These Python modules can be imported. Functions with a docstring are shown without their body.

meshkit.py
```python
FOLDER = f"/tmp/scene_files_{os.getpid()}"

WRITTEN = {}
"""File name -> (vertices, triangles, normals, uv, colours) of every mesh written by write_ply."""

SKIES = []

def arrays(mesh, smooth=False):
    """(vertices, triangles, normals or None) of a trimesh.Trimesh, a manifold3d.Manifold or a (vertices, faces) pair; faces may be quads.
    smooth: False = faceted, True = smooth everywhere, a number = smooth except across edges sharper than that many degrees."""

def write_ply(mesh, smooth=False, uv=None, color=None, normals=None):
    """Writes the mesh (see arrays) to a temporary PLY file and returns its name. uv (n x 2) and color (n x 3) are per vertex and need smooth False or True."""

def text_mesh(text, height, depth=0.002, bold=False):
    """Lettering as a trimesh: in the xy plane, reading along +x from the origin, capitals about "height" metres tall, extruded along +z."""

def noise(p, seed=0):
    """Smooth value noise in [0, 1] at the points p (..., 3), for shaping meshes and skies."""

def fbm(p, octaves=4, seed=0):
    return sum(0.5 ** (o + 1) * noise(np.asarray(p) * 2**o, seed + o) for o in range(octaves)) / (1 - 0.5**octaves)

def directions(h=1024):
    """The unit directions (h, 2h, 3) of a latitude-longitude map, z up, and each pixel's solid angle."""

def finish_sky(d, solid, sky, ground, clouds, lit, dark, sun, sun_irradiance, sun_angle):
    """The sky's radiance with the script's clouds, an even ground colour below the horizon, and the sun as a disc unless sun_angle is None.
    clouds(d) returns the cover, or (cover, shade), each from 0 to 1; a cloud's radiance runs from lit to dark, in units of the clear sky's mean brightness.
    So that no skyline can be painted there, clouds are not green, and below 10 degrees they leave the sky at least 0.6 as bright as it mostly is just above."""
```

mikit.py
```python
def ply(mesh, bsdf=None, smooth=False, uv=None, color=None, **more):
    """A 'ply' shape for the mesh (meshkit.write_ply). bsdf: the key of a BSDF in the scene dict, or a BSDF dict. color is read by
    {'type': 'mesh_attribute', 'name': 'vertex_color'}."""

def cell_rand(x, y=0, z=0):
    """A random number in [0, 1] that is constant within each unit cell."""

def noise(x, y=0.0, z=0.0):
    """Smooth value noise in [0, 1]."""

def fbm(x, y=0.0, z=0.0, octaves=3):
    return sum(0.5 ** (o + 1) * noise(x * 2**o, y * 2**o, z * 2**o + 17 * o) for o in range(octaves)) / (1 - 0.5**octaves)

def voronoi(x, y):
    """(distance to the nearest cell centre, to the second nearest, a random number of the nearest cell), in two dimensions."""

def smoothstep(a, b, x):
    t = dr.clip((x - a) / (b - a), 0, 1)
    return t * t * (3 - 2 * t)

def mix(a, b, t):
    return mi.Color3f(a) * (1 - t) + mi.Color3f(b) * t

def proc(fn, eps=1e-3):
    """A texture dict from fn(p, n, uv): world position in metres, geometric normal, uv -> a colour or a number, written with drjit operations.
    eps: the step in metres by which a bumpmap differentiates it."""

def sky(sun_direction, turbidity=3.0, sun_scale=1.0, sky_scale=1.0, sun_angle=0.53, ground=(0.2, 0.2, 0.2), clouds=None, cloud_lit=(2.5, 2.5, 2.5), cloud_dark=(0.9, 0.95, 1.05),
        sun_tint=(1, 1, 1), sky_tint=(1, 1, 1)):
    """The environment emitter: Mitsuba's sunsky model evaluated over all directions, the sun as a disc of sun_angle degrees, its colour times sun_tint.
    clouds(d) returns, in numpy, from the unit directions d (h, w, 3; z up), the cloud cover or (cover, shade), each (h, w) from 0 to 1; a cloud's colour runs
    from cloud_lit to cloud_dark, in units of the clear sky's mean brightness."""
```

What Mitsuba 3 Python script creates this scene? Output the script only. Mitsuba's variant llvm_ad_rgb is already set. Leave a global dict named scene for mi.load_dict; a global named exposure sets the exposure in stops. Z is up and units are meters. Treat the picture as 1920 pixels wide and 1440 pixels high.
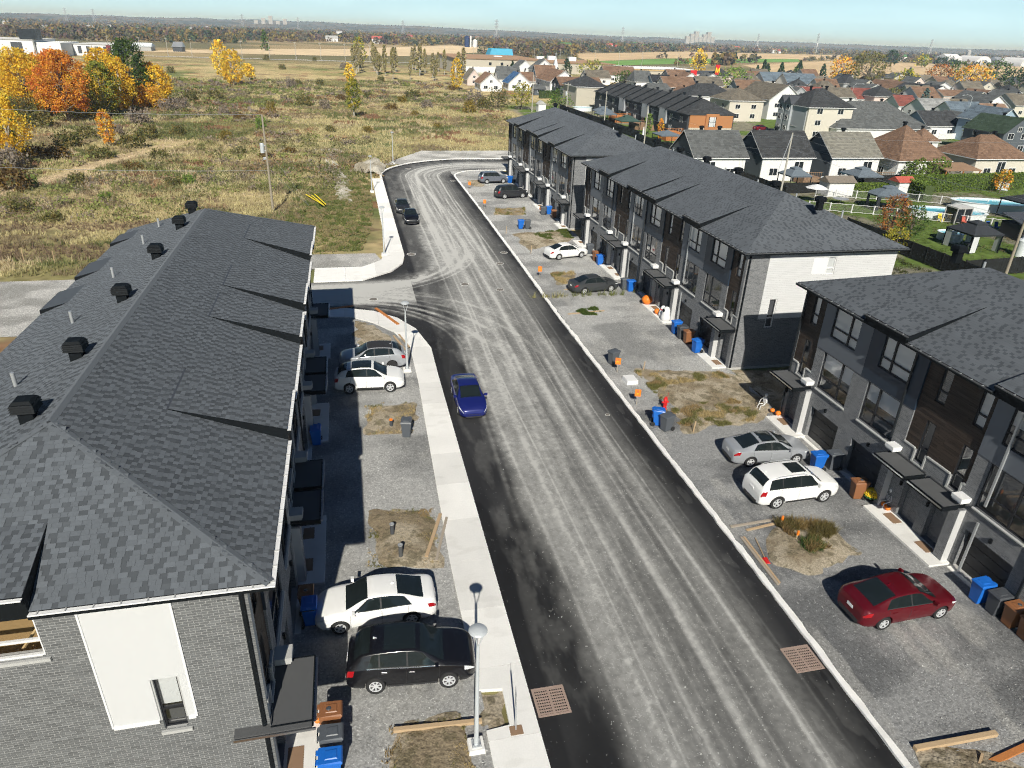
import math, random
import numpy as np, trimesh, drjit as dr, mitsuba as mi, mikit, meshkit
import shapely.geometry as sg
from shapely.ops import unary_union
from scipy.interpolate import PchipInterpolator
import manifold3d as m3
T = mi.ScalarTransform4f
scene, labels, _n = {}, {}, {}
# ---------------------------------------------------------------- camera, sky, exposure
def _camera():
    p, r, y = np.radians([26.6095, -2.1545, 13.418])
    f = np.array([math.sin(y) * math.cos(p), math.cos(y) * math.cos(p), -math.sin(p)])
    rt = np.array([math.cos(y), -math.sin(y), 0.0]); d = np.cross(f, rt)
    up = -(-math.sin(r) * rt + math.cos(r) * d)
    o = np.array([0, 0, 22.0])
    return T().look_at(origin=o.tolist(), target=(o + f).tolist(), up=up.tolist())
HAZE = True
scene['air'] = {'type': 'homogeneous', 'albedo': {'type': 'rgb', 'value': [0.94, 0.95, 0.96]}, 'sigma_t': {'type': 'rgb', 'value': [0.9e-4, 1.2e-4, 1.6e-4]}}
scene['camera'] = {'type': 'perspective', 'fov': 72.43, 'fov_axis': 'x', 'near_clip': 0.1, 'far_clip': 30000.0, 'to_world': _camera()}
if HAZE:
    scene['camera']['medium'] = {'type': 'ref', 'id': 'air'}
def _clouds(d):
    el = np.degrees(np.arcsin(np.clip(d[..., 2], -1, 1)))
    n = meshkit.fbm(np.stack([d[..., 0] * 9, d[..., 1] * 9, d[..., 2] * 60], -1), 5, 3)
    band = 0.95 * np.exp(-(np.maximum(el, 0) / 7.5) ** 2)
    c = band + np.clip((n - 0.5) * 2.5, 0, 1) * np.clip((5 - el) / 4, 0, 1) * 0.15
    return c, 0.25 * np.clip((4 - el) / 4, 0, 1) * n
scene['sky'] = mikit.sky((-0.24, -1.40, 1.0), turbidity=3.0, sun_scale=1.0, sky_scale=0.19, clouds=_clouds, cloud_lit=(9.4, 14.0, 15.4), cloud_dark=(12.0, 15.0, 15.6), sun_tint=(0.86, 1.03, 1.32), sky_tint=(0.7, 0.97, 1.35), ground=(0.16, 0.15, 0.12))
exposure = 2.15
# ---------------------------------------------------------------- helpers
def key(n):
    _n[n] = _n.get(n, 0) + 1
    return n if _n[n] == 1 else f'{n}_{_n[n] - 1:03d}'
def put(name, d, parent=None, label=None, cat=None, group=None, kind=None):
    k = key(parent + '__' + name if parent else name)
    scene[k] = d
    tag(k, label, cat, group, kind)
    return k
def tag(k, label=None, cat=None, group=None, kind=None):
    e = {a: b for a, b in (('label', label), ('category', cat), ('group', group), ('kind', kind)) if b}
    if e: labels[k] = e
def thing(name, label, cat, group=None):
    k = key(name); tag(k, label, cat, group); return k
def merge(ms):
    vs, fs, o = [], [], 0
    for v, f in ms:
        vs.append(np.asarray(v, float)); fs.append(np.asarray(f, int) + o); o += len(v)
    return np.vstack(vs), np.vstack(fs)
BF = np.array([[0, 2, 1], [0, 3, 2], [4, 5, 6], [4, 6, 7], [0, 1, 5], [0, 5, 4], [1, 2, 6], [1, 6, 5], [2, 3, 7], [2, 7, 6], [3, 0, 4], [3, 4, 7]])
def box(x0, x1, y0, y1, z0, z1):
    return np.array([[x0, y0, z0], [x1, y0, z0], [x1, y1, z0], [x0, y1, z0], [x0, y0, z1], [x1, y0, z1], [x1, y1, z1], [x0, y1, z1]], float), BF
def taper(x, y, z0, z1, a, b, A, B):           # frustum box: half sizes a,b below and A,B above
    return np.array([[x - a, y - b, z0], [x + a, y - b, z0], [x + a, y + b, z0], [x - a, y + b, z0], [x - A, y - B, z1], [x + A, y - B, z1], [x + A, y + B, z1], [x - A, y + B, z1]], float), BF
def tube(pts, r, n=8, cap=True):
    p = np.asarray(pts, float); r = np.broadcast_to(np.asarray(r, float), (len(p),))
    t = np.gradient(p, axis=0); t /= np.linalg.norm(t, axis=1, keepdims=True) + 1e-12
    ref = np.array([0, 0, 1.0]) if abs(t[:, 2]).mean() < .9 else np.array([1.0, 0, 0])
    a = np.cross(t, ref); a /= np.linalg.norm(a, axis=1, keepdims=True) + 1e-12; b = np.cross(t, a)
    an = np.arange(n) * 2 * np.pi / n
    v = (p[:, None] + r[:, None, None] * (np.cos(an)[None, :, None] * a[:, None] + np.sin(an)[None, :, None] * b[:, None])).reshape(-1, 3)
    i, j = np.meshgrid(np.arange(len(p) - 1), np.arange(n), indexing='ij'); i, j = i.ravel(), j.ravel(); k = (j + 1) % n
    f = np.vstack([np.stack([i * n + j, (i + 1) * n + k, i * n + k], 1), np.stack([i * n + j, (i + 1) * n + j, (i + 1) * n + k], 1)])
    if cap:
        m = len(v); v = np.vstack([v, p[:1], p[-1:]]); q = np.arange(n); e = (len(p) - 1) * n
        f = np.vstack([f, np.stack([q, (q + 1) % n, np.full(n, m)], 1), np.stack([e + (q + 1) % n, e + q, np.full(n, m + 1)], 1)])
    return v, f
def cyl(p, q, r, R=None, n=10): return tube([p, q], [r, r if R is None else R], n)
def lathe(prof, n=16, c=(0, 0, 0), axis='z'):
    pr = np.asarray(prof, float); an = np.arange(n) * 2 * np.pi / n
    v = np.stack([pr[:, None, 0] * np.cos(an), pr[:, None, 0] * np.sin(an), np.broadcast_to(pr[:, None, 1], (len(pr), n))], -1).reshape(-1, 3)
    i, j = np.meshgrid(np.arange(len(pr) - 1), np.arange(n), indexing='ij'); i, j = i.ravel(), j.ravel(); k = (j + 1) % n
    f = np.vstack([np.stack([i * n + j, i * n + k, (i + 1) * n + k], 1), np.stack([i * n + j, (i + 1) * n + k, (i + 1) * n + j], 1)])
    if axis == 'y': v = v[:, [0, 2, 1]]; f = f[:, ::-1]
    if axis == 'x': v = v[:, [2, 0, 1]]
    return v + np.asarray(c, float), f
def extrude(poly, z0, z1):
    ps = getattr(poly, 'geoms', [poly]); out = []
    for p in ps:
        if p.area < 1e-6: continue
        m = trimesh.creation.extrude_polygon(p, z1 - z0, engine='earcut'); v = np.array(m.vertices); v[:, 2] += z0
        out.append((v, np.array(m.faces)))
    return merge(out)
def sheet(poly, z=0.0, step=None):
    ps = getattr(poly, 'geoms', [poly]); out = []
    for p in ps:
        v, f = trimesh.creation.triangulate_polygon(p, engine='earcut')
        v = np.c_[v, np.full(len(v), z)]
        a, b, c = v[f[:, 0]], v[f[:, 1]], v[f[:, 2]]
        fl = np.cross(b - a, c - a)[:, 2] < 0; f[fl] = f[fl][:, ::-1]
        out.append((v, f))
    return merge(out)
def xf(m, M):
    v, f = m; M = np.asarray(M, float); v = np.asarray(v, float) @ M[:3, :3].T + M[:3, 3]
    return v, (np.asarray(f)[:, ::-1] if np.linalg.det(M[:3, :3]) < 0 else np.asarray(f))
def mat(x=0, y=0, z=0, rz=0, s=1.0):
    c, q = math.cos(rz), math.sin(rz); s = np.broadcast_to(s, 3)
    return np.array([[c * s[0], -q * s[1], 0, x], [q * s[0], c * s[1], 0, y], [0, 0, s[2], z], [0, 0, 0, 1.0]])
def W(M): return T(np.asarray(M, float))
def hull(pts):
    h = trimesh.convex.convex_hull(np.asarray(pts, float)); return np.array(h.vertices), np.array(h.faces)
# ---------------------------------------------------------------- materials
def M(k, c, rough=0.6, metal=0.0, spec=0.5, **kw):
    col = c if isinstance(c, dict) else {'type': 'rgb', 'value': list(map(float, c))}
    scene[k] = {'type': 'twosided', 'bsdf': {'type': 'principled', 'base_color': col, 'roughness': rough, 'metallic': metal, 'specular': spec, **kw}}
    return k
def MP(k, fn, rough=0.8, bump=None, bs=0.01, eps=2e-3, spec=0.3):
    b = {'type': 'principled', 'base_color': mikit.proc(fn), 'roughness': rough, 'specular': spec}
    if bump is not None:
        b = {'type': 'bumpmap', 'nested': b, 'tex': mikit.proc(bump, eps=eps), 'scale': bs}
    scene[k] = {'type': 'twosided', 'bsdf': b}
    return k
N, FB, SS, MX = mikit.noise, mikit.fbm, mikit.smoothstep, mikit.mix
VC = {'type': 'mesh_attribute', 'name': 'vertex_color'}
scene['m_leaf'] = {'type': 'twosided', 'bsdf': {'type': 'diffuse', 'reflectance': VC}}
scene['m_leafthin'] = {'type': 'principledthin', 'base_color': VC, 'roughness': 0.7, 'diff_trans': 0.7, 'spec_trans': 0.0, 'eta': 1.2}
M('m_vc', VC, 0.85, spec=0.2)
scene['m_pane'] = {'type': 'thindielectric', 'int_ior': 1.6}
for k, c, r, me in [('m_blackmetal', (.014, .018, .022), .4, 0), ('m_alu', (.62, .63, .65), .32, 1), ('m_white', (.74, .74, .74), .5, 0), ('m_cap', (.74, .74, .74), .5, 0), ('m_board', (.52, .525, .53), .55, 0),
    ('m_frame', (.015, .016, .02), .4, 0), ('m_blind', (.55, .57, .58), .7, 0), ('m_room', (.07, .075, .085), .8, 0), ('m_navy', (.018, .032, .055), .45, 0), ('m_slate', (.125, .14, .165), .55, 0),
    ('m_stone', (.42, .42, .41), .8, 0), ('m_membrane', (.085, .087, .09), .75, 0), ('m_garage', (.018, .018, .02), .5, 0), ('m_soffit', (.03, .03, .032), .6, 0), ('m_ply', (.42, .28, .13), .7, 0),
    ('m_stud', (.5, .36, .18), .7, 0), ('m_rubber', (.022, .022, .023), .75, 0), ('m_rim', (.62, .63, .65), .35, .25), ('m_rimdark', (.08, .08, .085), .35, .6), ('m_galv', (.55, .57, .59), .45, .6), ('m_dkgrey', (.06, .065, .075), .5, 0),
    ('m_bluebin', (.012, .13, .52), .38, 0), ('m_greybin', (.085, .095, .11), .45, 0), ('m_brownbin', (.25, .105, .045), .45, 0), ('m_orange', (.85, .22, .02), .55, 0), ('m_red', (.6, .02, .02), .4, 0),
    ('m_wood', (.46, .33, .2), .8, 0), ('m_woodgrey', (.36, .31, .25), .85, 0), ('m_woodorange', (.45, .17, .05), .75, 0), ('m_pole', (.3, .26, .2), .9, 0), ('m_pumpkin', (.75, .2, .02), .5, 0), ('m_stem', (.12, .14, .05), .8, 0),
    ('m_yellow', (.85, .65, .03), .6, 0), ('m_green', (.08, .2, .06), .6, 0), ('m_water', (.05, .35, .45), .08, 0), ('m_poolwhite', (.7, .74, .76), .5, 0), ('m_canvas', (.13, .16, .19), .8, 0), ('m_canvasdark', (.03, .034, .04), .8, 0), ('m_fence', (.012, .013, .013), .8, 0),
    ('m_rust', (.30, .19, .12), .8, .2), ('m_iron', (.22, .2, .18), .8, .3), ('m_bark', (.16, .13, .1), .9, 0), ('m_barkpale', (.42, .4, .35), .9, 0), ('m_gunmetal', (.12, .125, .13), .5, .4), ('m_blanket', (.6, .6, .62), .7, 0), ('m_bluecloth', (.03, .12, .4), .7, 0),
    ('m_redfade', (.45, .1, .07), .7, 0), ('m_pinkwhite', (.7, .6, .55), .7, 0), ('m_glassdark', (.02, .024, .028), .05, 0), ('m_tail', (.35, .01, .015), .2, 0), ('m_lens', (.6, .62, .64), .12, 0), ('m_plastic', (.03, .03, .032), .6, 0), ('m_chrome', (.7, .7, .72), .15, 1)]:
    M(k, c, r, me)
M('m_black', (.007, .009, .011), .6, spec=.15)
M('m_piersunlit', (.5, .5, .5), .85)  # pale tone standing in for sunlit pier brick, light put into the colour
scene['m_carglass'] = {'type': 'twosided', 'bsdf': {'type': 'principled', 'base_color': {'type': 'rgb', 'value': [.012, .017, .018]}, 'roughness': .04, 'specular': .7}}
for k, c in dict(white=(.8, .8, .79), black=(.006, .006, .008), blue=(.012, .02, .17), red=(.13, .004, .011), silver=(.42, .44, .47), grey=(.06, .065, .07), dkgrey=(.022, .023, .026), bluegrey=(.17, .19, .23), maroon=(.15, .01, .02)).items():
    scene['m_paint_' + k] = {'type': 'twosided', 'bsdf': {'type': 'principled', 'base_color': {'type': 'rgb', 'value': list(c)}, 'roughness': .2, 'metallic': .35 if k in ('silver', 'grey', 'bluegrey', 'red', 'blue') else 0., 'specular': .5, 'clearcoat': 1.0, 'clearcoat_gloss': .96}}
# ---------------------------------------------------------------- setting: ground, road, pavements, lots, fields
rng = np.random.default_rng(7)
CX, CY, RI, RO = 23.4, 120.5, 5.9, 18.2
def ground_col(p, n, uv):
    x, y = p.x, p.y
    a = FB(x * .035, y * .05, 0, 4); b = FB(x * .16 + 9, y * .22, 3, 4); c = N(x * 1.3, y * 1.5, 5); e = FB(x * .02 + 40, y * .03, 8, 3)
    col = MX((.34, .275, .145), (.20, .18, .08), SS(.38, .62, a))
    col = MX(col, (.13, .085, .055), SS(.5, .68, b) * .75)
    col = MX(col, (.36, .28, .15), SS(.55, .7, e) * SS(.3, .6, b) * .8)
    col = MX(col, (.075, .11, .035), SS(.6, .72, FB(x * .09, y * .07 + 50, 2, 3)) * .7)
    col = MX(col, (.20, .085, .05), SS(.66, .76, FB(x * .11 + 7, y * .13, 6, 3)) * .7)
    pth = dr.abs(x - (-47 + (y - 110) * .30)) + 2.2 * (b - .5)
    col = MX(col, (.42, .33, .2), SS(2.6, 1.0, pth) * SS(88, 100, y) * SS(150, 138, y) * .85)
    yard = SS(50, 54, x) * SS(262, 235, y - .5 * (x - 50))
    lawn = MX((.085, .125, .03), (.16, .15, .11), SS(.5, .62, FB(x * .12, y * .12, 1, 3)))
    col = MX(col, lawn, yard)
    far = SS(430, 640, y)
    fc = MX((.17, .13, .075), (.26, .2, .11), FB(x * .006, y * .004, 0, 3))
    fc = MX(fc, (.11, .10, .055), SS(.5, .62, FB(x * .004 + 3, y * .0035, 2, 3)))
    col = MX(col, fc, far)
    return col * (.72 + .56 * c)
MP('m_ground', ground_col, .95, spec=.1)
def _axis(parts):
    return np.unique(np.concatenate([np.arange(a, b, s) for a, b, s in parts]))
gx = _axis([(-9200, -600, 430), (-600, -170, 43), (-170, 45, 2.2), (45, 600, 37), (600, 9201, 430)])
gy = _axis([(-300, 55, 25), (55, 320, 2.2), (320, 1000, 34), (1000, 9201, 410)])
GX, GY = np.meshgrid(gx, gy, indexing='ij')
def gz(x, y):
    x, y = np.asarray(x, float), np.asarray(y, float)
    w = np.clip((-7 - x) / 10, 0, 1) * np.clip((y - 72) / 12, 0, 1) + np.clip((y - 150) / 15, 0, 1) * np.clip((50 - x) / 12, 0, 1) * (x > -7)
    w = np.clip(w + np.clip((2 - x) / 6, 0, 1) * np.clip((y - 76) / 8, 0, 1), 0, 1) * np.clip((320 - y) / 40, 0, 1)
    h = meshkit.fbm(np.stack([x * .09, y * .09, 0 * x], -1), 3, 5) * 1.1 - .35
    return -.03 + w * np.maximum(h, 0)
v = np.stack([GX, GY, gz(GX, GY)], -1).reshape(-1, 3); nx, ny = len(gx), len(gy)
i, j = np.meshgrid(np.arange(nx - 1), np.arange(ny - 1), indexing='ij'); q = (i * ny + j).ravel()
put('ground', mikit.ply((v, np.vstack([np.stack([q, q + ny, q + ny + 1], 1), np.stack([q, q + ny + 1, q + 1], 1)])), 'm_ground', True), kind='structure')
# road ---------------------------------------------------------
def road_col(p, n, uv):
    x, y = p.x, p.y
    rad = dr.sqrt(dr.square(x - CX) + dr.square(y - CY))
    up = y > CY
    t = dr.select(up, RO - rad, x - 5.2)
    s = dr.select(up, CY + RO * dr.atan2(y - CY, CX - x), y)
    side = (x < 5.2) & (y > 55) & (y < 75)
    wob = .5 * (N(s * .05, 3.3, 0) - .5)
    tt = t + wob
    g1 = FB(x * 5, y * 5, 0, 3); g2 = FB(x * .7, y * .35, 4, 3); st = FB(tt * 2.2, s * .03, 9, 4); st2 = N(tt * 7, s * .05 + 30, 2)
    near = SS(62, 48, y)
    base = SS(2.0, 4.2 - near * .5, tt + .9 * (g2 - .5)) * SS(11.4, 8.6, tt) * (.13 + .34 * st + .14 * SS(.3, .7, N(tt * 1.1 + 4, s * .012, 5)))
    base = base + near * SS(3.0, 3.5, tt) * SS(5.0, 3.6, tt) * .16
    base = base + (.10 + .12 * g2) * SS(.2, .8, tt) * SS(12, 11, tt) * (1 - near * .6)
    d = base
    for c, w, a in ((3.1, .12, .16), (4.1, .10, .42), (4.5, .06, .22), (5.5, .24, .30), (6.25, .08, .14), (7.1, .26, .34), (7.9, .07, .20), (8.5, .10, .20), (9.25, .13, .34), (9.65, .06, .2), (10.5, .07, .10)):
        q = (tt - c + .3 * (N(s * .06, c * 5, 1) - .5)) / w
        d = d + a * dr.exp(-q * q) * SS(.1, .55, FB(s * .13, c * 3, 7, 3)) * (.35 + 1.2 * st2) * 1.25
        q2 = (t - (2.6 + .62 * c) - 1.5 * dr.sin(s * (.040 + .0021 * c) + c * 2.3) - .5 * (N(s * .07, c, 8) - .5)) / (w * 1.25)
        d = d + 1.2 * a * dr.exp(-q2 * q2) * SS(60, 76, s) * SS(.2, .6, FB(s * .09, c * 5, 2, 2)) * (.4 + st2)
    d = d + .10 * SS(.45, .7, FB(x * 1.4, s * .5, 12, 4)) * SS(.3, 1.0, tt) * SS(3.6, 2.6, tt)
    inter = 0.
    for xm, ys, r, w, a in ((8.4, 60.4, 9, .20, .45), (9.6, 61.0, 12, .12, .35), (11.4, 61.8, 14, .14, .42), (12.6, 62.6, 11, .10, .30), (10.4, 61.4, 16, .1, .35), (13.6, 63.4, 18, .12, .35), (9.0, 60.8, 7, .45, .22), (11.0, 62.2, 10, .5, .22), (12.2, 61.2, 20, .3, .25), (14.4, 64.2, 16, .35, .2), (7.6, 60.2, 11, .1, .35), (8.0, 62.0, 13, .14, .3)):
        cx, cy = xm - r, ys - r
        dd = dr.select(y > cy, dr.select(x > cx, dr.abs(dr.sqrt(dr.square(x - cx) + dr.square(y - cy)) - r), dr.abs(y - ys)), dr.abs(x - xm - .02 * (y - cy)))
        dd = dd + .12 * (g2 - .5)
        inter = inter + a * dr.exp(-dr.square(dd / (w * (.8 + 1.2 * g2)))) * SS(.2, .65, FB(x * .35, y * .35, xm, 3)) * (.5 + .9 * N(x * 3, y * 3, 5)) * SS(18, 42, y)
    for xm, ys, r, w, a in ((9.4, 64.2, 11, 1.5, .40), (12.2, 63.2, 14, .14, .40), (13.2, 62.4, 15, .12, .34), (8.0, 65.2, 7, .5, .3), (10.8, 63.6, 13, .25, .35), (11.4, 64.6, 10, .2, .35), (12.6, 65.0, 12, .5, .25), (9.9, 65.6, 8, .16, .4), (13.8, 63.0, 19, .3, .25)):
        cx, cy = xm - r, ys + r
        dd = dr.select(y < cy, dr.select(x > cx, dr.abs(dr.sqrt(dr.square(x - cx) + dr.square(y - cy)) - r), dr.abs(y - ys)), dr.abs(x - xm))
        inter = inter + a * dr.exp(-dr.square((dd + .1 * (g2 - .5)) / w)) * SS(.15, .6, FB(x * .3, y * .3, xm, 3)) * (.5 + .9 * N(x * 3, y * 3, 5)) * SS(110, 74, y)
    sd = SS(59.3, 61.2, y) * SS(67.2, 65.6, y) * (.35 + .45 * FB(x * .12, y * 2.3, 5, 4)) + .05
    d = dr.select(side, sd, d) + inter + SS(8, 2, x) * SS(60, 62, y) * SS(68, 65, y) * .25
    d = d + .06 * SS(.60, .70, FB(x * 1.7, y * .5, 7, 3)) * SS(3, 4.0, t) - .05
    spk = SS(.80, .90, N(x * 16, y * 16, 3)) * .4 * SS(.15, .5, d) + SS(.93, .97, N(x * 11, y * 11, 9)) * .35
    chev = SS(.55, .8, N((tt * 6 + dr.abs(dr.sin(s * 10)) * .9), s * 3.2, 4)) * dr.exp(-dr.square((tt - 4.1) / .3)) * near * .25
    d = dr.clip(d * (.7 + .6 * g1) + spk * .5 + chev, 0, 1)
    dark = MX((.017, .017, .019), (.034, .034, .036), g2)
    patch = SS(.52, .55, FB(x * .4 + 3, y * .09, 2, 2)) * near
    dark = dark * (1 - .35 * patch)
    return MX(dark, (.47, .465, .445), d)
MP('m_road', road_col, .85, lambda p, n, uv: FB(p.x * 22, p.y * 22, 0, 2), .012, 6e-3, spec=.25)
def arc(r, a0, a1, k=24): return [(CX + r * math.cos(a), CY + r * math.sin(a)) for a in np.linspace(a0, a1, k)]
PI = math.pi
road = unary_union([sg.box(5.2, -8, 17.4, CY + .01), sg.Polygon(arc(RO, PI, PI / 2) + arc(RI, PI / 2, PI)), sg.box(CX - .01, CY + RI, 62, CY + RO),
    sg.Polygon([(-42, 59.4), (-3.2, 59.4), (-1, 59), (1.3, 58), (3.2, 56.1), (4.5, 53.5), (5.25, 49.5), (5.4, 49), (5.4, 75), (4.9, 71.9), (3.6, 69.3), (.6, 66.8), (-42, 66.8)])])
put('road', mikit.ply(sheet(road, 0.0), 'm_road'), kind='structure')
# concrete -----------------------------------------------------
def conc(t):
    def f(p, n, uv):
        k = FB(p.x * 1.1, p.y * .7, t, 4); g = N(p.x * 30, p.y * 30, p.z * 30); s = SS(.60, .75, FB(p.x * .9 + t, p.y * 2.1, 7, 3))
        return MX((t, t * .985, t * .95), (t * .72, t * .70, t * .65), s * .22) * (.88 + .17 * k + .07 * g)
    return f
for k, t in enumerate((.78, .73, .82)): MP(f'm_conc{k}', conc(t), .85)
southw = sg.Polygon([(5.25, -6), (5.25, 45), (5.3, 49.5), (4.5, 53.6), (3.2, 56.2), (1.3, 58.1), (-1, 59.1), (-3.3, 59.5), (-3.3, 57.3), (-.6, 56.9), (1.1, 55.4), (2.7, 53.1), (3.7, 50.2), (3.75, 44), (3.55, 35), (3.35, 25), (3.5, -6)])
southw = southw.difference(sg.Polygon([(3.05, 16.1), (4.25, 16.2), (4.3, 17.75), (3.05, 17.9)]))
northw = sg.Polygon([(-4, 66.75), (.6, 66.75), (3.6, 69.3), (4.9, 71.9), (5.3, 74.8), (5.3, 119), (3.65, 119), (3.6, 89), (3.4, 77), (2.7, 73.1), (.7, 71), (-4, 71)])
cuts = [sg.box(-10, y0 + .006, 10, y1 - .006) for y0, y1 in zip(np.arange(-6, 53, 3.1), np.arange(-6, 53, 3.1) + 3.1)]
ye = -6 + 3.1 * 20
cuts_s = [c for c in cuts if c.bounds[3] < 53.5] + [sg.box(1.6, 53.006, 9, 62), sg.box(-1.2, 53.006, 1.588, 62), sg.box(-4, 53.006, -1.212, 62)]
cuts_s[-4] = sg.box(-10, cuts_s[-4].bounds[1], 10, 52.994)
cuts_n = [sg.box(-4, 60, -1.006, 75), sg.box(-.994, 60, 1.99, 75), sg.box(2.0, 60, 9, 75.99)] + [sg.box(-4, y0, 9, y0 + 3.09) for y0 in np.arange(76, 118, 3.1)]
for nm, poly, cs in (('sidewalk', southw, cuts_s), ('sidewalk', northw, cuts_n)):
    root = key(nm); tag(root, kind='structure')
    for k, c in enumerate(cs):
        g = poly.intersection(c)
        if g.is_empty or g.area < .05: continue
        put('slab', mikit.ply(extrude(g, -.05, .125 + .006 * rng.random()), f'm_conc{rng.integers(3)}'), root)
def kerb_line(pts, w, h, mt, seed, step=.5):
    ls = sg.LineString(pts); L = ls.length; m = int(L / step); r = np.random.default_rng(seed)
    P = np.array([ls.interpolate(s).coords[0] for s in np.linspace(0, L, m)]); t = np.gradient(P, axis=0); t /= np.linalg.norm(t, axis=1, keepdims=True); nn = np.c_[-t[:, 1], t[:, 0]]
    wl = w / 2 * (1 + .12 * r.standard_normal(m)); wr = w / 2 * (1 + .22 * r.standard_normal(m)); hz = h + .012 * r.standard_normal(m)
    A, B = P + nn * wl[:, None], P - nn * wr[:, None]
    V = np.stack([np.c_[A, np.full(m, -.05)], np.c_[A, hz], np.c_[B, hz], np.c_[B, np.full(m, -.05)]], 1).reshape(-1, 3)
    F = []
    for k in range(m - 1):
        for c in range(3):
            a = k * 4 + c; F += [[a, a + 1, a + 5], [a, a + 5, a + 4]]
    return V, np.array(F)
kr = [(17.28, -8), (17.28, 24), (17.1, 55), (17.35, 75), (17.5, 99), (17.5, CY)] + arc(RI, PI, PI / 2, 20)[1:] + [(62, CY + RI)]
put('kerb', mikit.ply(kerb_line(kr, .27, .11, 0, 3), 'm_conc2'), kind='structure')
kl = [(5.2, 119.2)] + arc(RO + .1, PI, PI / 2, 30) + [(62, CY + RO + .1)]
put('kerb', mikit.ply(kerb_line(kl, .30, .13, 0, 4), 'm_conc2'), kind='structure')
# gravel lots ----------------------------------------------------
def gravel(dark, lite, seed):
    def f(p, n, uv):
        x, y = p.x, p.y
        a = FB(x * .33 + seed, y * .5, 1, 4); g = N(x * 13, y * 13, 2); g2 = N(x * 29, y * 29, 5); b = FB(x * .9, y * .35 + seed, 6, 3)
        c = MX(dark, lite, SS(.33, .68, a))
        c = MX(c, (.33, .325, .31), SS(.58, .72, b) * .6)
        return c * (.62 + .45 * g + .35 * g2) * (1 + .9 * SS(.88, .95, g2))
    return f
MP('m_gravel', gravel((.135, .137, .14), (.255, .256, .256), 0), .95, lambda p, n, uv: FB(p.x * 17, p.y * 17, 0, 2), .03, 8e-3, spec=.15)
MP('m_gravel2', gravel((.22, .22, .217), (.36, .358, .35), 30), .95, lambda p, n, uv: FB(p.x * 17, p.y * 17, 0, 2), .03, 8e-3, spec=.15)
MP('m_gravel3', gravel((.26, .255, .24), (.42, .41, .39), 60), .95, spec=.15)
def near_right(y): return 17.3
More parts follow.
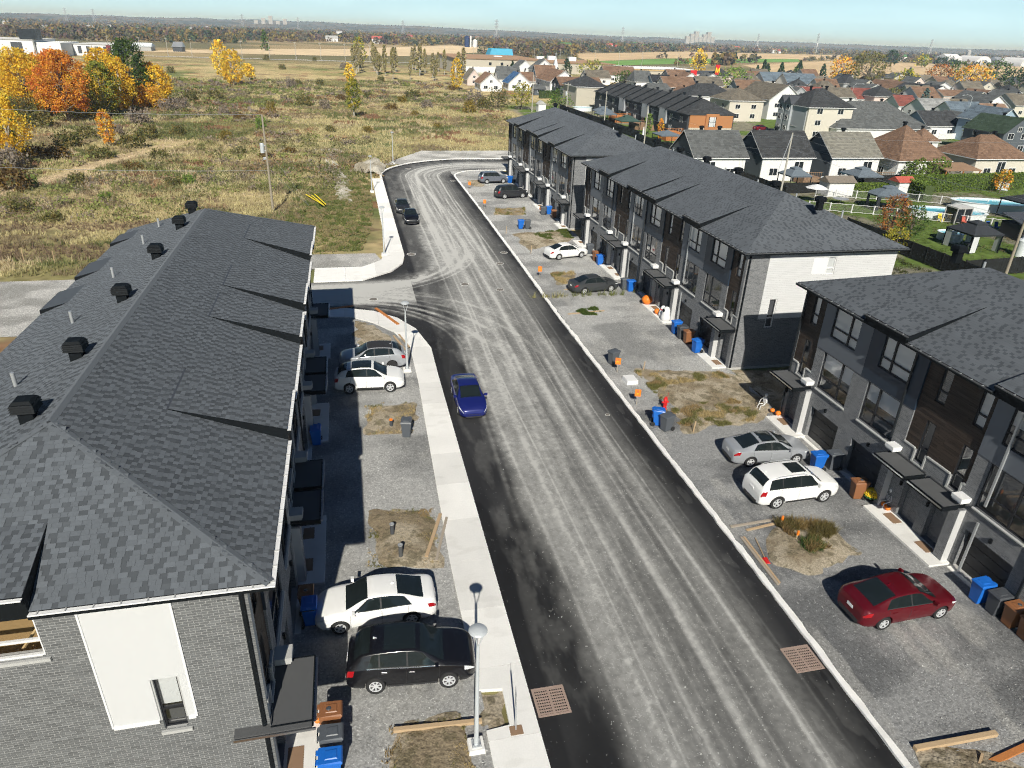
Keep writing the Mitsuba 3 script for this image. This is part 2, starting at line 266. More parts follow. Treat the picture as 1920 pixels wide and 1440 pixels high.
lots = [('gravel_lot', sg.box(17.3, -8, 26.9, 37.5), 'm_gravel', .06), ('gravel_lot', sg.box(17.3, 37.5, 26.9, CY + RI), 'm_gravel2', .06), ('gravel_lot', sg.Polygon([(-3.6, -6), (3.5, -6), (3.5, 25), (3.7, 35), (3.8, 50), (2.7, 53.2), (1.1, 55.5), (-.6, 57), (-3.6, 57.4)]), 'm_gravel2', .06),
    ('gravel_verge', sg.Polygon([(6, 131), (8.2, 137), (14.7, 149), (62, 150), (62, 138.9), (23, 138.9), (16, 137.3), (10.5, 134)]), 'm_gravel3', .05), ('gravel_verge', sg.Polygon([(-16, 70.9), (.7, 70.9), (2.8, 73.2), (2.2, 76), (-4.5, 76.2), (-16, 74)]), 'm_gravel3', .05),
    ('gravel_verge', sg.Polygon([(-46, 57), (-16.4, 56), (-16.4, 70), (-46, 70.5)]), 'm_gravel3', .012), ('gravel_verge', sg.box(-16.4, 51.5, -3.55, 59.35), 'm_gravel3', .012)]
for nm, poly, mt, z in lots:
    put(nm, mikit.ply(sheet(poly, z), mt), kind='structure')
def dirt_col(p, n, uv):
    x, y = p.x, p.y
    a = FB(x * .8, y * .8, 1, 4); b = FB(x * 3.1, y * 3.1, 5, 3); g = N(x * 21, y * 21, 0)
    c = MX((.23, .185, .125), (.36, .31, .235), SS(.35, .65, a)); c = MX(c, (.115, .10, .06), SS(.52, .68, b) * .6)
    return c * (.7 + .6 * g)
MP('m_dirt', dirt_col, .97, lambda p, n, uv: FB(p.x * 9, p.y * 9, 0, 3), .06, 1e-2, spec=.1)
def mound(name, poly, z, h, seed, mt, step=.25, rough=1.0):
    P = sg.Polygon(poly).buffer(.5).buffer(-.5).buffer(0.01)
    r = np.random.default_rng(seed); x0, y0, x1, y1 = P.bounds
    from scipy.spatial import Delaunay
    from shapely import contains_xy
    X, Y = np.meshgrid(np.arange(x0 - step, x1 + 2 * step, step), np.arange(y0 - step, y1 + 2 * step, step)); X = X + r.uniform(-.3, .3, X.shape) * step; Y = Y + r.uniform(-.3, .3, X.shape) * step
    wob = meshkit.fbm(np.stack([X * .9, Y * .9, 0 * X], -1), 3, seed)
    import shapely
    d = shapely.distance(P.exterior, shapely.points(X, Y)) * np.where(contains_xy(P, X, Y), 1, -1) + (wob - .5) * 1.2
    ok = d > 0; pts = np.c_[X[ok], Y[ok]]; dd = d[ok]
    zz = z + np.clip(dd / .8, 0, 1) * h * (.35 + .65 * meshkit.fbm(np.c_[pts * 1.6, 0 * dd], 4, seed + 9) * rough) - .03 * (dd < step)
    tri = Delaunay(pts).simplices; e = np.linalg.norm(pts[tri] - pts[np.roll(tri, 1, 1)], axis=2).max(1); tri = tri[e < 3 * step]
    a, b, c = pts[tri[:, 0]], pts[tri[:, 1]], pts[tri[:, 2]]
    fl = ((b - a)[:, 0] * (c - a)[:, 1] - (b - a)[:, 1] * (c - a)[:, 0]) < 0; tri[fl] = tri[fl][:, ::-1]
    put(name, mikit.ply((np.c_[pts, zz], tri), mt, True), kind='structure')
DIRT = [([(-.1, 41.3), (3.3, 41.2), (2.9, 36.8), (-.2, 37.1)], .15), ([(-.2, 29.8), (3.2, 29.4), (3.0, 24.8), (-.5, 25.2)], .18), ([(.1, 17.4), (2.6, 17.2), (3.3, 13), (-.9, 13)], .15), ([(-.6, 56.4), (1.4, 54.9), (2.8, 52), (3.2, 48.7), (-.4, 51.6)], .18),
    ([(19.2, 44.0), (26.9, 42.0), (26.9, 36), (25, 34.8), (19.2, 34.2), (20.0, 38)], .18), ([(20, 25.2), (22.9, 24.4), (23, 21.9), (19.4, 21.2), (18, 22.4)], .22), ([(17.6, 13), (19.7, 12.5), (21.5, 11.5), (23, 8), (17.6, 8)], .3), ([(19.1, 82.6), (26.5, 84.6), (26.2, 79.2), (19, 74.8)], .15),
    ([(19.6, 96.6), (24, 96.9), (23, 91.9), (18.7, 92.6)], .12), ([(19.5, 66.9), (22.4, 67), (21.6, 63.3), (19.2, 63)], .12), ([(18.7, 118), (21.5, 117), (21, 111), (18.6, 112)], .12), ([(26.9, 36.3), (38, 36.3), (38, 42.3), (26.9, 42.3)], .08)]
for k, (pl, h) in enumerate(DIRT):
    mound('dirt_patch', pl, .065 if k != 11 else .0, h, 20 + k, 'm_dirt', .3)
mound('gravel_mound', [(.5, 126), (1.5, 129.5), (5.6, 136), (6.6, 128), (5.4, 121)], .0, 1.7, 51, 'm_dirtpale', .5)
MP('m_dirtpale', lambda p, n, uv: MX((.30, .265, .20), (.46, .43, .37), SS(.35, .65, FB(p.x * .5, p.y * .4, 3, 4))) * (.75 + .5 * N(p.x * 7, p.y * 7, 0)), .95, lambda p, n, uv: FB(p.x * 3, p.y * 3, 0, 3), .15, 3e-2, spec=.1)
mound('bare_track', [(-6.0, 142), (-2.5, 144), (0.2, 120), (.6, 102), (-2.4, 101), (-3.2, 122)], -.02, .55, 52, 'm_dirtpale', .6)
mound('bare_track', [(-10, 149), (-2, 151), (0, 146), (-7, 143)], .0, .5, 53, 'm_dirtpale', .6)
mound('sidewalk_pit', [(3.05, 16.1), (4.25, 16.2), (4.3, 17.75), (3.05, 17.9)], .02, .08, 54, 'm_dirt', .15)
# far fields -----------------------------------------------------
def field(c, s):
    def f(p, n, uv):
        r = N(p.x * .35 * s[0] + p.y * .35 * s[1], 3, 0); a = FB(p.x * .01, p.y * .01, 4, 3)
        return mi.Color3f(c) * (.78 + .2 * r + .3 * a)
    return f
MP('m_fieldtan', field((.36, .27, .165), (.8, -.6)), .95, spec=.1); MP('m_fieldgreen', field((.10, .18, .05), (.8, -.6)), .95, spec=.1); MP('m_fieldstraw', field((.40, .315, .205), (1, .3)), .95, spec=.1)
for nm, pl, mt in [('crop_field', [(340, 552), (420, 752), (760, 1085), (1180, 1135), (845, 800), (660, 640), (440, 480)], 'm_fieldtan'), ('crop_field', [(180, 585), (236, 714), (405, 918), (560, 1018), (750, 1160), (630, 970), (453, 822), (317, 713)], 'm_fieldgreen'),
    ('crop_field', [(-150, 640), (-145, 680), (-70, 810), (5, 892), (190, 1345), (260, 975), (182, 960), (60, 720), (0, 672)], 'm_fieldstraw'), ('crop_field', [(237, 720), (400, 925), (600, 1060), (800, 1160), (1500, 1900), (700, 1500), (300, 1000)], 'm_fieldtan')]:
    put(nm, mikit.ply(sheet(sg.Polygon(pl), .06), mt), kind='structure')
# ---------------------------------------------------------------- townhouse rows
def shingle_col(p, n, uv):
    ax = dr.abs(n.x) > dr.abs(n.y)
    al = dr.select(ax, p.y, p.x); upx = dr.select(ax, p.x, p.y) * 1.083
    r = dr.floor(upx / .145); w = .2
    cc = al / w + mikit.cell_rand(r, 3) * 7
    a = mikit.cell_rand(dr.floor(cc), r, 1); b = a
    big = FB(al * .9, upx * 1.6, 2, 3)
    c = MX((.108, .119, .134), (.068, .076, .087), SS(.42, .5, a) * SS(.45, .55, dr.abs(dr.floor(cc) - 2 * dr.floor(dr.floor(cc) * .5))))
    fr = upx / .145 - r
    return c * (.86 + .28 * big) * (.84 + .16 * SS(.0, .16, fr))
MP('m_shingle', shingle_col, .9, spec=.25)
def brick_col(lo, hi, mo):
    def f(p, n, uv):
        al = dr.select(dr.abs(n.x) > dr.abs(n.y), p.y, p.x)
        r = dr.floor(p.z / .089); cc = al / .267 + .5 * (r - 2 * dr.floor(r * .5)) + .1 * mikit.cell_rand(r, 5)
        a = mikit.cell_rand(dr.floor(cc), r, 4); fx = cc - dr.floor(cc); fz = p.z / .089 - r
        m = dr.maximum(dr.maximum(SS(.06, .0, fx), SS(.94, 1, fx)) * 1.0, dr.maximum(SS(.14, .06, fz), SS(.88, .96, fz)))
        c = MX(lo, hi, a) * (.85 + .3 * N(p.x * 9, p.y * 9, p.z * 9))
        return MX(c, mo, m * .85)
    return f
MP('m_brick', brick_col((.125, .13, .138), (.20, .205, .215), (.30, .30, .30)), .9, spec=.2)
def wood_col(p, n, uv):
    al = dr.select(dr.abs(n.x) > dr.abs(n.y), p.y, p.x)
    r = dr.floor(p.z / .15); fz = p.z / .15 - r; k = dr.floor(al / 2.1 + 7 * mikit.cell_rand(r, 8))
    t = mikit.cell_rand(k, r, 9); g = FB(al * 1.3 + t * 20, p.z * 26, r, 3)
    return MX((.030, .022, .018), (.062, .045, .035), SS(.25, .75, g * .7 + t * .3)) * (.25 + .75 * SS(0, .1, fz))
MP('m_wood_siding', wood_col, .7, spec=.3)
MP('m_white_siding', lambda p, n, uv: mi.Color3f(.60, .605, .61) * (.72 + .28 * SS(0, .2, p.z / .135 - dr.floor(p.z / .135))) * (.95 + .1 * N(p.x * 2, p.y * 2, p.z * 9)), .6)
MP('m_concwall', conc(.42), .9)
for k, t in enumerate((.135, .145, .155, .122)): M(f'm_br{k}', (t, t * 1.03, t * 1.05), .9, spec=.2)
for k, t in enumerate((.135, .120, .090, .076)): M(f'm_sh{k}', (t * .93, t * 1.03, t * 1.16), .92, spec=.2)
M('m_mortar', (.40, .40, .395), .95)
LEN = 36.3; ZE = 9.1; SL = .415; DEP = 12.0
def wl(u0, u1, z0, z1): return sg.box(u0, z0, u1, z1)
def skin(poly, v0, v1, end=None):
    """panel in (u,z) with thickness v0..v1; end: panel in (v,z) standing at u = end"""
    m = extrude(poly, v0, v1)
    v = m[0]
    return (v[:, [0, 2, 1]], m[1][:, ::-1]) if end is None else (v[:, [2, 0, 1]] * [1, 1, 1], m[1])
class Kit:
    def __init__(s, M, seed): s.M, s.L, s.r, s.c = np.asarray(M, float), [], np.random.default_rng(seed), {}
    def k(s, n):
        s.c[n] = s.c.get(n, 0) + 1
        return n if s.c[n] == 1 else f'{n}_{s.c[n] - 1:03d}'
    def add(s, n, m, mt, smooth=False, color=None):
        n = s.k(n); s.L.append((n, mikit.ply(xf(m, s.M), mt, smooth, color=color))); return n
    def place(s, root, Mx=None, swap=None):
        for n, d in s.L:
            d = dict(d)
            if Mx is not None: d['to_world'] = W(Mx)
            if swap and d.get('bsdf', {}).get('id') in swap: d['bsdf'] = {'type': 'ref', 'id': swap[d['bsdf']['id']]}
            scene[root + '__' + n] = d
def bars(rects, v0, v1):
    return merge([box(a, b, v0, v1, c, d) for a, b, c, d in rects])
def window(K, u0, u1, z0, z1, split, blind, v=0.0, end=None, fm='m_frame'):
    """split: position (0..1) of the mullion, None for a slim window; blind: 1 drawn, 0 dark room, 2 half drawn"""
    S = (lambda m: m) if end is None else (lambda m: (np.c_[end + m[0][:, 1], m[0][:, 0], m[0][:, 2]], m[1][:, ::-1]))
    w = K.k('window'); f = .055; zt = z0 + (z1 - z0) * .34
    R = [(u0, u0 + f, z0, z1), (u1 - f, u1, z0, z1), (u0 + f, u1 - f, z0, z0 + f), (u0 + f, u1 - f, z1 - f, z1), (u0 + f, u1 - f, zt - .035, zt + .035)]
    if split is not None:
        um = u0 + (u1 - u0) * split; R += [(um - .05, um + .05, z0 + f, zt - .035), (um - .05, um + .05, zt + .035, z1 - f)]
    K.add(w + '__frame', S(bars(R, v - .14, v - .05)), fm)
    K.add(w + '__pane', S((np.array([[u0, v - .1, z0], [u1, v - .1, z0], [u1, v - .1, z1], [u0, v - .1, z1]]), np.array([[0, 1, 2], [0, 2, 3]]))), 'm_pane')
    zb = z0 if blind == 1 else (z0 + (z1 - z0) * (.55 if end is None else .38))
    if blind: K.add(w + '__blind', S(box(u0, u1, v - .19, v - .16, zb, z1)), 'm_blind')
    if blind is not None and blind != 1: K.add(w + '__room', S(box(u0 + .01, u1 - .01, v - .31, v - .29, z0, z1)), 'm_room')
def roof_vent(K, u, v, z):
    n = K.k('roof_vent')
    K.add(n + '__base', box(u - .2, u + .2, v - .2, v + .2, z - .3, z + .35), 'm_black')
    K.add(n + '__cap', merge([taper(u, v, z + .32 + .07 * i, z + .37 + .07 * i, .34, .34, .3, .3) for i in range(4)] + [taper(u, v, z + .6, z + .68, .3, .3, .22, .22), box(u - .2, u + .2, v - .2, v + .2, z + .35, z + .6)]), 'm_black')
def roof_z(v, ov): return ZE + min(ov - v, v + DEP + .5) * (ov + DEP + .5) / 2 * 0 + SL * min(ov - v, v + DEP + .5)
def row(M, near, seed, ov=.5):
    K = Kit(M, seed); r = K.r; ua, ub, vb = -.45, LEN + .45, (-DEP - .5 if near != 'D' else -11.6); vr = (ov + vb) / 2; hd = ov - vr; zr = ZE + SL * hd; hu = (hd, hd) if near != 'D' else (5.4, 5.0)
    RA = [(5.8, 8.95), (14.2, 17.6), (18.05, 21.1), (26.7, 29.75)] if near != 'D' else [(5.0, 8.15), (13.6, 16.85), (18.0, 21.1), (26.45, 29.55)]
    c = [(ua, ov), (ub, ov), (ub, vb), (ua, vb)]
    P = np.array([[a, b, ZE] for a, b in c] + [[ua + hu[0], vr, zr], [ub - hu[1], vr, zr]])
    planes = [('front', [0, 1, 5, 4]), ('near', [1, 2, 5]), ('rear', [2, 3, 4, 5]), ('far', [3, 0, 4])]
    fs = np.array([[0, 4, 5], [0, 5, 1], [1, 5, 2], [2, 5, 4], [2, 4, 3], [3, 4, 0]])
    raised, sides = [], []
    d = 4.0 if near != 'D' else 3.7; h = .34 if near != 'D' else .42; SN = SL * hd / hu[1]; RN = 2.1; hn = .5
    def rz(v): return ZE + SL * (ov - v)
    for a, b in RA:
        q = np.array([[a, ov + .02, ZE + h], [b, ov + .02, ZE + h], [b, ov - d, rz(ov - d) + .012], [a, ov - d, rz(ov - d) + .012]])
        raised.append((q, np.array([[0, 2, 1], [0, 3, 2]])))
        for u in (a, b):
            s = .012 if u == b else -.012
            sides.append(hull([[u, ov + .02, ZE - .02], [u, ov + .02, ZE + h - .004], [u, ov - d + .05, rz(ov - d)], [u + s, ov + .02, ZE - .02], [u + s, ov + .02, ZE + h - .004], [u + s, ov - d + .05, rz(ov - d)], [u, ov - d + .05, rz(ov - d) - .05], [u + s, ov - d + .05, rz(ov - d) - .05]]))
    if near == 'D':
        for a, b in ((1.6, 3.8), (7.9, 10.6), (13.0, 15.7)):
            raised.append((np.array([[a, vb - .02, ZE + .2], [b, vb - .02, ZE + .2], [b, vb + 1.3, ZE + SL * 1.3 + .012], [a, vb + 1.3, ZE + SL * 1.3 + .012]]), np.array([[0, 1, 2], [0, 2, 3]])))
            sides.append(hull([[u, vb - .02, z] for u in (b, b + .012) for z in (ZE, ZE + .2)] + [[u, vb + 1.28, ZE + SL * 1.3 - .01] for u in (b, b + .012)])); sides.append(box(a, b, vb - .03, vb - .012, ZE - .2, ZE + .19))
    if near == 'D':          # raised strip over the middle of the near hip end
        a, b = vb, -4.9
        q = np.array([[ub + .02, a, ZE + hn], [ub + .02, b, ZE + hn], [ub - RN, b, ZE + SN * RN + .012], [ub - RN, a, ZE + SN * RN + .012]])
        raised.append((q, np.array([[0, 1, 2], [0, 2, 3]])))
        sides.append(hull([[ub + .02, b, ZE], [ub + .02, b, ZE + hn - .004], [ub - RN, b, ZE + SN * RN], [ub + .02, b + .012, ZE], [ub + .02, b + .012, ZE + hn - .004], [ub - RN, b + .012, ZE + SN * RN], [ub - RN, b + .012, ZE + SN * RN - .06]]))
    if near != 'D':
        K.add('roof', merge([(P, fs)] + raised), 'm_shingle')
    else:
        K.add('roof__underlay', merge([(P - [0, 0, .012], fs)] + [(q - [0, 0, .006], f) for q, f in raised]), 'm_dkgrey')
        DK = .9
        def tabs(o, e, s, n, inside, W_, H_, exp=.145, clamp=False):
            V, C = [], []
            for i in range(int(H_ / exp) + 1):
                x = -r.random() * .3; y = i * exp; dk = r.random() < .5
                while x < W_:
                    dk = (not dk) and r.random() < DK; w = r.uniform(.12, .24) if dk else r.uniform(.13, .30); cx, cy = x + w / 2, y + exp / 2
                    if clamp or inside(cx, cy):
                        t = r.uniform(.068, .092) if dk else r.uniform(.114, .140)
                        hh = .004 if dk else .011
                        a0, b0 = x + .003, x + w - .003
                        if clamp: a0, b0 = max(a0, .0), min(b0, W_)
                        if b0 - a0 < .01: x += w; continue
                        V.append([o + e * a0 + s * y + n * hh, o + e * b0 + s * y + n * hh, o + e * b0 + s * (y + exp + .01) + n * .001, o + e * a0 + s * (y + exp + .01) + n * .001, o + e * a0 + s * (y + .002), o + e * b0 + s * (y + .002)])
                        C.append((t * .93, t * 1.03, t * 1.16))
                    x += w
            return np.array(V), np.array(C)
        TF = np.array([[0, 1, 2], [0, 2, 3], [4, 5, 1], [4, 1, 0]])
        def stuff(Vs, Cs):
            V = np.vstack(Vs); C = np.vstack(Cs); n = len(V)
            return (V.reshape(-1, 3), (TF[None] + 6 * np.arange(n)[:, None, None]).reshape(-1, 3)), np.repeat(C, 6, 0)
        up = np.array([0, 0, 1.0]); q = math.hypot(1, SL)
        def plane(o, e, dv, W_, H_, tri, SL=SL):
            q = math.hypot(1, SL); s = (dv + up * SL) / q; n = (-dv * SL + up) / q
            return tabs(np.array(o) + n * .002, np.array(e), s, n, tri, W_, H_ * q)
        A = []; qn = math.hypot(1, SN)
        Lu = ub - ua
        A.append(plane([ua, ov, ZE], [1., 0, 0], np.array([0, -1., 0]), Lu, hd, lambda x, y: y / q < hd + .05 and y / q * hu[0] / hd - .05 < x < Lu - y / q * hu[1] / hd + .05))
        A.append(plane([ua, vb, ZE], [1., 0, 0], np.array([0, 1., 0]), Lu, hd, lambda x, y: y / q < hd + .05 and y / q * hu[0] / hd - .05 < x < Lu - y / q * hu[1] / hd + .05))
        DK = .5
        B = plane([ub, vb, ZE], [0, 1., 0], np.array([-1., 0, 0]), ov - vb, hu[1], lambda x, y: y / qn * hd / hu[1] - .05 < x < (ov - vb) - y / qn * hd / hu[1] + .05, SN)
        DK = .9
        for a, b in RA:
            s = np.array([0, -1., (SL * d - h) / d]); l = np.linalg.norm(s); s /= l; n = np.cross([1., 0, 0], s) * -1
            n = np.array([0, -s[2] * -1, 0]) * 0 + np.array([0, s[2], -s[1]])
            A.append(tabs(np.array([a, ov + .02, ZE + h]) + n * .003, np.array([1., 0, 0]), s, n, lambda x, y, w=b - a: .02 < x < w - .02, b - a, d * l - .14, .145, True))
        s = np.array([-1., 0, (SN * RN - hn) / RN]); l = np.linalg.norm(s); s /= l; n = np.array([s[2], 0, -s[0]])
        A.append(tabs(np.array([ub + .02, vb, ZE + hn]) + n * .003, np.array([0, 1., 0]), s, n, lambda x, y: .02 < x < -4.92 - vb, -4.9 - vb, RN * l - .14, .145, True))
        # the 300 tabs that show largest: lowest courses of the near hip end
        cen = B[0].mean(1); wp = cen @ K.M[:3, :3].T + K.M[:3, 3]; order = np.argsort(np.linalg.norm(wp - [-6.5, 15, 9.3], axis=1)); pick = np.zeros(len(B[0]), bool); pick[order[:300]] = True
        for t in np.nonzero(pick)[0]:
            col = B[1][t][0]; K.add('roof__shingle', (B[0][t], TF), 'm_sh%d' % int(np.argmin([abs(col - x) for x in (.135, .120, .090, .076)])))
        m, C = stuff([x[0] for x in A] + [B[0][~pick]], [x[1] for x in A] + [B[1][~pick]])
        K.stuffkey = K.add('roof__shingle_field', m, 'm_vc', False, C)
        # ridge and hip caps
        cap = []
        for a, b in ((P[4], P[5]), (P[1], P[5]), (P[2], P[5]), (P[0], P[4]), (P[3], P[4])):
            dd = b - a; Lc = np.linalg.norm(dd); dd /= Lc; nn = np.cross(dd, [0, 0, 1.]); nn /= np.linalg.norm(nn); g = .07 if abs(dd[2]) < .01 else .038
            for i in range(int(Lc / .2)):
                o = a + dd * i * .2; o2 = o + dd * .24
                V = [o - nn * .15 + [0, 0, .022 - g], o + [0, 0, .030], o + nn * .15 + [0, 0, .022 - g], o2 - nn * .15 + [0, 0, .014 - g], o2 + [0, 0, .022], o2 + nn * .15 + [0, 0, .014 - g]]
                cap.append((np.array(V), np.array([[0, 1, 4], [0, 4, 3], [1, 2, 5], [1, 5, 4]])))
        K.add('roof__ridge_cap', merge(cap), 'm_sh1')
    for q in sides: K.add('step_flashing', q, 'm_black')
    if near == 'D': K.add('raised_fascia', box(ub - .01, ub + .018, vb, -4.9, ZE - .2, ZE + hn - .01), 'm_black')
    K.add('soffit', box(ua + .02, ub - .02, vb + .02, ov - .02, ZE - .22, ZE - .19), 'm_soffit')
    fa = [box(ua, ub, ov - .03, ov, ZE - .2, ZE - .01), box(ub - .03, ub, vb, ov - .03, ZE - .2, ZE - .01), box(ua, ua + .03, vb, ov - .03, ZE - .2, ZE - .01), box(ua, ub, vb, vb + .03, ZE - .2, ZE - .01)] + [box(a, b, ov - .018, ov + .012, ZE - .01, ZE + h - .01) for a, b in RA]
    K.add('fascia', merge(fa), 'm_black')
    low, x = [], ua
    for a, b in RA + [(ub + .11, ub + .11)]:
        if a - x > .5: low.append((x, a - .02, 0))
        if b > a: low.append((a, b, h - .01))
        x = b + .02
    gm, hg, gb = [], [], []
    for a, b, z in low:
        o = .012 if z else 0
        gm += [box(a, b, ov + o, ov + o + .12, ZE - .05 + z, ZE - .035 + z), box(a, b, ov + o + .12, ov + o + .135, ZE - .06 + z, ZE - .015 + z)]; gb += [box(a, b, ov + o, ov + o + .13, ZE - .16 + z, ZE - .06 + z)]
        hg += [box(t, t + .03, ov + o + .002, ov + o + .134, ZE - .03 + z, ZE - .008 + z) for t in np.arange(a + .3, b, .62)]
    ve = ov if near != 'D' else ov
    for a, b, z in ([(vb, ov + .13, 0)] if near != 'D' else [(-4.88, ov + .13, 0), (vb, -4.9, hn - .01)]):
        gm += [box(ub, ub + .12, a, b, ZE - .05 + z, ZE - .035 + z), box(ub + .12, ub + .135, a, b, ZE - .06 + z, ZE - .015 + z)]; gb += [box(ub, ub + .13, a, b, ZE - .16 + z, ZE - .06 + z)]
    K.add('gutter_face', merge(gb), 'm_black')
    hg += [box(ub + .002, ub + .134, t, t + .03, ZE - .03, ZE - .008) for t in np.arange(-4.7 if near == 'D' else vb + .3, ov, .62)]
    K.add('gutter', merge(gm), 'm_white' if near == 'D' else 'm_gunmetal'); K.add('gutter_hanger', merge(hg), 'm_stone' if near == 'D' else 'm_galv'); K.stuff2 = 'gutter_hanger'
    for i in range(6):
        u = 3.0 + 6.05 * i if near != 'D' else (4.25, 8.15, 14.1, 20.45, 26.4, 30.85)[i]; roof_vent(K, u, vr - .9, zr - .36)
        u = u if near != 'D' else (4.2, 8.2, 14.4, 20.6, 26.6, 31.5)[i]
        K.add('plumbing_vent', cyl((u, vr - 3.0, zr - 1.35), (u, vr - 3.0, zr - .72), .07, n=10), 'm_galv', 40)
    # body and skins
    K.add('wall', box(.02, LEN - .32, -DEP, -.34, 0, ZE - .22) if near != 'D' else merge([box(.02, LEN - 3.4, -11.1, -.34, 0, ZE - .22), box(LEN - 3.4, LEN - .3, -11.1, -11, 0, ZE - .22)]), 'm_brick'); K.add('wall_far_end', box(-.0, .02, -DEP, 0, 0, ZE - .22), 'm_brick')
    K.add('foundation', merge([box(-.02, LEN + .015, -DEP, .015, -.1, .16)]), 'm_concwall')
    bay = [(2.0, 6.05, 'g'), (6.05, 10.1, 'n'), (14.1, 18.15, 'g'), (18.15, 22.2, 'n'), (26.2, 30.25, 'g'), (30.25, 34.3, 'n')]
    brick, slate, navy, brown, sill, band = [], [], [], [], [], []
    for a, b, t in bay:
        m = (lambda x0, x1: (a + x0, a + x1)) if t == 'g' else (lambda x0, x1: (b - x1, b - x0))
        w3, w2, ga = m(.85, 3.1), m(.78, 3.42), m(.82, 3.42)
        brick.append(skin(wl(a, b, .16, 5.9).difference(wl(*w2, 3.55, 5.85)).difference(wl(*ga, .16, 2.25)), -.3, 0))
        (slate if t == 'g' else navy).append(skin(wl(a, b, 5.9, ZE - .22).difference(wl(*w3, 6.88, 8.66)), -.3, .025))
        sp = .64 if t == 'g' else .36
        window(K, *w3, 6.88, 8.66, sp, 1 if r.random() < .85 else 2, .025); window(K, *w2, 3.55, 5.85, sp, int(r.choice([0, 0, 2])), 0)
        sill.append(hull([[w2[0] - .06, 0.002, 3.38], [w2[1] + .06, 0.002, 3.38], [w2[0] - .06, .075, 3.40], [w2[1] + .06, .075, 3.40], [w2[0] - .06, .075, 3.46], [w2[1] + .06, .075, 3.46], [w2[0] - .06, -.08, 3.54], [w2[1] + .06, -.08, 3.54], [w2[0] - .06, -.08, 3.38], [w2[1] + .06, -.08, 3.38]]))
        g = K.k('garage_door')
        K.add(g, merge([box(*ga, -.3, -.26, .05, 2.25)] + [box(ga[0] + .04, ga[1] - .04, -.26, -.235, .1 + .53 * i, .59 + .53 * i) for i in range(4)]), 'm_garage')
        K.add('wall_light', merge([box((ga[0] + ga[1]) / 2 - .06, (ga[0] + ga[1]) / 2 + .06, .002, .1, 2.5, 2.72)]), 'm_black')
        K.add('apron', box(*ga, -.26, .25, .0, .09), 'm_conc0')
        pe = m(.0, .5)
        K.add('pier', box(*pe, .002, .38, .06, 3.15), 'm_brick')
        K.add('pier_sunlit_plate', box(pe[1] if t == 'g' else pe[1], pe[1] + .02, .01, .38, .17, 3.08), 'm_piersunlit')  # thin plate added on the near face only, its sunlight painted as paler colour
        K.add('pier_cap', merge([box(pe[0] - .02, pe[1] + .02, .004, .5, 3.50, 3.60), box(pe[0] - .05, pe[1] + .05, .004, .55, 3.60, 3.78)]), 'm_cap')
    gr = [(0, 2.0, [(.73, 1.35)], (-.12, 2.0 + .35)), (10.1, 14.1, [(10.95, 11.57), (13.25, 13.86)], (9.75, 14.45)), (22.2, 26.2, [(23.05, 23.67), (25.33, 25.95)], (21.85, 26.55)), (34.3, 36.3, [(34.95, 35.57)], (33.95, 36.42))]
    for a, b, ws, ca in gr:
        si, br = wl(a, min(b, LEN - .06), 4.15, ZE - .22), wl(a, min(b, LEN - .06), .16, 4.15)
        mid = (a + b) / 2
        for w0, w1 in ws:
            for z0, z1 in ((6.9, 8.66), (3.58, 5.85)):
                h_ = wl(w0, w1, z0, z1); si = si.difference(h_); br = br.difference(h_)
                window(K, w0, w1, z0, z1, None, 1 if z0 > 6 and r.random() < .6 else 0, -.07 if z0 > 6 else -.03)
            dc = (w0 + w1) / 2; dc = dc + (.35 if (b - a > 3 and dc < mid) or a == 0 and False else -.1 if b - a > 3 else 0)
            br = br.difference(wl(dc - .62, dc + .62, .16, 2.75))
            dn = K.k('entry_door')
            K.add(dn + '__panel', box(dc - .62, dc + .62, -1.25, -1.2, .16, 2.75), 'm_gunmetal'); K.add(dn + '__glass', box(dc - .3, dc + .3, -1.2, -1.18, .5, 2.3), 'm_glassdark'); K.add(dn + '__light', merge([box(dc - .26, dc + .26, -1.18, -1.17, .62 + .55 * i, 1.05 + .55 * i) for i in range(3)]), 'm_dkgrey')
            K.add('entry_recess', merge([box(dc - .66, dc - .62, -1.25, -.3, .16, 2.79), box(dc + .62, dc + .66, -1.25, -.3, .16, 2.79), box(dc - .62, dc + .62, -1.25, -.3, 2.75, 2.79), box(dc - .62, dc + .62, -1.25, -.02, .0, .2)]), 'm_slate')
            K.add('wall_lamp', box(dc - .85, dc - .75, .002, .1, 1.9, 2.15), 'm_black')
            band.append(box(w0 - .1, w0, -.04, .03, 3.5, 4.15)); band.append(box(w1, w1 + .1, -.04, .03, 3.5, 4.15)); band.append(box(w0 - .1, w1 + .1, -.04, .05, 3.42, 3.5))
        edges = [a] + sum([[w0 - .1, w1 + .1] for w0, w1 in ws], []) + [min(b, LEN - .06)]
        for e0, e1 in zip(edges[::2], edges[1::2]): band.append(box(e0, e1, -.06, .03, 4.12, 4.2))
        brown.append(skin(si, -.3, -.07)); brick.append(skin(br, -.3, -.003))
        c0, c1 = ca
        segs = [(c0, (c0 + c1) / 2 - .15, 3.30), ((c0 + c1) / 2 + .15, c1, 3.30)] if c1 - c0 > 3 else [(c0, c1, 3.30)]
        for s0, s1, z in segs:
            cn = K.k('canopy')
            K.add(cn + '__slab', merge([box(s0, s1, -.02, 1.2, z - .20, z), box(s0, s1, -.0, .04, z + .04, z + .12)]), 'm_membrane'); K.add(cn + '__edge', merge([box(s0 - .03, s1 + .03, 1.2, 1.24, z - .22, z + .03), box(s0 - .03, s0, 0.02, 1.2, z - .22, z + .03), box(s1, s1 + .03, .02, 1.2, z - .22, z + .03)]), 'm_black')
            K.add(cn + '__drip_gutter', merge([box(s0, s1, 1.24, 1.31, z - .08, z - .06), box(s0, s1, 1.31, 1.325, z - .08, z)]), 'm_alu')
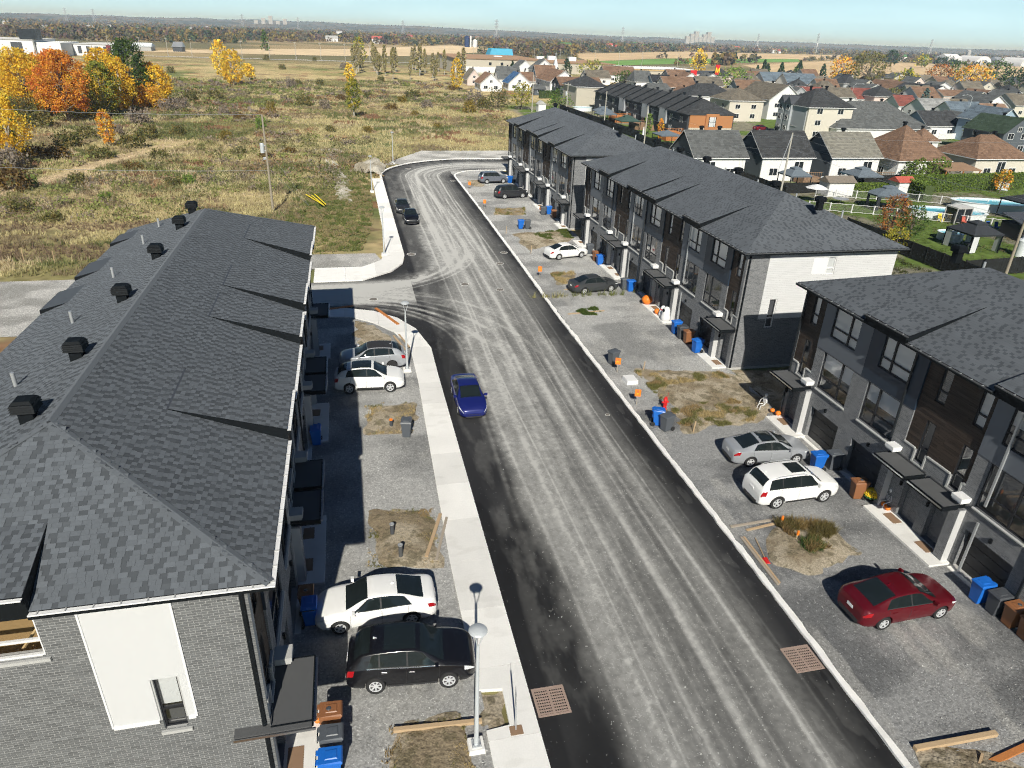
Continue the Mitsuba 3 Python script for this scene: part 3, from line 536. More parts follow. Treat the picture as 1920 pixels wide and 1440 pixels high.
        p0, p1 = (9.7, 15.1) if a == 10.1 else (21.75, 27.2) if a == 22.2 else (a - (.1 if a == 0 else 1.1), b + (1.2 if a == 0 else .1))
        K.add('front_step', merge([box(p0 + .3, p1 - .3, -.02, 1.15, 0, .17)]), 'm_conc1')
        for cm in ws: K.add('door_mat', box((cm[0] + cm[1]) / 2 - .42, (cm[0] + cm[1]) / 2 + .42, .1, .62, .171, .185), 'm_rust')
    for n, m, mt in (('brick_wall', brick, 'm_brick'), ('grey_panel', slate, 'm_slate'), ('navy_panel', navy, 'm_navy'), ('wood_siding', brown, 'm_wood_siding'), ('sill', sill, 'm_stone'), ('stone_band', band, 'm_stone')):
        for x in (m if n not in ('sill', 'stone_band') else m): K.add(n, x, mt)
    for u, mt in ((15.4, 'm_galv'), (27.4, 'm_galv'), (9.3, 'm_blackmetal'), (18.2, 'm_blackmetal'), (.08, 'm_blackmetal')):
        K.add('downspout', merge([box(u - .05, u + .05, .03, .11, .1, 3.0), box(u - .05, u + .05, .03, .11, 3.9, ZE - .25)]) if u not in (.08, 18.2) else box(u - .05, u + .05, .03, .11, .1, ZE - .25), mt)
    # near end wall at u = LEN, in (v, z)
    def endp(poly, t0=-.3, t1=0.): 
        m = extrude(poly, t0, t1); return np.c_[LEN + m[0][:, 2], m[0][:, 0], m[0][:, 1]], m[1]
    B = lambda v0, v1, z0, z1: sg.box(v0, z0, v1, z1)
    if near == 'D':
        pan, w1, w2 = B(-4.12, -1.9, 4.15, ZE - .22), B(-2.83, -2.2, 3.75, 5.88), B(-8.2, -5.1, 7.15, 8.72)
        wallp = B(-11.1, 0, .16, ZE - .22).difference(w1).difference(w2)
        K.add('end_wall', endp(wallp, -.3, -.007), 'm_mortar')
        bx, n300 = [], []
        area = wallp.difference(pan)
        keep = area.intersection(B(-7.2, 0, .6, ZE - .22))
        import shapely
        shapely.prepare(keep)
        for i in range(int(8.4 / .089)):
            z = .6 + i * .089; off = (.5 if i % 2 else 0) * .267
            for jn in range(-1, 28):
                v1 = -jn * .267 - off + (.0 if not off else 0); v0 = v1 - .253
                g = sg.box(v0, z, min(v1, 0), z + .075) if v0 < -.01 else None
                if g is None: continue
                g = g if keep.contains(g) else g.intersection(keep)
                if g.is_empty or g.area < .002: continue
                a, z0, b, z1 = g.bounds
                e = r.uniform(-.004, .003)
                t = np.clip(.135 + .014 * r.standard_normal() , .10, .24)
                bx.append((box(LEN - .036, LEN + e, a, b, z0, z1), t, (a + b) / 2, z0))
        sc = sorted(range(len(bx)), key=lambda q: abs(bx[q][2] + 1.2) + .35 * abs(bx[q][3] - 5.0)); first = set(sc[:300])
        for q in first: K.add('end_wall__brick', bx[q][0], 'm_br%d' % int(np.argmin([abs(bx[q][1] - x) for x in (.135, .145, .155, .122)])))
        rest = [b for q, b in enumerate(bx) if q not in first]
        K.stuff3 = K.add('end_wall__brick_field', merge([b[0] for b in rest]), 'm_vc', False, np.repeat(np.array([[b[1], b[1] * 1.03, b[1] * 1.05] for b in rest]), 8, 0))
        for i in range(35):
            z0 = 4.2 + i * .134
            if z0 + .134 > ZE - .2: break
            g = sg.box(-4.09, z0, -1.93, z0 + .134).difference(w1.buffer(.05, join_style=2))
            for q in getattr(g, 'geoms', [g]):
                a, zz, b, z1 = q.bounds
                if b - a < .02: continue
                K.add('siding_board', hull([[LEN + .0, a, zz], [LEN + .0, b, zz], [LEN + .034, a, zz], [LEN + .034, b, zz], [LEN + .0, a, z1 + .004], [LEN + .0, b, z1 + .004], [LEN + .014, a, z1 + .004], [LEN + .014, b, z1 + .004]]), 'm_board')
        K.add('siding_trim', merge([box(LEN, LEN + .05, -4.14, -4.09, 4.15, ZE - .22), box(LEN, LEN + .05, -1.93, -1.88, 4.15, ZE - .22), box(LEN, LEN + .07, -4.09, -2.9, 4.1, 4.2), box(LEN, LEN + .07, -2.13, -1.93, 4.1, 4.2)]), 'm_white')
        window(K, -2.83, -2.2, 3.75, 5.88, None, 2, -.05, LEN, 'm_frame')
        window(K, -8.2, -5.1, 7.15, 8.72, None, None, 0, LEN, 'm_white')
        K.add('unfinished_room__floor', box(LEN - 3.2, LEN - .32, -8.4, -4.9, 6.3, 6.36), 'm_ply'); K.add('unfinished_room__inner_wall', merge([box(LEN - 3.3, LEN - 3.2, -8.4, -4.9, 6.3, 8.88), box(LEN - 3.2, LEN - .32, -8.45, -8.4, 6.3, 8.88), box(LEN - 3.2, LEN - .32, -4.9, -4.85, 6.3, 8.88)]), 'm_ply')
        K.add('unfinished_room__stud', merge([box(LEN - .9, LEN - .82, -5.35, -5.3, 6.36, 8.8), box(LEN - 1.4, LEN - 1.32, -5.35, -5.3, 6.36, 8.8), box(LEN - .95, LEN - .45, -5.9, -5.82, 6.6, 6.7), cyl((LEN - .7, -6.3, 6.4), (LEN - .7, -5.4, 7.6), .04, n=4)]), 'm_stud')
        K.add('end_sill', merge([box(LEN, LEN + .08, -8.3, -5.0, 7.03, 7.13), box(LEN, LEN + .08, -2.93, -2.1, 3.62, 3.73)]), 'm_stone')
        K.add('corner_downspout', merge([box(LEN + .02, LEN + .11, -.2, -.1, .2, 2.95), box(LEN + .02, LEN + .11, -.2, -.1, 3.35, ZE - .3)]), 'm_black')
        K.add('corner_hood', merge([box(LEN + .0, LEN + .32, -1.0, 1.2, 3.1, 3.3)]), 'm_membrane'); K.add('corner_hood_gutter', merge([box(LEN + .32, LEN + .40, -1.0, 1.32, 3.22, 3.24), box(LEN + .40, LEN + .415, -1.0, 1.32, 3.22, 3.31)]), 'm_alu')
    else:
        w1, w2 = B(-2.95, -2.35, 3.28, 5.5), B(-7.05, -6.4, 7.2, 8.5)
        K.add('end_wall', endp(B(-DEP, 0, .16, ZE - .22).difference(w1).difference(w2)), 'm_brick')
        K.add('end_siding', endp(B(-DEP, -1.68, 3.98, ZE - .22).difference(w1).difference(w2).difference(B(-6.4, -5.2, 7.2, 8.5)), .002, .04), 'm_white_siding'); K.add('end_siding_insert', endp(B(-6.38, -5.22, 7.22, 8.48), .002, .02), 'm_white')
        window(K, -2.95, -2.35, 3.28, 5.5, None, 0, .03, LEN, 'm_white'); window(K, -7.05, -6.4, 7.2, 8.5, None, 1, .03, LEN, 'm_white')
        K.add('corner_downspout', box(LEN + .02, LEN + .11, -.2, -.1, .2, ZE - .3), 'm_black')
    return K
def mrow(X, y, right):      # local (u, v, z) -> world
    return np.array([[0, -1, 0, X], [-1, 0, 0, y], [0, 0, 1, 0], [0, 0, 0, 1.0]]) if right else np.array([[0, 1, 0, X], [-1, 0, 0, y], [0, 0, 1, 0], [0, 0, 0, 1.0]])
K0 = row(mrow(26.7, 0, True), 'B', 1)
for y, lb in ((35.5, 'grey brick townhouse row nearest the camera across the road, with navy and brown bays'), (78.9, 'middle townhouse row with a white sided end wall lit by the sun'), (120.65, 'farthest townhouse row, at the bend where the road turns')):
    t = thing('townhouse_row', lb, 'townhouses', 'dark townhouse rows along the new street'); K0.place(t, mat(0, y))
    labels[t + '__gutter_hanger'] = {'kind': 'stuff'}
KD = row(mrow(-3.4, 51.55, False), 'D', 2, .7)
t = thing('townhouse_row', 'townhouse row beside the sidewalk, its grey roof in the foreground', 'townhouses', 'dark townhouse rows along the new street'); KD.place(t, None, {'m_cap': 'm_stone'})  # white pier caps recoloured darker on this row, shade put into the colour
labels[t + '__' + KD.stuffkey] = {'kind': 'stuff'}; labels[t + '__' + KD.stuff3] = {'kind': 'stuff'}; labels[t + '__gutter_hanger'] = {'kind': 'stuff'}
# ---------------------------------------------------------------- vehicles
def car_kit(P, seed=1):
    """P: kind profile. x forward, y left, z up, wheels on z = 0"""
    L, Wd = P['L'], P['W']; h = L / 2; hw = Wd / 2
    top = PchipInterpolator(*np.array(P['top']).T); belt = PchipInterpolator(*np.array(P['belt']).T); pl = PchipInterpolator(*np.array(P['plan']).T); wt = PchipInterpolator(*np.array(P['roofw']).T)
    s = np.linspace(-1, 1, 111); xs = h * np.sign(s) * (1 - (1 - np.abs(s)) ** 1.25)
    zb0 = P.get('zb', .2)
    def ring(x):
        zt = float(top(x)); be = min(float(belt(x)), zt - .035); w = hw * float(pl(x)); e = abs(x) / h
        zb = zb0 + .10 * max(0, (e - .8) / .2) ** 2
        wtp = w * float(wt(x)); g = zt - be
        m = min(be - .05, .62)
        return np.array([(0, zb), (w * .86, zb), (w * .95, zb + .05), (w * .985, (zb + m) / 2 + .02), (w, m), (w * .992, (m + be) / 2 + .02), (w * .97, be), (w * .955, be + .02 if g > .1 else be + g * .25),
            (wtp + (w * .955 - wtp) * .45, be + .02 + (g - .02) * .5 if g > .1 else be + g * .5), (wtp + .015, zt - min(.05, g * .3)), (wtp * .93, zt - min(.015, g * .1)), (wtp * .6, zt + .012), (0, zt + .02)])
    R = np.array([ring(x) for x in xs]); n, k = R.shape[:2]
    full = np.concatenate([R, R[:, -2:0:-1] * [-1, 1]], 1); kk = full.shape[1]
    V = np.concatenate([np.repeat(xs[:, None, None], kk, 1), full], 2).reshape(-1, 3)
    i, j = np.meshgrid(np.arange(n - 1), np.arange(kk), indexing='ij'); i, j = i.ravel(), j.ravel(); j2 = (j + 1) % kk
    F = np.vstack([np.stack([i * kk + j, (i + 1) * kk + j, (i + 1) * kk + j2], 1), np.stack([i * kk + j, (i + 1) * kk + j2, i * kk + j2], 1)])
    V = np.vstack([V, [[xs[0], 0, R[0, :, 1].mean()], [xs[-1], 0, R[-1, :, 1].mean()]]]); a = np.arange(kk); b = (a + 1) % kk; e = (n - 1) * kk
    F = np.vstack([F, np.stack([a, b, np.full(kk, n * kk)], 1), np.stack([e + b, e + a, np.full(kk, n * kk + 1)], 1)])
    body = m3.Manifold(m3.Mesh(V.astype(np.float32), F[:, ::-1].astype(np.uint32)))
    if body.volume() < 0: body = m3.Manifold(m3.Mesh(V.astype(np.float32), F.astype(np.uint32)))
    wr, xf_, xr = P['wr'], P['xf'], P['xr']; yw = hw - .12
    for x in (xf_, xr):
        for sy in (1, -1):
            body = body - m3.Manifold.cylinder(.6, wr + .055, wr + .055, 28).rotate((-90, 0, 0)).translate((x, yw - .22 if sy > 0 else -yw - .38, wr))
    bm = body.to_mesh(); K = Kit(np.eye(4), seed)
    K.add('body', (np.array(bm.vert_properties[:, :3]), np.array(bm.tri_verts)), 'PAINT', 38)
    def patch(x0, x1, ja, jb, off, both=True, q=26, sh0=0., sh1=0.):
        """surface patch between ring stations ja..jb (fractions allowed); sh0, sh1 lean the x ends"""
        js = np.linspace(ja, jb, 9); out = []
        for sy in ((1, -1) if both else (1,)):
            G = np.zeros((q, 9, 3))
            for a in range(q):
                for b, jj in enumerate(js):
                    tx = a / (q - 1); fr = b / 8
                    x = (x0 + sh0 * fr) * (1 - tx) + (x1 + sh1 * fr) * tx
                    r = ring(x); f0 = int(min(max(jj, 0), k - 2)); f = jj - f0
                    yz = r[f0] * (1 - f) + r[f0 + 1] * f; dd = r[f0 + 1] - r[f0]; nn = np.array([dd[1], -dd[0]]); nn /= np.linalg.norm(nn) + 1e-9
                    yz = yz + nn * off; G[a, b] = (x, yz[0] * sy, yz[1])
            a, b = np.meshgrid(np.arange(q - 1), np.arange(8), indexing='ij'); a, b = a.ravel(), b.ravel(); u = a * 9 + b
            f = np.vstack([np.stack([u, u + 9, u + 10], 1), np.stack([u, u + 10, u + 1], 1)])
            out.append((G.reshape(-1, 3), f if sy > 0 else f[:, ::-1]))
        return merge(out)
    def center(x0, x1, f, off, q=22):
        """strip over the top between the two upper rails; f: share of the width"""
        G = []
        for a in np.linspace(x0, x1, q):
            r = ring(a); yy = np.linspace(-1, 1, 13) * r[9][0] * f
            G.append([(a, y, np.interp(abs(y), r[[12, 11, 10, 9], 0], r[[12, 11, 10, 9], 1]) + off) for y in yy])
        G = np.array(G); a, b = np.meshgrid(np.arange(q - 1), np.arange(12), indexing='ij'); u = (a * 13 + b).ravel()
        return G.reshape(-1, 3), np.vstack([np.stack([u, u + 13, u + 14], 1), np.stack([u, u + 14, u + 1], 1)])[:, ::-1] * 1
    def flip(m):
        v, f = m; a, b, c = v[f[:, 0]], v[f[:, 1]], v[f[:, 2]]
        return (v, f[:, ::-1]) if np.cross(b - a, c - a)[:, 2].sum() < 0 else m
    cw, rf, rr, rb = P['cowl'], P['rooff'], P['roofr'], P['rearb']
    K.add('windshield', flip(center(cw - .03, rf + .04, .93, .008)), 'm_carglass', True)
    K.add('rear_window', flip(center(rr - .05, rb + .05, .86, .008)), 'm_carglass', True)
    if P.get('roofpanel'): K.add('glass_roof', flip(center(rf - .12, rf - .12 - P['roofpanel'], .82 if not P.get('small') else .62, .007)), 'm_carglass', True)
    if P.get('blackroof'): K.add('roof_panel', flip(center(rf + .02, rr - .02, 1.0, .005)), 'm_plastic', True)
    g0, g1 = P['side']; seam = P['pillars']
    edges = [g0] + seam + [g1]
    K.add('window_surround', patch(g0 - .02, g1 + .02, 7.1, 9.1, .005, sh0=-P['sl0'], sh1=P['sl1']), 'm_plastic', True)
    for t, (a, b) in enumerate(zip(edges[:-1], edges[1:])):
        K.add('side_window', patch(a - .03, b + .03, 7.2, 9.0, .011, sh0=-.0 if t else -P['sl0'], sh1=P['sl1'] if t == len(edges) - 2 else 0.), 'm_carglass', True)
    if P.get('chrome'): K.add('window_trim', patch(g0, g1, 6.75, 7.1, .01), 'm_chrome', True)
    K.add('headlight', patch(h - .035, h - P.get('hl', .5), 4.9, 6.2, .008, sh0=-.05), 'm_lens', True)
    K.add('taillight', patch(-h + .03, -h + P.get('tl', .42) * .72, 4.85, 6.2, .008, sh1=.08), 'm_tail', True)
    zt = float(top(h)); gz0 = P.get('gz', .42)
    K.add('grille', merge([box(h - .05, h + .008, -hw * .46, hw * .46, gz0, min(zt - .05, gz0 + .24)), box(h - .12, h + .004, -hw * .55, hw * .55, .22, .32)]), 'm_plastic')
    K.add('license_plate', box(-h - .012, -h + .05, -.16, .16, P.get('pz', .72), P.get('pz', .72) + .13), 'm_white')
    K.add('bumper_trim', merge([box(-h - .006, -h + .1, -hw * .6, hw * .6, .24, .42)]), 'm_plastic')
    if P.get('clad'):
        K.add('sill_trim', patch(xf_ - wr - .1, xr + wr + .1, 1.2, 2.7, .008), 'm_plastic', True)
    for sy in (1, -1):
        mx = cw - .30; yb = hw * .95; zm = float(belt(mx)) + .06
        K.add('mirror', hull([(mx + dx, sy * (yb + dy), zm + dz) for dx in (-.05, .07) for dy in (.03, .2) for dz in (-.02, .11)] + [(mx - .05, sy * (yb - .05), zm)]), P.get('mirror', 'PAINT'))
        for x in (P['doors']):
            K.add('door_handle', box(x - .1, x + .1, sy * hw * .985 - .02, sy * hw * .985 + .025, float(belt(x)) - .16, float(belt(x)) - .13), 'PAINT' if not P.get('chrome') else 'm_chrome')
        if P.get('rails'):
            rx = np.linspace(rf - .25, rr + .25, 9); K.add('roof_rail', tube([(x, sy * (ring(x)[9][0] - .03), ring(x)[10][1] + (.055 if 0 < i_ < 8 else .0)) for i_, x in enumerate(rx)], .018, 6), P['rails'], True)
    K.add('antenna', hull([(rr + .05, -.02, float(top(rr)) + .01), (rr + .05, .02, float(top(rr)) + .01), (rr + .25, -.02, float(top(rr)) + .01), (rr + .25, .02, float(top(rr)) + .01), (rr + .07, 0, float(top(rr)) + .11)]), P.get('ant', 'PAINT'))
    door = []
    for x in P['seams']:
        for sy in (1, -1):
            q = [ring(x)[t] for t in (2, 3, 4, 5, 6)]
            door.append(tube([(x, sy * (a + .001), b) for a, b in q], .006, 4))
    K.add('door_seam', merge(door), 'm_plastic')
    tw = .215; rim = P.get('rim', 'm_rim')
    for x in (xf_, xr):
        for sy in (1, -1):
            w = K.k('wheel'); pr = [(wr * .66, -tw / 2), (wr * .93, -tw / 2), (wr, -tw / 2 + .03), (wr, tw / 2 - .03), (wr * .93, tw / 2), (wr * .66, tw / 2), (wr * .66, -tw / 2)]
            K.add(w + '__tyre', lathe(pr, 28, (x, sy * yw, wr), 'y'), 'm_rubber', 40)
            sp = [lathe([(wr * .55, 0), (wr * .67, 0), (wr * .67, .015), (wr * .55, .02)], 24, (x, sy * (yw + tw / 2 - .012) - (.01 if sy > 0 else .005), wr), 'y')]
            yo = sy * (yw + tw / 2 - .02)
            for q in range(P.get('spokes', 5) * 2):
                an = (q // 2) * 2 * PI / P.get('spokes', 5) + (.11 if q % 2 else -.11) + .3
                c_, s_ = math.cos(an), math.sin(an); t_ = np.array([-s_, 0, c_]) * (.026 if P.get('spokes', 5) < 6 else .017)
                o, p = np.array([x + .05 * c_, yo, wr + .05 * s_]), np.array([x + wr * .6 * c_, yo + sy * .006, wr + wr * .6 * s_])
                sp.append(hull([o + t_, o - t_, p + t_ * .8, p - t_ * .8] + [z - [0, sy * .02, 0] for z in (o + t_, o - t_, p + t_ * .8, p - t_ * .8)]))
            sp.append(lathe([(.001, -.02), (.075, -.02), (.075, .008), (.001, .012)] if sy > 0 else [(.001, -.012), (.075, -.008), (.075, .02), (.001, .02)], 12, (x, yo, wr), 'y'))
            K.add(w + '__rim', merge(sp), rim)
            K.add(w + '__hub', lathe([(.001, -.03), (wr * .6, -.03), (wr * .6, .03), (.001, .03)], 20, (x, sy * (yw + .02), wr), 'y'), 'm_rimdark')
            K.add(w + '__wheel_well', lathe([(.001, -.02), (wr + .04, -.02), (wr + .04, .0), (.001, 0)], 20, (x, sy * (yw - .21), wr), 'y'), 'm_black')
    return K
SEDAN = dict(L=4.62, W=1.82, wr=.325, xf=1.38, xr=-1.32, zb=.2,
    top=[(-2.31, .78), (-2.24, 1.0), (-2.1, 1.06), (-1.82, 1.09), (-.9, 1.37), (-.45, 1.43), (0, 1.44), (.28, 1.40), (1.15, 1.0), (1.6, .93), (2.05, .80), (2.25, .66), (2.31, .50)],
    belt=[(-2.31, .72), (-2.1, .93), (-1.2, .98), (0, .93), (1.0, .90), (1.8, .80), (2.2, .62), (2.31, .45)], plan=[(-2.31, .72), (-2.24, .84), (-2.05, .93), (-1.5, .985), (0, 1), (1.4, .99), (1.9, .93), (2.15, .82), (2.26, .70), (2.31, .58)],
    roofw=[(-2.31, .82), (-2, .80), (-1.5, .73), (-.8, .68), (.3, .69), (.8, .72), (1.25, .80), (2.31, .84)], cowl=1.15, rooff=.25, roofr=-.78, rearb=-1.86, side=(.95, -1.38), pillars=[-.18], sl0=.62, sl1=.28, doors=(.0, -.95), seams=(.98, -.2, -1.2), pz=.66)
COUPE = {**SEDAN, 'top': [(-2.31, .78), (-2.24, .98), (-2.1, 1.03), (-1.82, 1.05), (-.9, 1.32), (-.4, 1.39), (0, 1.40), (.28, 1.36), (1.15, .99), (1.6, .92), (2.05, .80), (2.25, .66), (2.31, .50)], 'roofpanel': .8, 'spokes': 5, 'side': (.95, -1.25), 'rearb': -1.82}
SUV = dict(L=4.62, W=1.86, wr=.36, xf=1.35, xr=-1.33, zb=.24,
    top=[(-2.31, .78), (-2.27, 1.02), (-2.2, 1.14), (-1.9, 1.56), (-1.5, 1.66), (-.5, 1.70), (.1, 1.69), (.45, 1.64), (1.12, 1.18), (1.6, 1.10), (2.05, .98), (2.25, .82), (2.31, .60)],
    belt=[(-2.31, .75), (-2.2, 1.05), (-1.2, 1.10), (0, 1.06), (1.0, 1.04), (1.8, .95), (2.2, .75), (2.31, .55)], plan=[(-2.31, .80), (-2.24, .89), (-2.0, .955), (-1.4, .99), (0, 1), (1.4, .99), (1.9, .94), (2.15, .84), (2.26, .74), (2.31, .64)],
    roofw=[(-2.31, .84), (-2.1, .78), (-1.8, .73), (-.8, .735), (.3, .73), (.8, .76), (1.2, .82), (2.31, .86)], cowl=1.14, rooff=.45, roofr=-1.78, rearb=-2.19, side=(1.0, -1.92), pillars=[-.15, -1.15], sl0=.55, sl1=.16, doors=(-.0, -.98), seams=(1.0, -.2, -1.2), clad=True, pz=.8, gz=.55, hl=.45, tl=.36)
FORESTER = {**SUV, 'roofpanel': .85, 'small': True, 'rails': 'm_galv', 'spokes': 5}
RDX = {**SUV, 'L': 4.75, 'top': [(-2.31, .78), (-2.27, 1.05), (-2.15, 1.16), (-1.7, 1.53), (-1.2, 1.61), (-.5, 1.65), (.05, 1.63), (.3, 1.58), (1.18, 1.13), (1.6, 1.07), (2.05, .95), (2.25, .78), (2.31, .58)], 'cowl': 1.2, 'rooff': .28, 'roofr': -1.45, 'rearb': -2.12, 'side': (1.0, -1.6), 'roofpanel': 1.15, 'chrome': True, 'spokes': 7, 'ant': 'm_rim', 'mirror': 'PAINT'}
RDX['top'] = [(x * 4.75 / 4.62, z) for x, z in RDX['top']]; RDX['belt'] = [(x * 4.75 / 4.62, z) for x, z in SUV['belt']]; RDX['plan'] = [(x * 4.75 / 4.62, z) for x, z in SUV['plan']]; RDX['roofw'] = [(x * 4.75 / 4.62, z) for x, z in SUV['roofw']]
CROSS = {**SUV, 'top': [(-2.31, .78), (-2.27, 1.0), (-2.15, 1.12), (-1.65, 1.47), (-1.1, 1.56), (-.5, 1.61), (.05, 1.59), (.3, 1.53), (1.18, 1.10), (1.6, 1.03), (2.05, .92), (2.25, .76), (2.31, .58)], 'cowl': 1.2, 'rooff': .28, 'roofr': -1.4, 'rearb': -2.11, 'side': (1.0, -1.55), 'blackroof': True, 'rim': 'm_rimdark', 'chrome': False}
GLA = {**CROSS, 'blackroof': False, 'roofpanel': 1.3, 'rim': 'm_rim'}
KITS = {k: car_kit(P, 5) for k, P in dict(sedan=SEDAN, coupe=COUPE, suv=SUV, forester=FORESTER, rdx=RDX, cross=CROSS, gla=GLA).items()}
def car(kind, paint, x, y, deg, label, s=1.0, cat='car', group=None):
    t = thing('parked_car', label, cat, group); KITS[kind].place(t, mat(x, y, .062 if x < 3.6 or x > 17.4 else .002, math.radians(deg), s), {'PAINT': 'm_paint_' + paint})
CARS = 'cars and sport utility vehicles parked on the lots'
car('sedan', 'white', -.1, 22.5, 180, 'white sedan with its nose in roof shade, beside the black utility vehicle', 1.06)
car('rdx', 'black', 1.1, 19.25, -5, 'glossy black sport utility vehicle with a glass roof, beside the nearest lamp post', (1.0, 1.06, 1.13))
car('cross', 'silver', .75, 46.95, 180, 'silver crossover with a dark roof, nose in the shade, next to a lamp post', (1.02, 1.05, 1.08))
car('gla', 'white', .45, 43.6, -3, 'white compact crossover with its tail in building shade, beside the silver crossover', (1.0, 1.05, 1.1))
car('sedan', 'blue', 6.7, 40.4, -90, 'bright blue sedan parked along the sidewalk kerb on the road', 1.04)
car('sedan', 'black', 7.35, 90.4, -90, 'front one of two dark sedans parked on the road near the bend', 1.05)
car('sedan', 'dkgrey', 6.75, 96.4, -90, 'rear one of two dark sedans parked on the road near the bend', 1.03)
car('sedan', 'red', 22.0, 18.65, 2, 'dark red sedan alone on the nearest gravel driveway', 1.07)
car('forester', 'white', 22.17, 27.15, 2, 'white boxy utility vehicle with roof rails and a small sunroof', 1.07)
car('coupe', 'silver', 22.9, 30.9, -3, 'silver sleek sedan with a black glass roof, beside the white utility vehicle', 1.06)
car('sedan', 'grey', 22.3, 61.2, 9, 'dark grey sedan parked before the middle townhouse row', 1.05)
car('sedan', 'white', 22.9, 72.5, 13, 'white sedan parked on gravel at the far end of the middle townhouse row', 1.05)
car('suv', 'dkgrey', 23.5, 103.6, 10, 'dark grey utility vehicle parked before the farthest townhouse row', 1.08)
car('suv', 'bluegrey', 23.0, 115.0, 8, 'blue grey utility vehicle parked where the road bends', 1.05)
car('sedan', 'maroon', 113.3, 187.0, 20, 'red car parked between the distant suburban houses', 1.05)
# ---------------------------------------------------------------- wheeled bins
def bin_kit(vent=False, openlid=False):
    K = Kit(np.eye(4), 3)
    K.add('body', merge([taper(0, 0, .04, .98, .21, .25, .28, .33), box(-.305, .305, -.355, .355, .93, .98)] + [box(s * .12 - .03, s * .12 + .03, .25, .36, .55, .9) for s in (-1, 1)]), 'BIN')
    lid = merge([hull([(x, y, z) for x, y, z in [(-.31, -.38, .985), (.31, -.38, .985), (-.31, .36, .985), (.31, .36, .985), (-.27, -.33, 1.05), (.27, -.33, 1.05), (-.29, .33, 1.07), (.29, .33, 1.07)]]), taper(0, -.03, 1.05, 1.085, .17, .2, .14, .16), box(-.24, -.08, .33, .42, .99, 1.04), box(.08, .24, .33, .42, .99, 1.04)])
    K.add('lid', lid, 'BIN')
    if vent: K.add('lid_vent', lathe([(.001, 1.10), (.07, 1.10), (.085, 1.085), (.085, 1.05)], 14, (0, .05, 0)), 'm_dkgrey', 40)
    K.add('handle', tube([(-.26, .42, .96), (.26, .42, .96)], .018, 6), 'm_black')
    K.add('lettering', box(-.11, .11, -.29, -.285, .60, .66), 'm_white'); K.L[-1] = (K.L[-1][0], mikit.ply(xf(hull([(-.1, -.293, .60), (.1, -.293, .60), (-.1, -.299, .66), (.1, -.299, .66), (-.1, -.27, .6), (.1, -.27, .6), (-.1, -.28, .66), (.1, -.28, .66)]), np.eye(4)), 'm_blanket'))
    for s in (-1, 1): K.add('wheel', lathe([(.03, -.03), (.13, -.03), (.14, 0), (.13, .03), (.03, .03)], 14, (s * .27, .30, .14), 'x'), 'm_rubber', 40)
    return K
BK, BV = bin_kit(), bin_kit(True)
def wbin(c, x, y, deg, label, group=None, s=1.0):
    n = {'blue': 'm_bluebin', 'grey': 'm_greybin', 'brown': 'm_brownbin', 'black': 'm_dkgrey'}[c]
    t = thing('wheeled_bin', label, 'wheeled bin', group); (BV if c == 'brown' else BK).place(t, mat(x, y, .062, math.radians(deg), s), {'BIN': n})
BG = 'wheeled bins put out along the rows'
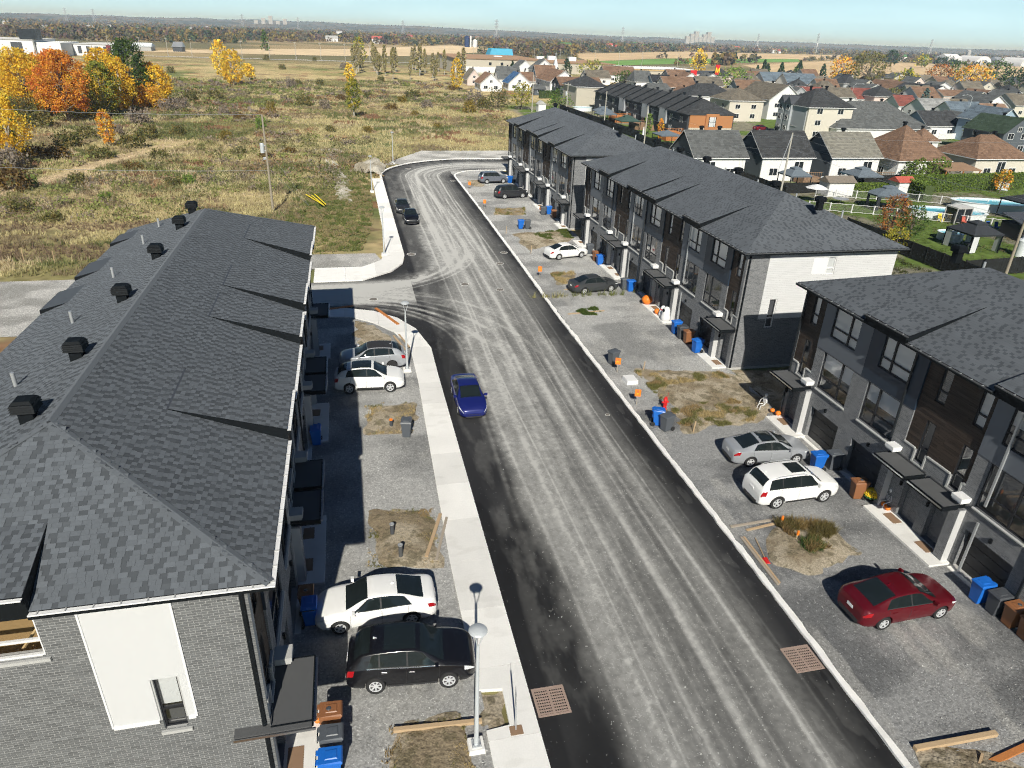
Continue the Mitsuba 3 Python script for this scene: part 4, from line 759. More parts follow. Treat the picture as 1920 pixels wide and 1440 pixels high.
for a in [('brown', -1.85, 17.2, 90, 'brown bin with a round lid vent, end of the trio beside the foreground entrance'), ('grey', -1.82, 16.3, 90, 'grey bin in the middle of the trio beside the foreground entrance'), ('blue', -1.85, 15.45, 90, 'blue recycling bin nearest the camera in the trio beside the foreground entrance'),
    ('brown', -2.9, 23.2, 180, 'bin with a dark lid standing in deep shade beside the white sedan nose'), ('blue', -2.75, 22.5, 180, 'blue bin in deep shade just ahead of the white sedan nose'), ('blue', -2.7, 30.5, 0, 'blue bin alone in the long building shade, opposite the bare soil patch'), ('blue', -2.9, 36.7, 0, 'blue bin with its lid ajar in the long shade, beside a front step'), ('blue', -2.8, 46.0, 0, 'blue bin in the long shade near the silver crossover'),
    ('grey', 2.35, 36.75, -10, 'grey bin with wheels in front, standing in sun at the soil patch beside the sidewalk'), ('blue', 25.7, 114.6, -60, 'blue bin at the garage behind the blue grey utility vehicle'), ('grey', 26.5, 115.0, -60, 'dark bin beside the blue one at the farthest garage'), ('grey', 25.45, 92.3, -90, 'grey bin of the trio at the end of the farthest row'), ('blue', 26.3, 92.5, -90, 'blue bin of the trio at the end of the farthest row'), ('brown', 26.45, 90.3, -90, 'brown bin of the trio at the end of the farthest row'),
    ('blue', 20.65, 85.1, -90, 'blue bin of a pair standing out on open gravel'), ('grey', 21.5, 85.0, -90, 'grey bin of a pair standing out on open gravel'), ('grey', 25.9, 73.4, -90, 'grey bin behind the hood of the far white sedan'), ('brown', 25.75, 70.6, -80, 'brown bin near the far white sedan'), ('blue', 25.7, 69.2, -90, 'blue bin alone beside a garage in the middle row'),
    ('grey', 25.45, 61.1, -90, 'grey bin of the pair behind the dark grey sedan'), ('blue', 25.85, 60.5, -90, 'blue bin of the pair behind the dark grey sedan'), ('blue', 25.75, 49.8, -90, 'blue bin next to the halloween step, far end of its line'), ('black', 25.75, 48.7, -90, 'black bin between blue and brown ones beside the halloween step'), ('brown', 25.85, 47.7, -90, 'brown bin in the line beside the halloween step'), ('blue', 25.75, 45.9, -80, 'blue bin with a round white sticker, last before the middle row corner'),
    ('grey', 18.4, 44.75, -70, 'grey bin standing by the kerb behind an orange marker sign'), ('blue', 18.1, 35.6, 70, 'open blue bin behind the grey one at the hydrant'), ('grey', 18.35, 34.85, -70, 'grey bin by the kerb in front of the red hydrant'), ('blue', 25.2, 29.2, -95, 'blue bin with a white sticker beyond the silver sedan hood'), ('grey', 26.2, 29.15, -95, 'grey bin beside the blue one beyond the silver sedan'), ('brown', 25.75, 26.35, -100, 'brown bin alone beside the yellow flowers'),
    ('blue', 26.1, 18.4, -90, 'blue bin leading the line of four before the nearest open garage'), ('black', 26.25, 17.65, -90, 'black bin, second of the line of four before the nearest garage'), ('brown', 26.35, 16.9, -90, 'brown bin, third of the line of four before the nearest garage'), ('brown', 26.4, 16.15, -90, 'brown bin, last of the line of four, nearest the camera')]:
    wbin(a[0], a[1], a[2], a[3], a[4], BG, 1.05)
# ---------------------------------------------------------------- street furniture
def lamp(x, y, h, label):
    t = thing('street_lamp', label, 'street lamp', 'pale street lamps along the sidewalk')
    put('foundation', mikit.ply(taper(x, y, -.05, .26, .30, .30, .26, .26), 'm_conc1'), t)
    put('base_plate', mikit.ply(merge([box(x - .16, x + .16, y - .16, y + .16, .26, .29)] + [cyl((x + a, y + b, .26), (x + a, y + b, .36), .02, n=6) for a in (-.12, .12) for b in (-.12, .12)]), 'm_galv'), t)
    put('pole', mikit.ply(tube([(x, y, .28), (x, y, 1.2), (x, y, h - .75)], [.085, .078, .052], 12), 'm_lamp', True), t)
    put('fork', mikit.ply(merge([tube([(x, y, h - .8), (x + .10 * math.cos(a), y + .10 * math.sin(a), h - .55), (x + .23 * math.cos(a), y + .23 * math.sin(a), h - .14)], .02, 6) for a in (0, 2.1, 4.2)]), 'm_lamp', True), t)
    put('lamp_head', mikit.ply(lathe([(.001, h + .03), (.12, h + .02), (.26, h - .03), (.30, h - .08), (.28, h - .12), (.001, h - .12)], 24, (x, y, 0)), 'm_lamp', 40), t)
    put('lens', mikit.ply(lathe([(.2, h - .125), (.12, h - .19), (.001, h - .2)], 16, (x, y, 0)), 'm_lens', 40), t)
M('m_lamp', (.55, .58, .60), .4, .2)
for x, y, h, l in ((2.94, 15.6, 5.6, 'pale grey street lamp nearest the camera, beside the black utility vehicle'), (3.15, 45.8, 5.3, 'pale street lamp next to the silver crossover'), (3.15, 75.2, 5.3, 'street lamp at the corner beyond the side street'), (3.2, 108.6, 5.3, 'street lamp by the sidewalk end near the two dark sedans'), (8.0, 133.2, 5.6, 'farthest street lamp, outside the road bend')): lamp(x, y, h, l)
M('m_grate', (.36, .265, .22), .8, .1)
def grate(x, y, label):
    t = thing('storm_drain', label, 'storm drain', 'rusty storm drain grates in the road'); a = .62
    put('frame', mikit.ply(merge([box(x - a, x + a, y - a, y - a + .07, .001, .022), box(x - a, x + a, y + a - .07, y + a, .001, .022), box(x - a, x - a + .07, y - a + .07, y + a - .07, .001, .022), box(x + a - .07, x + a, y - a + .07, y + a - .07, .001, .022), box(x - .05, x + .05, y - a + .07, y + a - .07, .001, .022)]), 'm_grate'), t)
    put('grid', mikit.ply(merge([box(x - a + .07, x - .05, y - a + .10 + i * .125, y - a + .158 + i * .125, .004, .02) for i in range(9)] + [box(x + .05, x + a - .07, y - a + .10 + i * .125, y - a + .158 + i * .125, .004, .02) for i in range(9)] + [box(x + s * (.115 + .085 * i) - .014, x + s * (.115 + .085 * i) + .014, y - a + .07, y + a - .07, .003, .019) for s in (-1, 1) for i in range(6)]), 'm_grate'), t)
    put('pit', mikit.ply((np.array([[x - a, y - a, .002], [x + a, y - a, .002], [x + a, y + a, .002], [x - a, y + a, .002]]), np.array([[0, 1, 2], [0, 2, 3]])), 'm_black'), t)
grate(5.98, 16.97, 'rusty square storm drain beside the sidewalk'); grate(16.42, 16.98, 'rusty square storm drain against the far kerb')
for x, y, r, l in ((10.3, 64.6, .42, 'round manhole cover in the dusty junction'), (13.4, 62.6, .42, 'round manhole cover on the driveway side of the junction'), (15.1, 71.0, .42, 'round manhole cover beyond the junction'), (1.4, 61.4, .42, 'dust covered manhole cover in the side street mouth'), (6.1, 75.4, .5, 'manhole cover near the corner lamp'), (16.4, 75.0, .4, 'manhole cover near the far kerb'), (16.6, 117.0, .45, 'manhole cover inside the bend'), (10.3, 128.5, .5, 'manhole cover outside the bend'), (15.4, 37.4, .16, 'small round valve cover in the road')):
    t = thing('manhole_cover', l, 'manhole cover', 'manhole covers in the road')
    put('lid', mikit.ply(lathe([(r * .86, .004), (r * .86, .012), (.001, .012)][::-1], 22, (x, y, 0)), 'm_iron'), t); put('ring', mikit.ply(lathe([(r, .002), (r, .009), (r * .88, .009), (r * .88, .002)], 22, (x, y, 0)), 'm_conc1'), t)
def marker(x, y, dg, txt, label, h=1.15):
    t = thing('marker_sign', label, 'sign', 'small orange lot signs on stakes'); Q = mat(x, y, .06, math.radians(dg))
    put('post', mikit.ply(xf(box(-.02, .02, -.012, .012, 0, h), Q), 'm_woodgrey'), t)
    put('board', mikit.ply(xf(merge([box(-.2, .2, -.02, -.013, h - .5, h + .02)]), Q), 'm_orange'), t)
    a = meshkit.text_mesh(txt, .17, .003, True); v = np.array(a.vertices); v[:, 0] -= v[:, 0].mean(); v = np.c_[v[:, 0], -.021 - v[:, 2], v[:, 1] + h - .22]
    put('number', mikit.ply(xf((v, np.array(a.faces)), Q), 'm_redfade'), t)
    put('lower_number', mikit.ply(xf((v * [.6, 1, .6] + [0, 0, .4 * (h - .2) - .12], np.array(a.faces)), Q), 'm_yellow'), t)
for x, y, d, tx, l in ((18.2, 43.3, -20, '76', 'orange stake sign beside the lone grey bin'), (17.75, 38.3, -20, '6', 'orange stake sign beside the white slab and hydrant'), (18.1, 65.6, -15, '7', 'orange stake sign near the dark grey sedan'), (18.2, 96.8, -15, '3', 'orange stake sign nearer of two on the far lot'), (18.2, 109.7, -15, '4', 'orange stake sign farthest along the kerb')): marker(x, y, d, tx, l)
# hydrant
t = thing('fire_hydrant', 'red fire hydrant behind the bins near the kerb', 'fire hydrant'); q = (19.4, 37.5, .06)
put('barrel', mikit.ply(lathe([(.17, 0), (.17, .05), (.11, .06), (.11, .62), (.15, .64), (.15, .68), (.12, .72), (.09, .84), (.03, .88), (.03, .94), (.001, .94)], 18, q), 'm_red', 40), t)
put('nozzle', mikit.ply(merge([cyl((q[0] - .24, q[1], .56), (q[0] + .24, q[1], .56), .06, n=10), cyl((q[0], q[1] - .2, .5), (q[0], q[1], .5), .075, n=10)]), 'm_red', 40), t)
put('marker_rod', mikit.ply(cyl((q[0] + .14, q[1], .06), (q[0] + .14, q[1], 1.25), .012, n=5), 'm_red'), t)
def plank(n, a, b, w, h, mt, label, z=.07, cat='plank'):
    a, b = np.array([*a, z]), np.array([*b, z]); d = (b - a) / np.linalg.norm(b - a); s = np.array([-d[1], d[0], 0]) * w / 2
    put(n, mikit.ply(hull([p + e + [0, 0, k] for p in (a, b) for e in (s, -s) for k in (0, h)]), mt), label=label, cat=cat)
for a in [('plank', (.21, 16.72), (3.3, 16.5), .15, .14, 'm_wood', 'thick pale timber lying in front of the black utility vehicle', .1), ('plank', (2.3, 25.4), (3.35, 28.5), .16, .05, 'm_wood', 'long weathered board leaning across the soil patch by the sidewalk', .25), ('plank', (2.72, 25.1), (3.62, 28.2), .13, .05, 'm_woodgrey', 'second board beside the first on the soil patch, nearer the sidewalk', .22),
    ('plank', (17.62, 25.15), (21.1, 25.35), .15, .05, 'm_woodgrey', 'grey board behind the weedy patch by the kerb', .08), ('plank', (18.3, 24.75), (21.0, 25.12), .14, .05, 'm_wood', 'pale board in front of the grey one at the weedy patch', .08), ('plank', (17.75, 24.3), (17.72, 20.9), .13, .05, 'm_woodgrey', 'long board lying along the kerb at the weedy patch', .08), ('plank', (17.9, 24.3), (17.86, 21.0), .1, .04, 'm_wood', 'inner board of the two along the kerb', .08),
    ('timber_beam', (17.94, 12.55), (21.3, 12.5), .18, .16, 'm_wood', 'thick pale timber on gravel in the near corner', .08), ('timber_beam', (19.95, 11.55), (22.4, 11.95), .22, .08, 'm_woodorange', 'orange stained board at the corner nearest the camera', .08), ('timber_stake', (19.68, 11.58), (20.13, 11.9), .08, .12, 'm_wood', 'short broken stake beside the orange stained board', .1),
    ('plank', (-3.1, 58.75), (-.4, 59.45), .22, .07, 'm_woodorange', 'orange stained plank at the kerb, half in building shade', .14), ('plank', (1.5, 58.6), (3.15, 54.6), .24, .07, 'm_woodorange', 'orange stained plank lying across the curved sidewalk', .14), ('plank', (2.6, 52.0), (3.3, 49.1), .13, .05, 'm_wood', 'pale board at the soil beside the curved sidewalk, inner one', .24), ('plank', (3.03, 52.2), (3.62, 49.6), .12, .05, 'm_wood', 'pale board against the curved sidewalk edge, outer one', .24),
    ('plank', (19.5, 61.6), (21.9, 61.9), .12, .05, 'm_wood', 'pale board on gravel beyond the dark grey sedan lot', .08), ('plank', (18.0, 55.2), (21.5, 55.6), .12, .06, 'm_wood', 'single pale board with green weeds behind it', .08)]: plank(*a)
for x, y, h, c, l in ((.88, 27.46, .75, 'm_dkgrey', 'dark upright service pipe, far one of two on bare soil'), (1.16, 25.8, .8, 'm_gunmetal', 'dark upright service pipe, near one of two on bare soil'), (1.5, 37.9, .6, 'm_dkgrey', 'upright service pipe with an orange top beside the grey bin')):
    t = thing('service_pipe', l, 'pipe'); put('tube', mikit.ply(tube([(x, y, .05), (x, y, h)], .1, 14, False), c, 40), t); put('rim', mikit.ply(lathe([(.1, h - .02), (.115, h - .02), (.115, h + .03), (.08, h + .03), (.08, h - .1), (.001, h - .1)], 14, (x, y, 0)), 'm_galv' if c != 'm_dkgrey' or h > .7 else 'm_orange', 30), t)
def stake(x, y, h, label, mt='m_wood', top=None, lean=.06):
    t = thing('survey_stake', label, 'stake', 'wooden survey stakes'); z = float(gz(x, y)); put('stick', mikit.ply(hull([(x + a, y + b, z) for a in (-.03, .03) for b in (-.02, .02)] + [(x + lean + a, y + b, z + h) for a in (-.03, .03) for b in (-.02, .02)]), mt), t)
    if top: put('ribbon', mikit.ply(box(x + lean - .05, x + lean + .05, y - .04, y + .04, z + h - .25, z + h), top), t)
for a in [(19.95, 34.3, .9, 'pale stake at the near end of the straw patch'), (20.1, 24.7, .8, 'stake with a pink top behind the weeds', 'm_wood', 'm_orange'), (20.3, 23.6, .7, 'stake with a pink top in front of the weeds', 'm_wood', 'm_orange'), (-32.3, 76.8, 1.4, 'pale stake in the meadow beyond the foreground roof, outer one'), (-29.1, 75.5, 1.4, 'pale stake in the meadow beyond the foreground roof, inner one'), (20.2, 43.2, .9, 'pale stake in the grass at the straw patch far edge'), (18.3, 82.9, 1.0, 'stake by the kerb near the pair of bins'), (19.3, 74.2, 1.0, 'stake by the kerb behind the far white sedan'), (1.9, 37.2, 1.2, 'leaning stake behind the grey sunlit bin', 'm_woodgrey', None, .5)]: stake(*a)
t = thing('shovel', 'red bladed shovel lying on gravel beside the weedy patch', 'shovel'); put('handle', mikit.ply(cyl((18.4, 24.1, .12), (18.1, 22.7, .1), .025, n=6), 'm_wood'), t); put('blade', mikit.ply(hull([(17.98, 22.72, .07), (18.25, 22.75, .07), (17.95, 22.3, .09), (18.17, 22.26, .09), (18.05, 22.7, .13), (18.1, 22.3, .13)]), 'm_red'), t)
put('white_slab', mikit.ply(taper(18.6, 41.7, .06, .36, .42, .5, .40, .48), 'm_white'), label='white polystyrene slab on the gravel between two orange stake signs', cat='slab')
t = thing('sign_post', 'small blank traffic sign on a post in the sidewalk seen edge on', 'sign'); put('post', mikit.ply(cyl((4.42, 15.97, .12), (4.36, 16.0, 1.9), .03, n=8), 'm_galv'), t); put('plate', mikit.ply(xf(box(-.2, .2, -.006, .006, 1.45, 2.05), mat(4.37, 16.03, 0, math.radians(80))), 'm_galv'), t); put('footing', mikit.ply(box(4.2, 4.66, 15.75, 16.12, .12, .135), 'm_rust'), t)
for k, (a, b) in enumerate((((-6.1, 103.8), (-3.6, 96.9)), ((-5.3, 103.2), (-3.5, 96.6)), ((-4.9, 103.9), (-3.3, 97.3)))):
    plank('yellow_strap', a, b, .13, .06, 'm_yellow', ('yellow plastic guard strip in the grass, outer of three', 'yellow plastic guard strip in the grass, middle of three', 'yellow plastic guard strip in the grass, inner of three')[k], .75, 'guard strip')
# halloween things
def pumpkin(x, y, r, label, z=.175, mt='m_pumpkin'):
    t = thing('pumpkin', label, 'pumpkin', 'pumpkins set out on front steps'); an = np.linspace(0, 2 * PI, 32, endpoint=False); ph = np.linspace(.12, PI - .12, 9)
    R = r * .85 * (1 + .07 * np.abs(np.sin(an * 4)))[None]; V = np.stack([R * np.sin(ph)[:, None] * np.cos(an), R * np.sin(ph)[:, None] * np.sin(an), np.broadcast_to(.78 * r * np.cos(ph)[:, None], (9, 32))], -1).reshape(-1, 3) + [x, y, z + .75 * r]
    i, j = np.meshgrid(np.arange(8), np.arange(32), indexing='ij'); i, j = i.ravel(), j.ravel(); j2 = (j + 1) % 32
    put('flesh', mikit.ply((V, np.vstack([np.stack([i * 32 + j, (i + 1) * 32 + j, (i + 1) * 32 + j2], 1), np.stack([i * 32 + j, (i + 1) * 32 + j2, i * 32 + j2], 1)])), mt, True), t); put('stem', mikit.ply(tube([(x, y, z + 1.4 * r), (x + .02, y, z + 1.75 * r)], [.035, .02], 6), 'm_stem'), t)
for a in [(26.45, 35.3, .2, 'pumpkin at the corner step beside the white skeleton'), (26.3, 35.75, .18, 'second pumpkin at the corner step, nearer the skeleton'), (26.6, 25.25, .17, 'small pumpkin under the yellow flowers'), (26.55, 24.9, .16, 'second small pumpkin under the yellow flowers'), (25.95, 56.6, .55, 'huge inflatable pumpkin at the head of the halloween step', .17), (25.9, 54.1, .3, 'middle sized pumpkin on the halloween step'), (-2.35, 17.55, .14, 'tiny pumpkin at the foreground entrance'), (25.8, 94.6, .3, 'orange pumpkin on the far row step')]: pumpkin(*a)
t = thing('flower_pot', 'round mass of bright yellow chrysanthemums at the corner of a front step', 'flowers'); r = np.random.default_rng(4); P = r.normal(size=(900, 3)); P /= np.linalg.norm(P, axis=1)[:, None]; P[:, 2] = np.abs(P[:, 2]); c = P * [.38, .38, .34] + [26.3, 25.9, .5]
def cards(c, s, r, flat=1.0):
    n = len(c); a = r.normal(size=(n, 3)); a /= np.linalg.norm(a, axis=1)[:, None]; b = np.cross(a, r.normal(size=(n, 3))); b /= np.linalg.norm(b, axis=1)[:, None]
    s = np.broadcast_to(s, (n,))[:, None]; V = np.stack([c + a * s, c + b * s * .7, c - a * s * .8, c - b * s * .7], 1).reshape(-1, 3); q = 4 * np.arange(n)[:, None]
    return V, np.vstack([q + [0, 1, 2], q + [0, 2, 3]])
put('blooms', mikit.ply(cards(c, .05, r), 'm_yellow'), t); put('pot', mikit.ply(lathe([(.001, .175), (.2, .175), (.26, .42), (.001, .42)], 14, (26.3, 25.9, 0)), 'm_black', 30), t); put('leaves', mikit.ply(cards(c * [1, 1, .6] + [0, 0, .12], .05, r), 'm_green'), t)
def skeleton(x, y, label, z=.17, s=1.0):
    t = thing('skeleton_figure', label, 'halloween decoration'); b = lambda p, q, rr: cyl(np.array(p) * s + [x, y, z], np.array(q) * s + [x, y, z], rr * s, n=6)
    put('skull', mikit.ply(lathe([(.001, -.12), (.06, -.1), (.10, 0), (.08, .09), (.001, .12)], 12, (x, y, z + 1.0 * s)), 'm_white', True), t)
    put('ribcage', mikit.ply(merge([b((0, 0, .35), (0, 0, .9), .03)] + [lathe([(.13, -.015), (.15, 0), (.13, .015), (.11, 0), (.13, -.015)], 12, (x, y, z + k * s)) for k in (.5, .58, .66, .74)]), 'm_white'), t)
    for sd in (-1, 1): put('arm', mikit.ply(merge([b((0, sd * .1, .82), (-.12, sd * .3, .55), .022), b((-.12, sd * .3, .55), (-.3, sd * .2, .35), .02)]), 'm_white'), t); put('leg', mikit.ply(merge([b((0, sd * .08, .33), (-.35, sd * .14, .3), .028), b((-.35, sd * .14, .3), (-.4, sd * .16, .0), .024)]), 'm_white'), t)
skeleton(26.0, 36.3, 'white skeleton sitting by the pumpkins at the row corner'); skeleton(26.75, 25.2, 'white skeleton beside the yellow flowers')
t = thing('inflatable_ghost', 'white inflatable ghost with a dark face on the halloween step', 'halloween decoration'); put('body', mikit.ply(lathe([(.001, .17), (.4, .17), (.42, .5), (.33, .9), (.3, 1.15), (.2, 1.35), (.001, 1.42)], 18, (26.0, 52.5, 0)), 'm_white', True), t); put('face', mikit.ply(lathe([(.001, .02), (.13, .02), (.15, -.05), (.001, -.05)], 12, (25.72, 52.4, 1.12), 'x'), 'm_black'), t)
t = thing('inflatable_figure', 'round white inflatable figure between pumpkin and ghost', 'halloween decoration'); put('body', mikit.ply(lathe([(.001, .17), (.3, .2), (.36, .45), (.26, .75), (.2, .85), (.22, 1.0), (.12, 1.15), (.001, 1.18)], 16, (26.1, 53.4, 0)), 'm_white', True), t); put('scarf', mikit.ply(lathe([(.24, .78), (.26, .84), (.2, .88)], 14, (26.1, 53.4, 0)), 'm_red', True), t)
# ---------------------------------------------------------------- vegetation
YEL = [(.42, .26, .025), (.36, .22, .02), (.30, .22, .03), (.46, .30, .04)]; ORG = [(.40, .15, .025), (.38, .12, .03), (.42, .20, .03), (.36, .17, .03)]
YGR = [(.22, .20, .03), (.14, .16, .03), (.28, .22, .03), (.10, .12, .025)]; GRN = [(.05, .085, .02), (.035, .06, .018), (.07, .10, .025), (.045, .07, .02)]
DGR = [(.022, .042, .02), (.03, .052, .022), (.018, .03, .016)]; OLV = [(.11, .10, .035), (.085, .09, .03), (.14, .11, .04), (.07, .07, .03)]
RST = [(.26, .10, .035), (.20, .085, .04), (.30, .14, .04), (.14, .075, .035)]; GRY = [(.17, .14, .115), (.14, .12, .10), (.20, .165, .13)]; BLU = [(.06, .09, .08), (.05, .075, .07), (.075, .105, .09)]
LIM = [(.11, .17, .035), (.08, .13, .03), (.14, .19, .04)]; ORY = [(.42, .20, .025), (.40, .25, .03), (.34, .14, .03), (.28, .19, .03)]
for _p in (YEL, ORG, YGR, GRN, DGR, OLV, RST, GRY, BLU, LIM, ORY): _p[:] = [tuple(min(.85, v * (2.15 if _p is YEL or _p is ORY else 1.8)) for v in c) for c in _p]
def crown(r, kind, h, w, pal, n, size, base=.18):
    """leaf cards gathered in clumps through the volume of a crown"""
    K = {'round': 64, 'column': 64, 'cone': 60, 'bush': 26, 'loose': 44, 'spread': 60}[kind]; C, R = [], []
    for i in range(K):
        t = (i + r.random()) / K
        if kind == 'cone': z = base * .5 + (1 - base * .5) * t ** .8; rad = (1 - t) * .95 + .03
        elif kind == 'column': z = base + (1 - base) * t; rad = (math.sin(PI * min(1, t * .9 + .07)) ** .7) * .9 + .05
        elif kind == 'bush': z = .15 + .75 * t; rad = math.sqrt(max(0, 1 - (z - .1) ** 2)) * .9
        elif kind == 'loose': z = base + (1 - base) * t; rad = .75 * math.sin(PI * (t * .85 + .12)) + .1
        else: z = base + (1 - base) * t; rad = math.sin(PI * (t * .82 + .14)) ** .6
        a = i * 2.39996 + r.random() * .7; q = rad * math.sqrt(r.uniform(.25, 1))
        C.append((q * .5 * w * math.cos(a), q * .5 * w * math.sin(a), z * h)); R.append({'cone': .12, 'column': .15, 'loose': .15, 'round': .13, 'spread': .13, 'bush': .2}[kind] * w * r.uniform(.6, 1.3) * (.5 + .5 * rad))
    C, R = np.array(C), np.array(R); k = r.integers(K, size=n); d = r.normal(size=(n, 3)); d /= np.linalg.norm(d, axis=1)[:, None]
    p = C[k] + d * (R[k] * (r.uniform(.35, 1.1, n) * np.where(r.random(n) < .16, 1.7, 1)))[:, None] * [1, 1, .85]; p[:, 2] = np.maximum(p[:, 2], .02 * h)
    cp = np.array(pal)[r.integers(len(pal), size=K)]; col = cp[k] * r.uniform(.65, 1.35, n)[:, None]
    mix_ = r.random(n) < .25; col[mix_] = np.array(pal)[r.integers(len(pal), size=mix_.sum())]
    return cards(p, size * r.uniform(.6, 1.3, n), r), np.repeat(col, 4, 0), C
def tree_parts(r, kind, h, w, pal, dist, dens=1.0, bark='m_bark'):
    size = max(.12, .00115 * dist); n = int(np.clip(dens * 2.6 * w * h / size ** 2 * .42, 400, 11000)); base = {'round': .2, 'column': .12, 'cone': .05, 'bush': .05, 'loose': .22, 'spread': .2}[kind]
    m, c, C = crown(r, kind, h, w, pal, n, size, base); tr = .012 * h + .02 * w
    lim = [tube([(0, 0, -.1), (r.normal() * .02 * h, r.normal() * .02 * h, h * .45), (0, 0, h * .92)], [tr, tr * .6, tr * .12], 7)]
    for q in C[:: max(1, len(C) // 12)]:
        z0 = max(.1 * h, q[2] * .55); lim.append(tube([(0, 0, z0), (q[0] * .5, q[1] * .5, (z0 + q[2]) * .52), tuple(q)], [tr * .4, tr * .28, tr * .1], 5))
    return (mikit.ply(merge(lim), bark, True), mikit.ply(m, 'm_leafthin' if dist < 330 else 'm_leaf', False, color=c))
def tree(name, kind, x, y, h, w, pal, label, seed, cat='tree', group=None, dens=1.0, bark='m_bark'):
    r = np.random.default_rng(seed); t = thing(name, label, cat, group); a, b = tree_parts(r, kind, h, w, pal, math.hypot(x, y), dens, bark); Q = W(mat(x, y, float(gz(x, y)), r.uniform(0, 6)))
    put('trunk', {**a, 'to_world': Q}, t); put('crown', {**b, 'to_world': Q}, t)
GL = 'autumn trees in the meadow clump'
for i, a in enumerate([('maple_tree', 'column', -73, 198, 14.5, 11, YEL, 'yellow orange tree at the outer side of the meadow clump'), ('maple_tree', 'round', -62, 189, 14.8, 11.5, ORG, 'bright orange maple, the most orange tree of the meadow clump'), ('poplar_tree', 'column', -60, 214, 14.8, 9, YEL, 'tall yellow tree just behind the orange maple'), ('poplar_tree', 'column', -57, 200, 12, 9, YGR, 'yellow green tree beside the orange maple'), ('poplar_tree', 'loose', -61, 224, 13, 9, YGR, 'thin yellow green tree between orange maple and dark green tree'),
    ('spruce_tree', 'column', -57.5, 229, 16.5, 9, GRN, 'dark green pointed tree in the meadow clump'), ('poplar_tree', 'column', -54, 236, 11, 8, ORY, 'golden orange tree beside the dark green one'), ('poplar_tree', 'column', -50.5, 229, 10.3, 7.5, YEL, 'clear yellow tree at the road end of the meadow clump'), ('maple_tree', 'round', -76, 214, 13, 11, ORY, 'orange tree at the picture edge end of the meadow clump'), ('maple_tree', 'round', -80, 204, 12, 9, YEL, 'golden tree outermost in the meadow clump'),
    ('poplar_tree', 'column', -68, 205, 14, 8, YEL, 'pale yellow tree between the orange maple and the outer golden one'), ('poplar_tree', 'column', -56, 212, 13, 8, YEL, 'bright yellow tree in front of the thin yellow green one'), ('maple_tree', 'bush', -52, 222, 6, 8, ORY, 'low orange bush like tree at the foot of the dark green one'), ('maple_tree', 'bush', -62, 200, 5, 9, YGR, 'low yellow green thicket at the foot of the orange maple'), ('maple_tree', 'bush', -72, 190, 5, 9, OLV, 'olive thicket at the foot of the outer yellow tree'), ('birch_tree', 'loose', -52, 130, 10.5, 7, YEL, 'thin yellow birch with pale stems near the picture edge'), ('birch_tree', 'loose', -55, 136, 11, 6, LIM, 'green thin tree behind the pale stemmed birch'), ('birch_tree', 'column', -44, 152, 6.4, 3.4, ORY, 'slim golden sapling alone in the scrub'), ('poplar_tree', 'column', -50, 345, 15.5, 7, YEL, 'slender golden poplar beyond the meadow, tallest of three'), ('poplar_tree', 'column', -42, 316, 12.6, 10.5, YEL, 'broad golden tree, middle of the three beyond the meadow'), ('poplar_tree', 'loose', -39, 345, 6.6, 6, YEL, 'small golden tree, smallest of the three beyond the meadow'),
    ('poplar_tree', 'loose', 2.5, 206, 9.8, 5, YGR, 'yellow green poplar alone in mid meadow'), ('poplar_tree', 'loose', 3, 330, 8.3, 5.5, YEL, 'yellow small tree behind the mid meadow poplar'), ('poplar_tree', 'column', 11, 480, 17, 9, YGR, 'tall thin olive poplar at the bare grove'), ('pine_tree', 'cone', -68, 754, 17, 10, GRN, 'lone dark tree standing on the straw field'), ('poplar_tree', 'column', 46, 312, 12, 5.5, YEL, 'golden poplar at the corner of the white house cluster')]):
    if a[2] == -57.5: a = (a[0], 'column', *a[2:5], 11, *a[6:])
    tree(*a, seed=100 + i, group=GL if i < 15 else None, dens=2.6 if i < 15 else 1.8 if i < 22 else 1.3, bark='m_barkpale' if 'birch' in a[0] or 'poplar' in a[0] else 'm_bark')
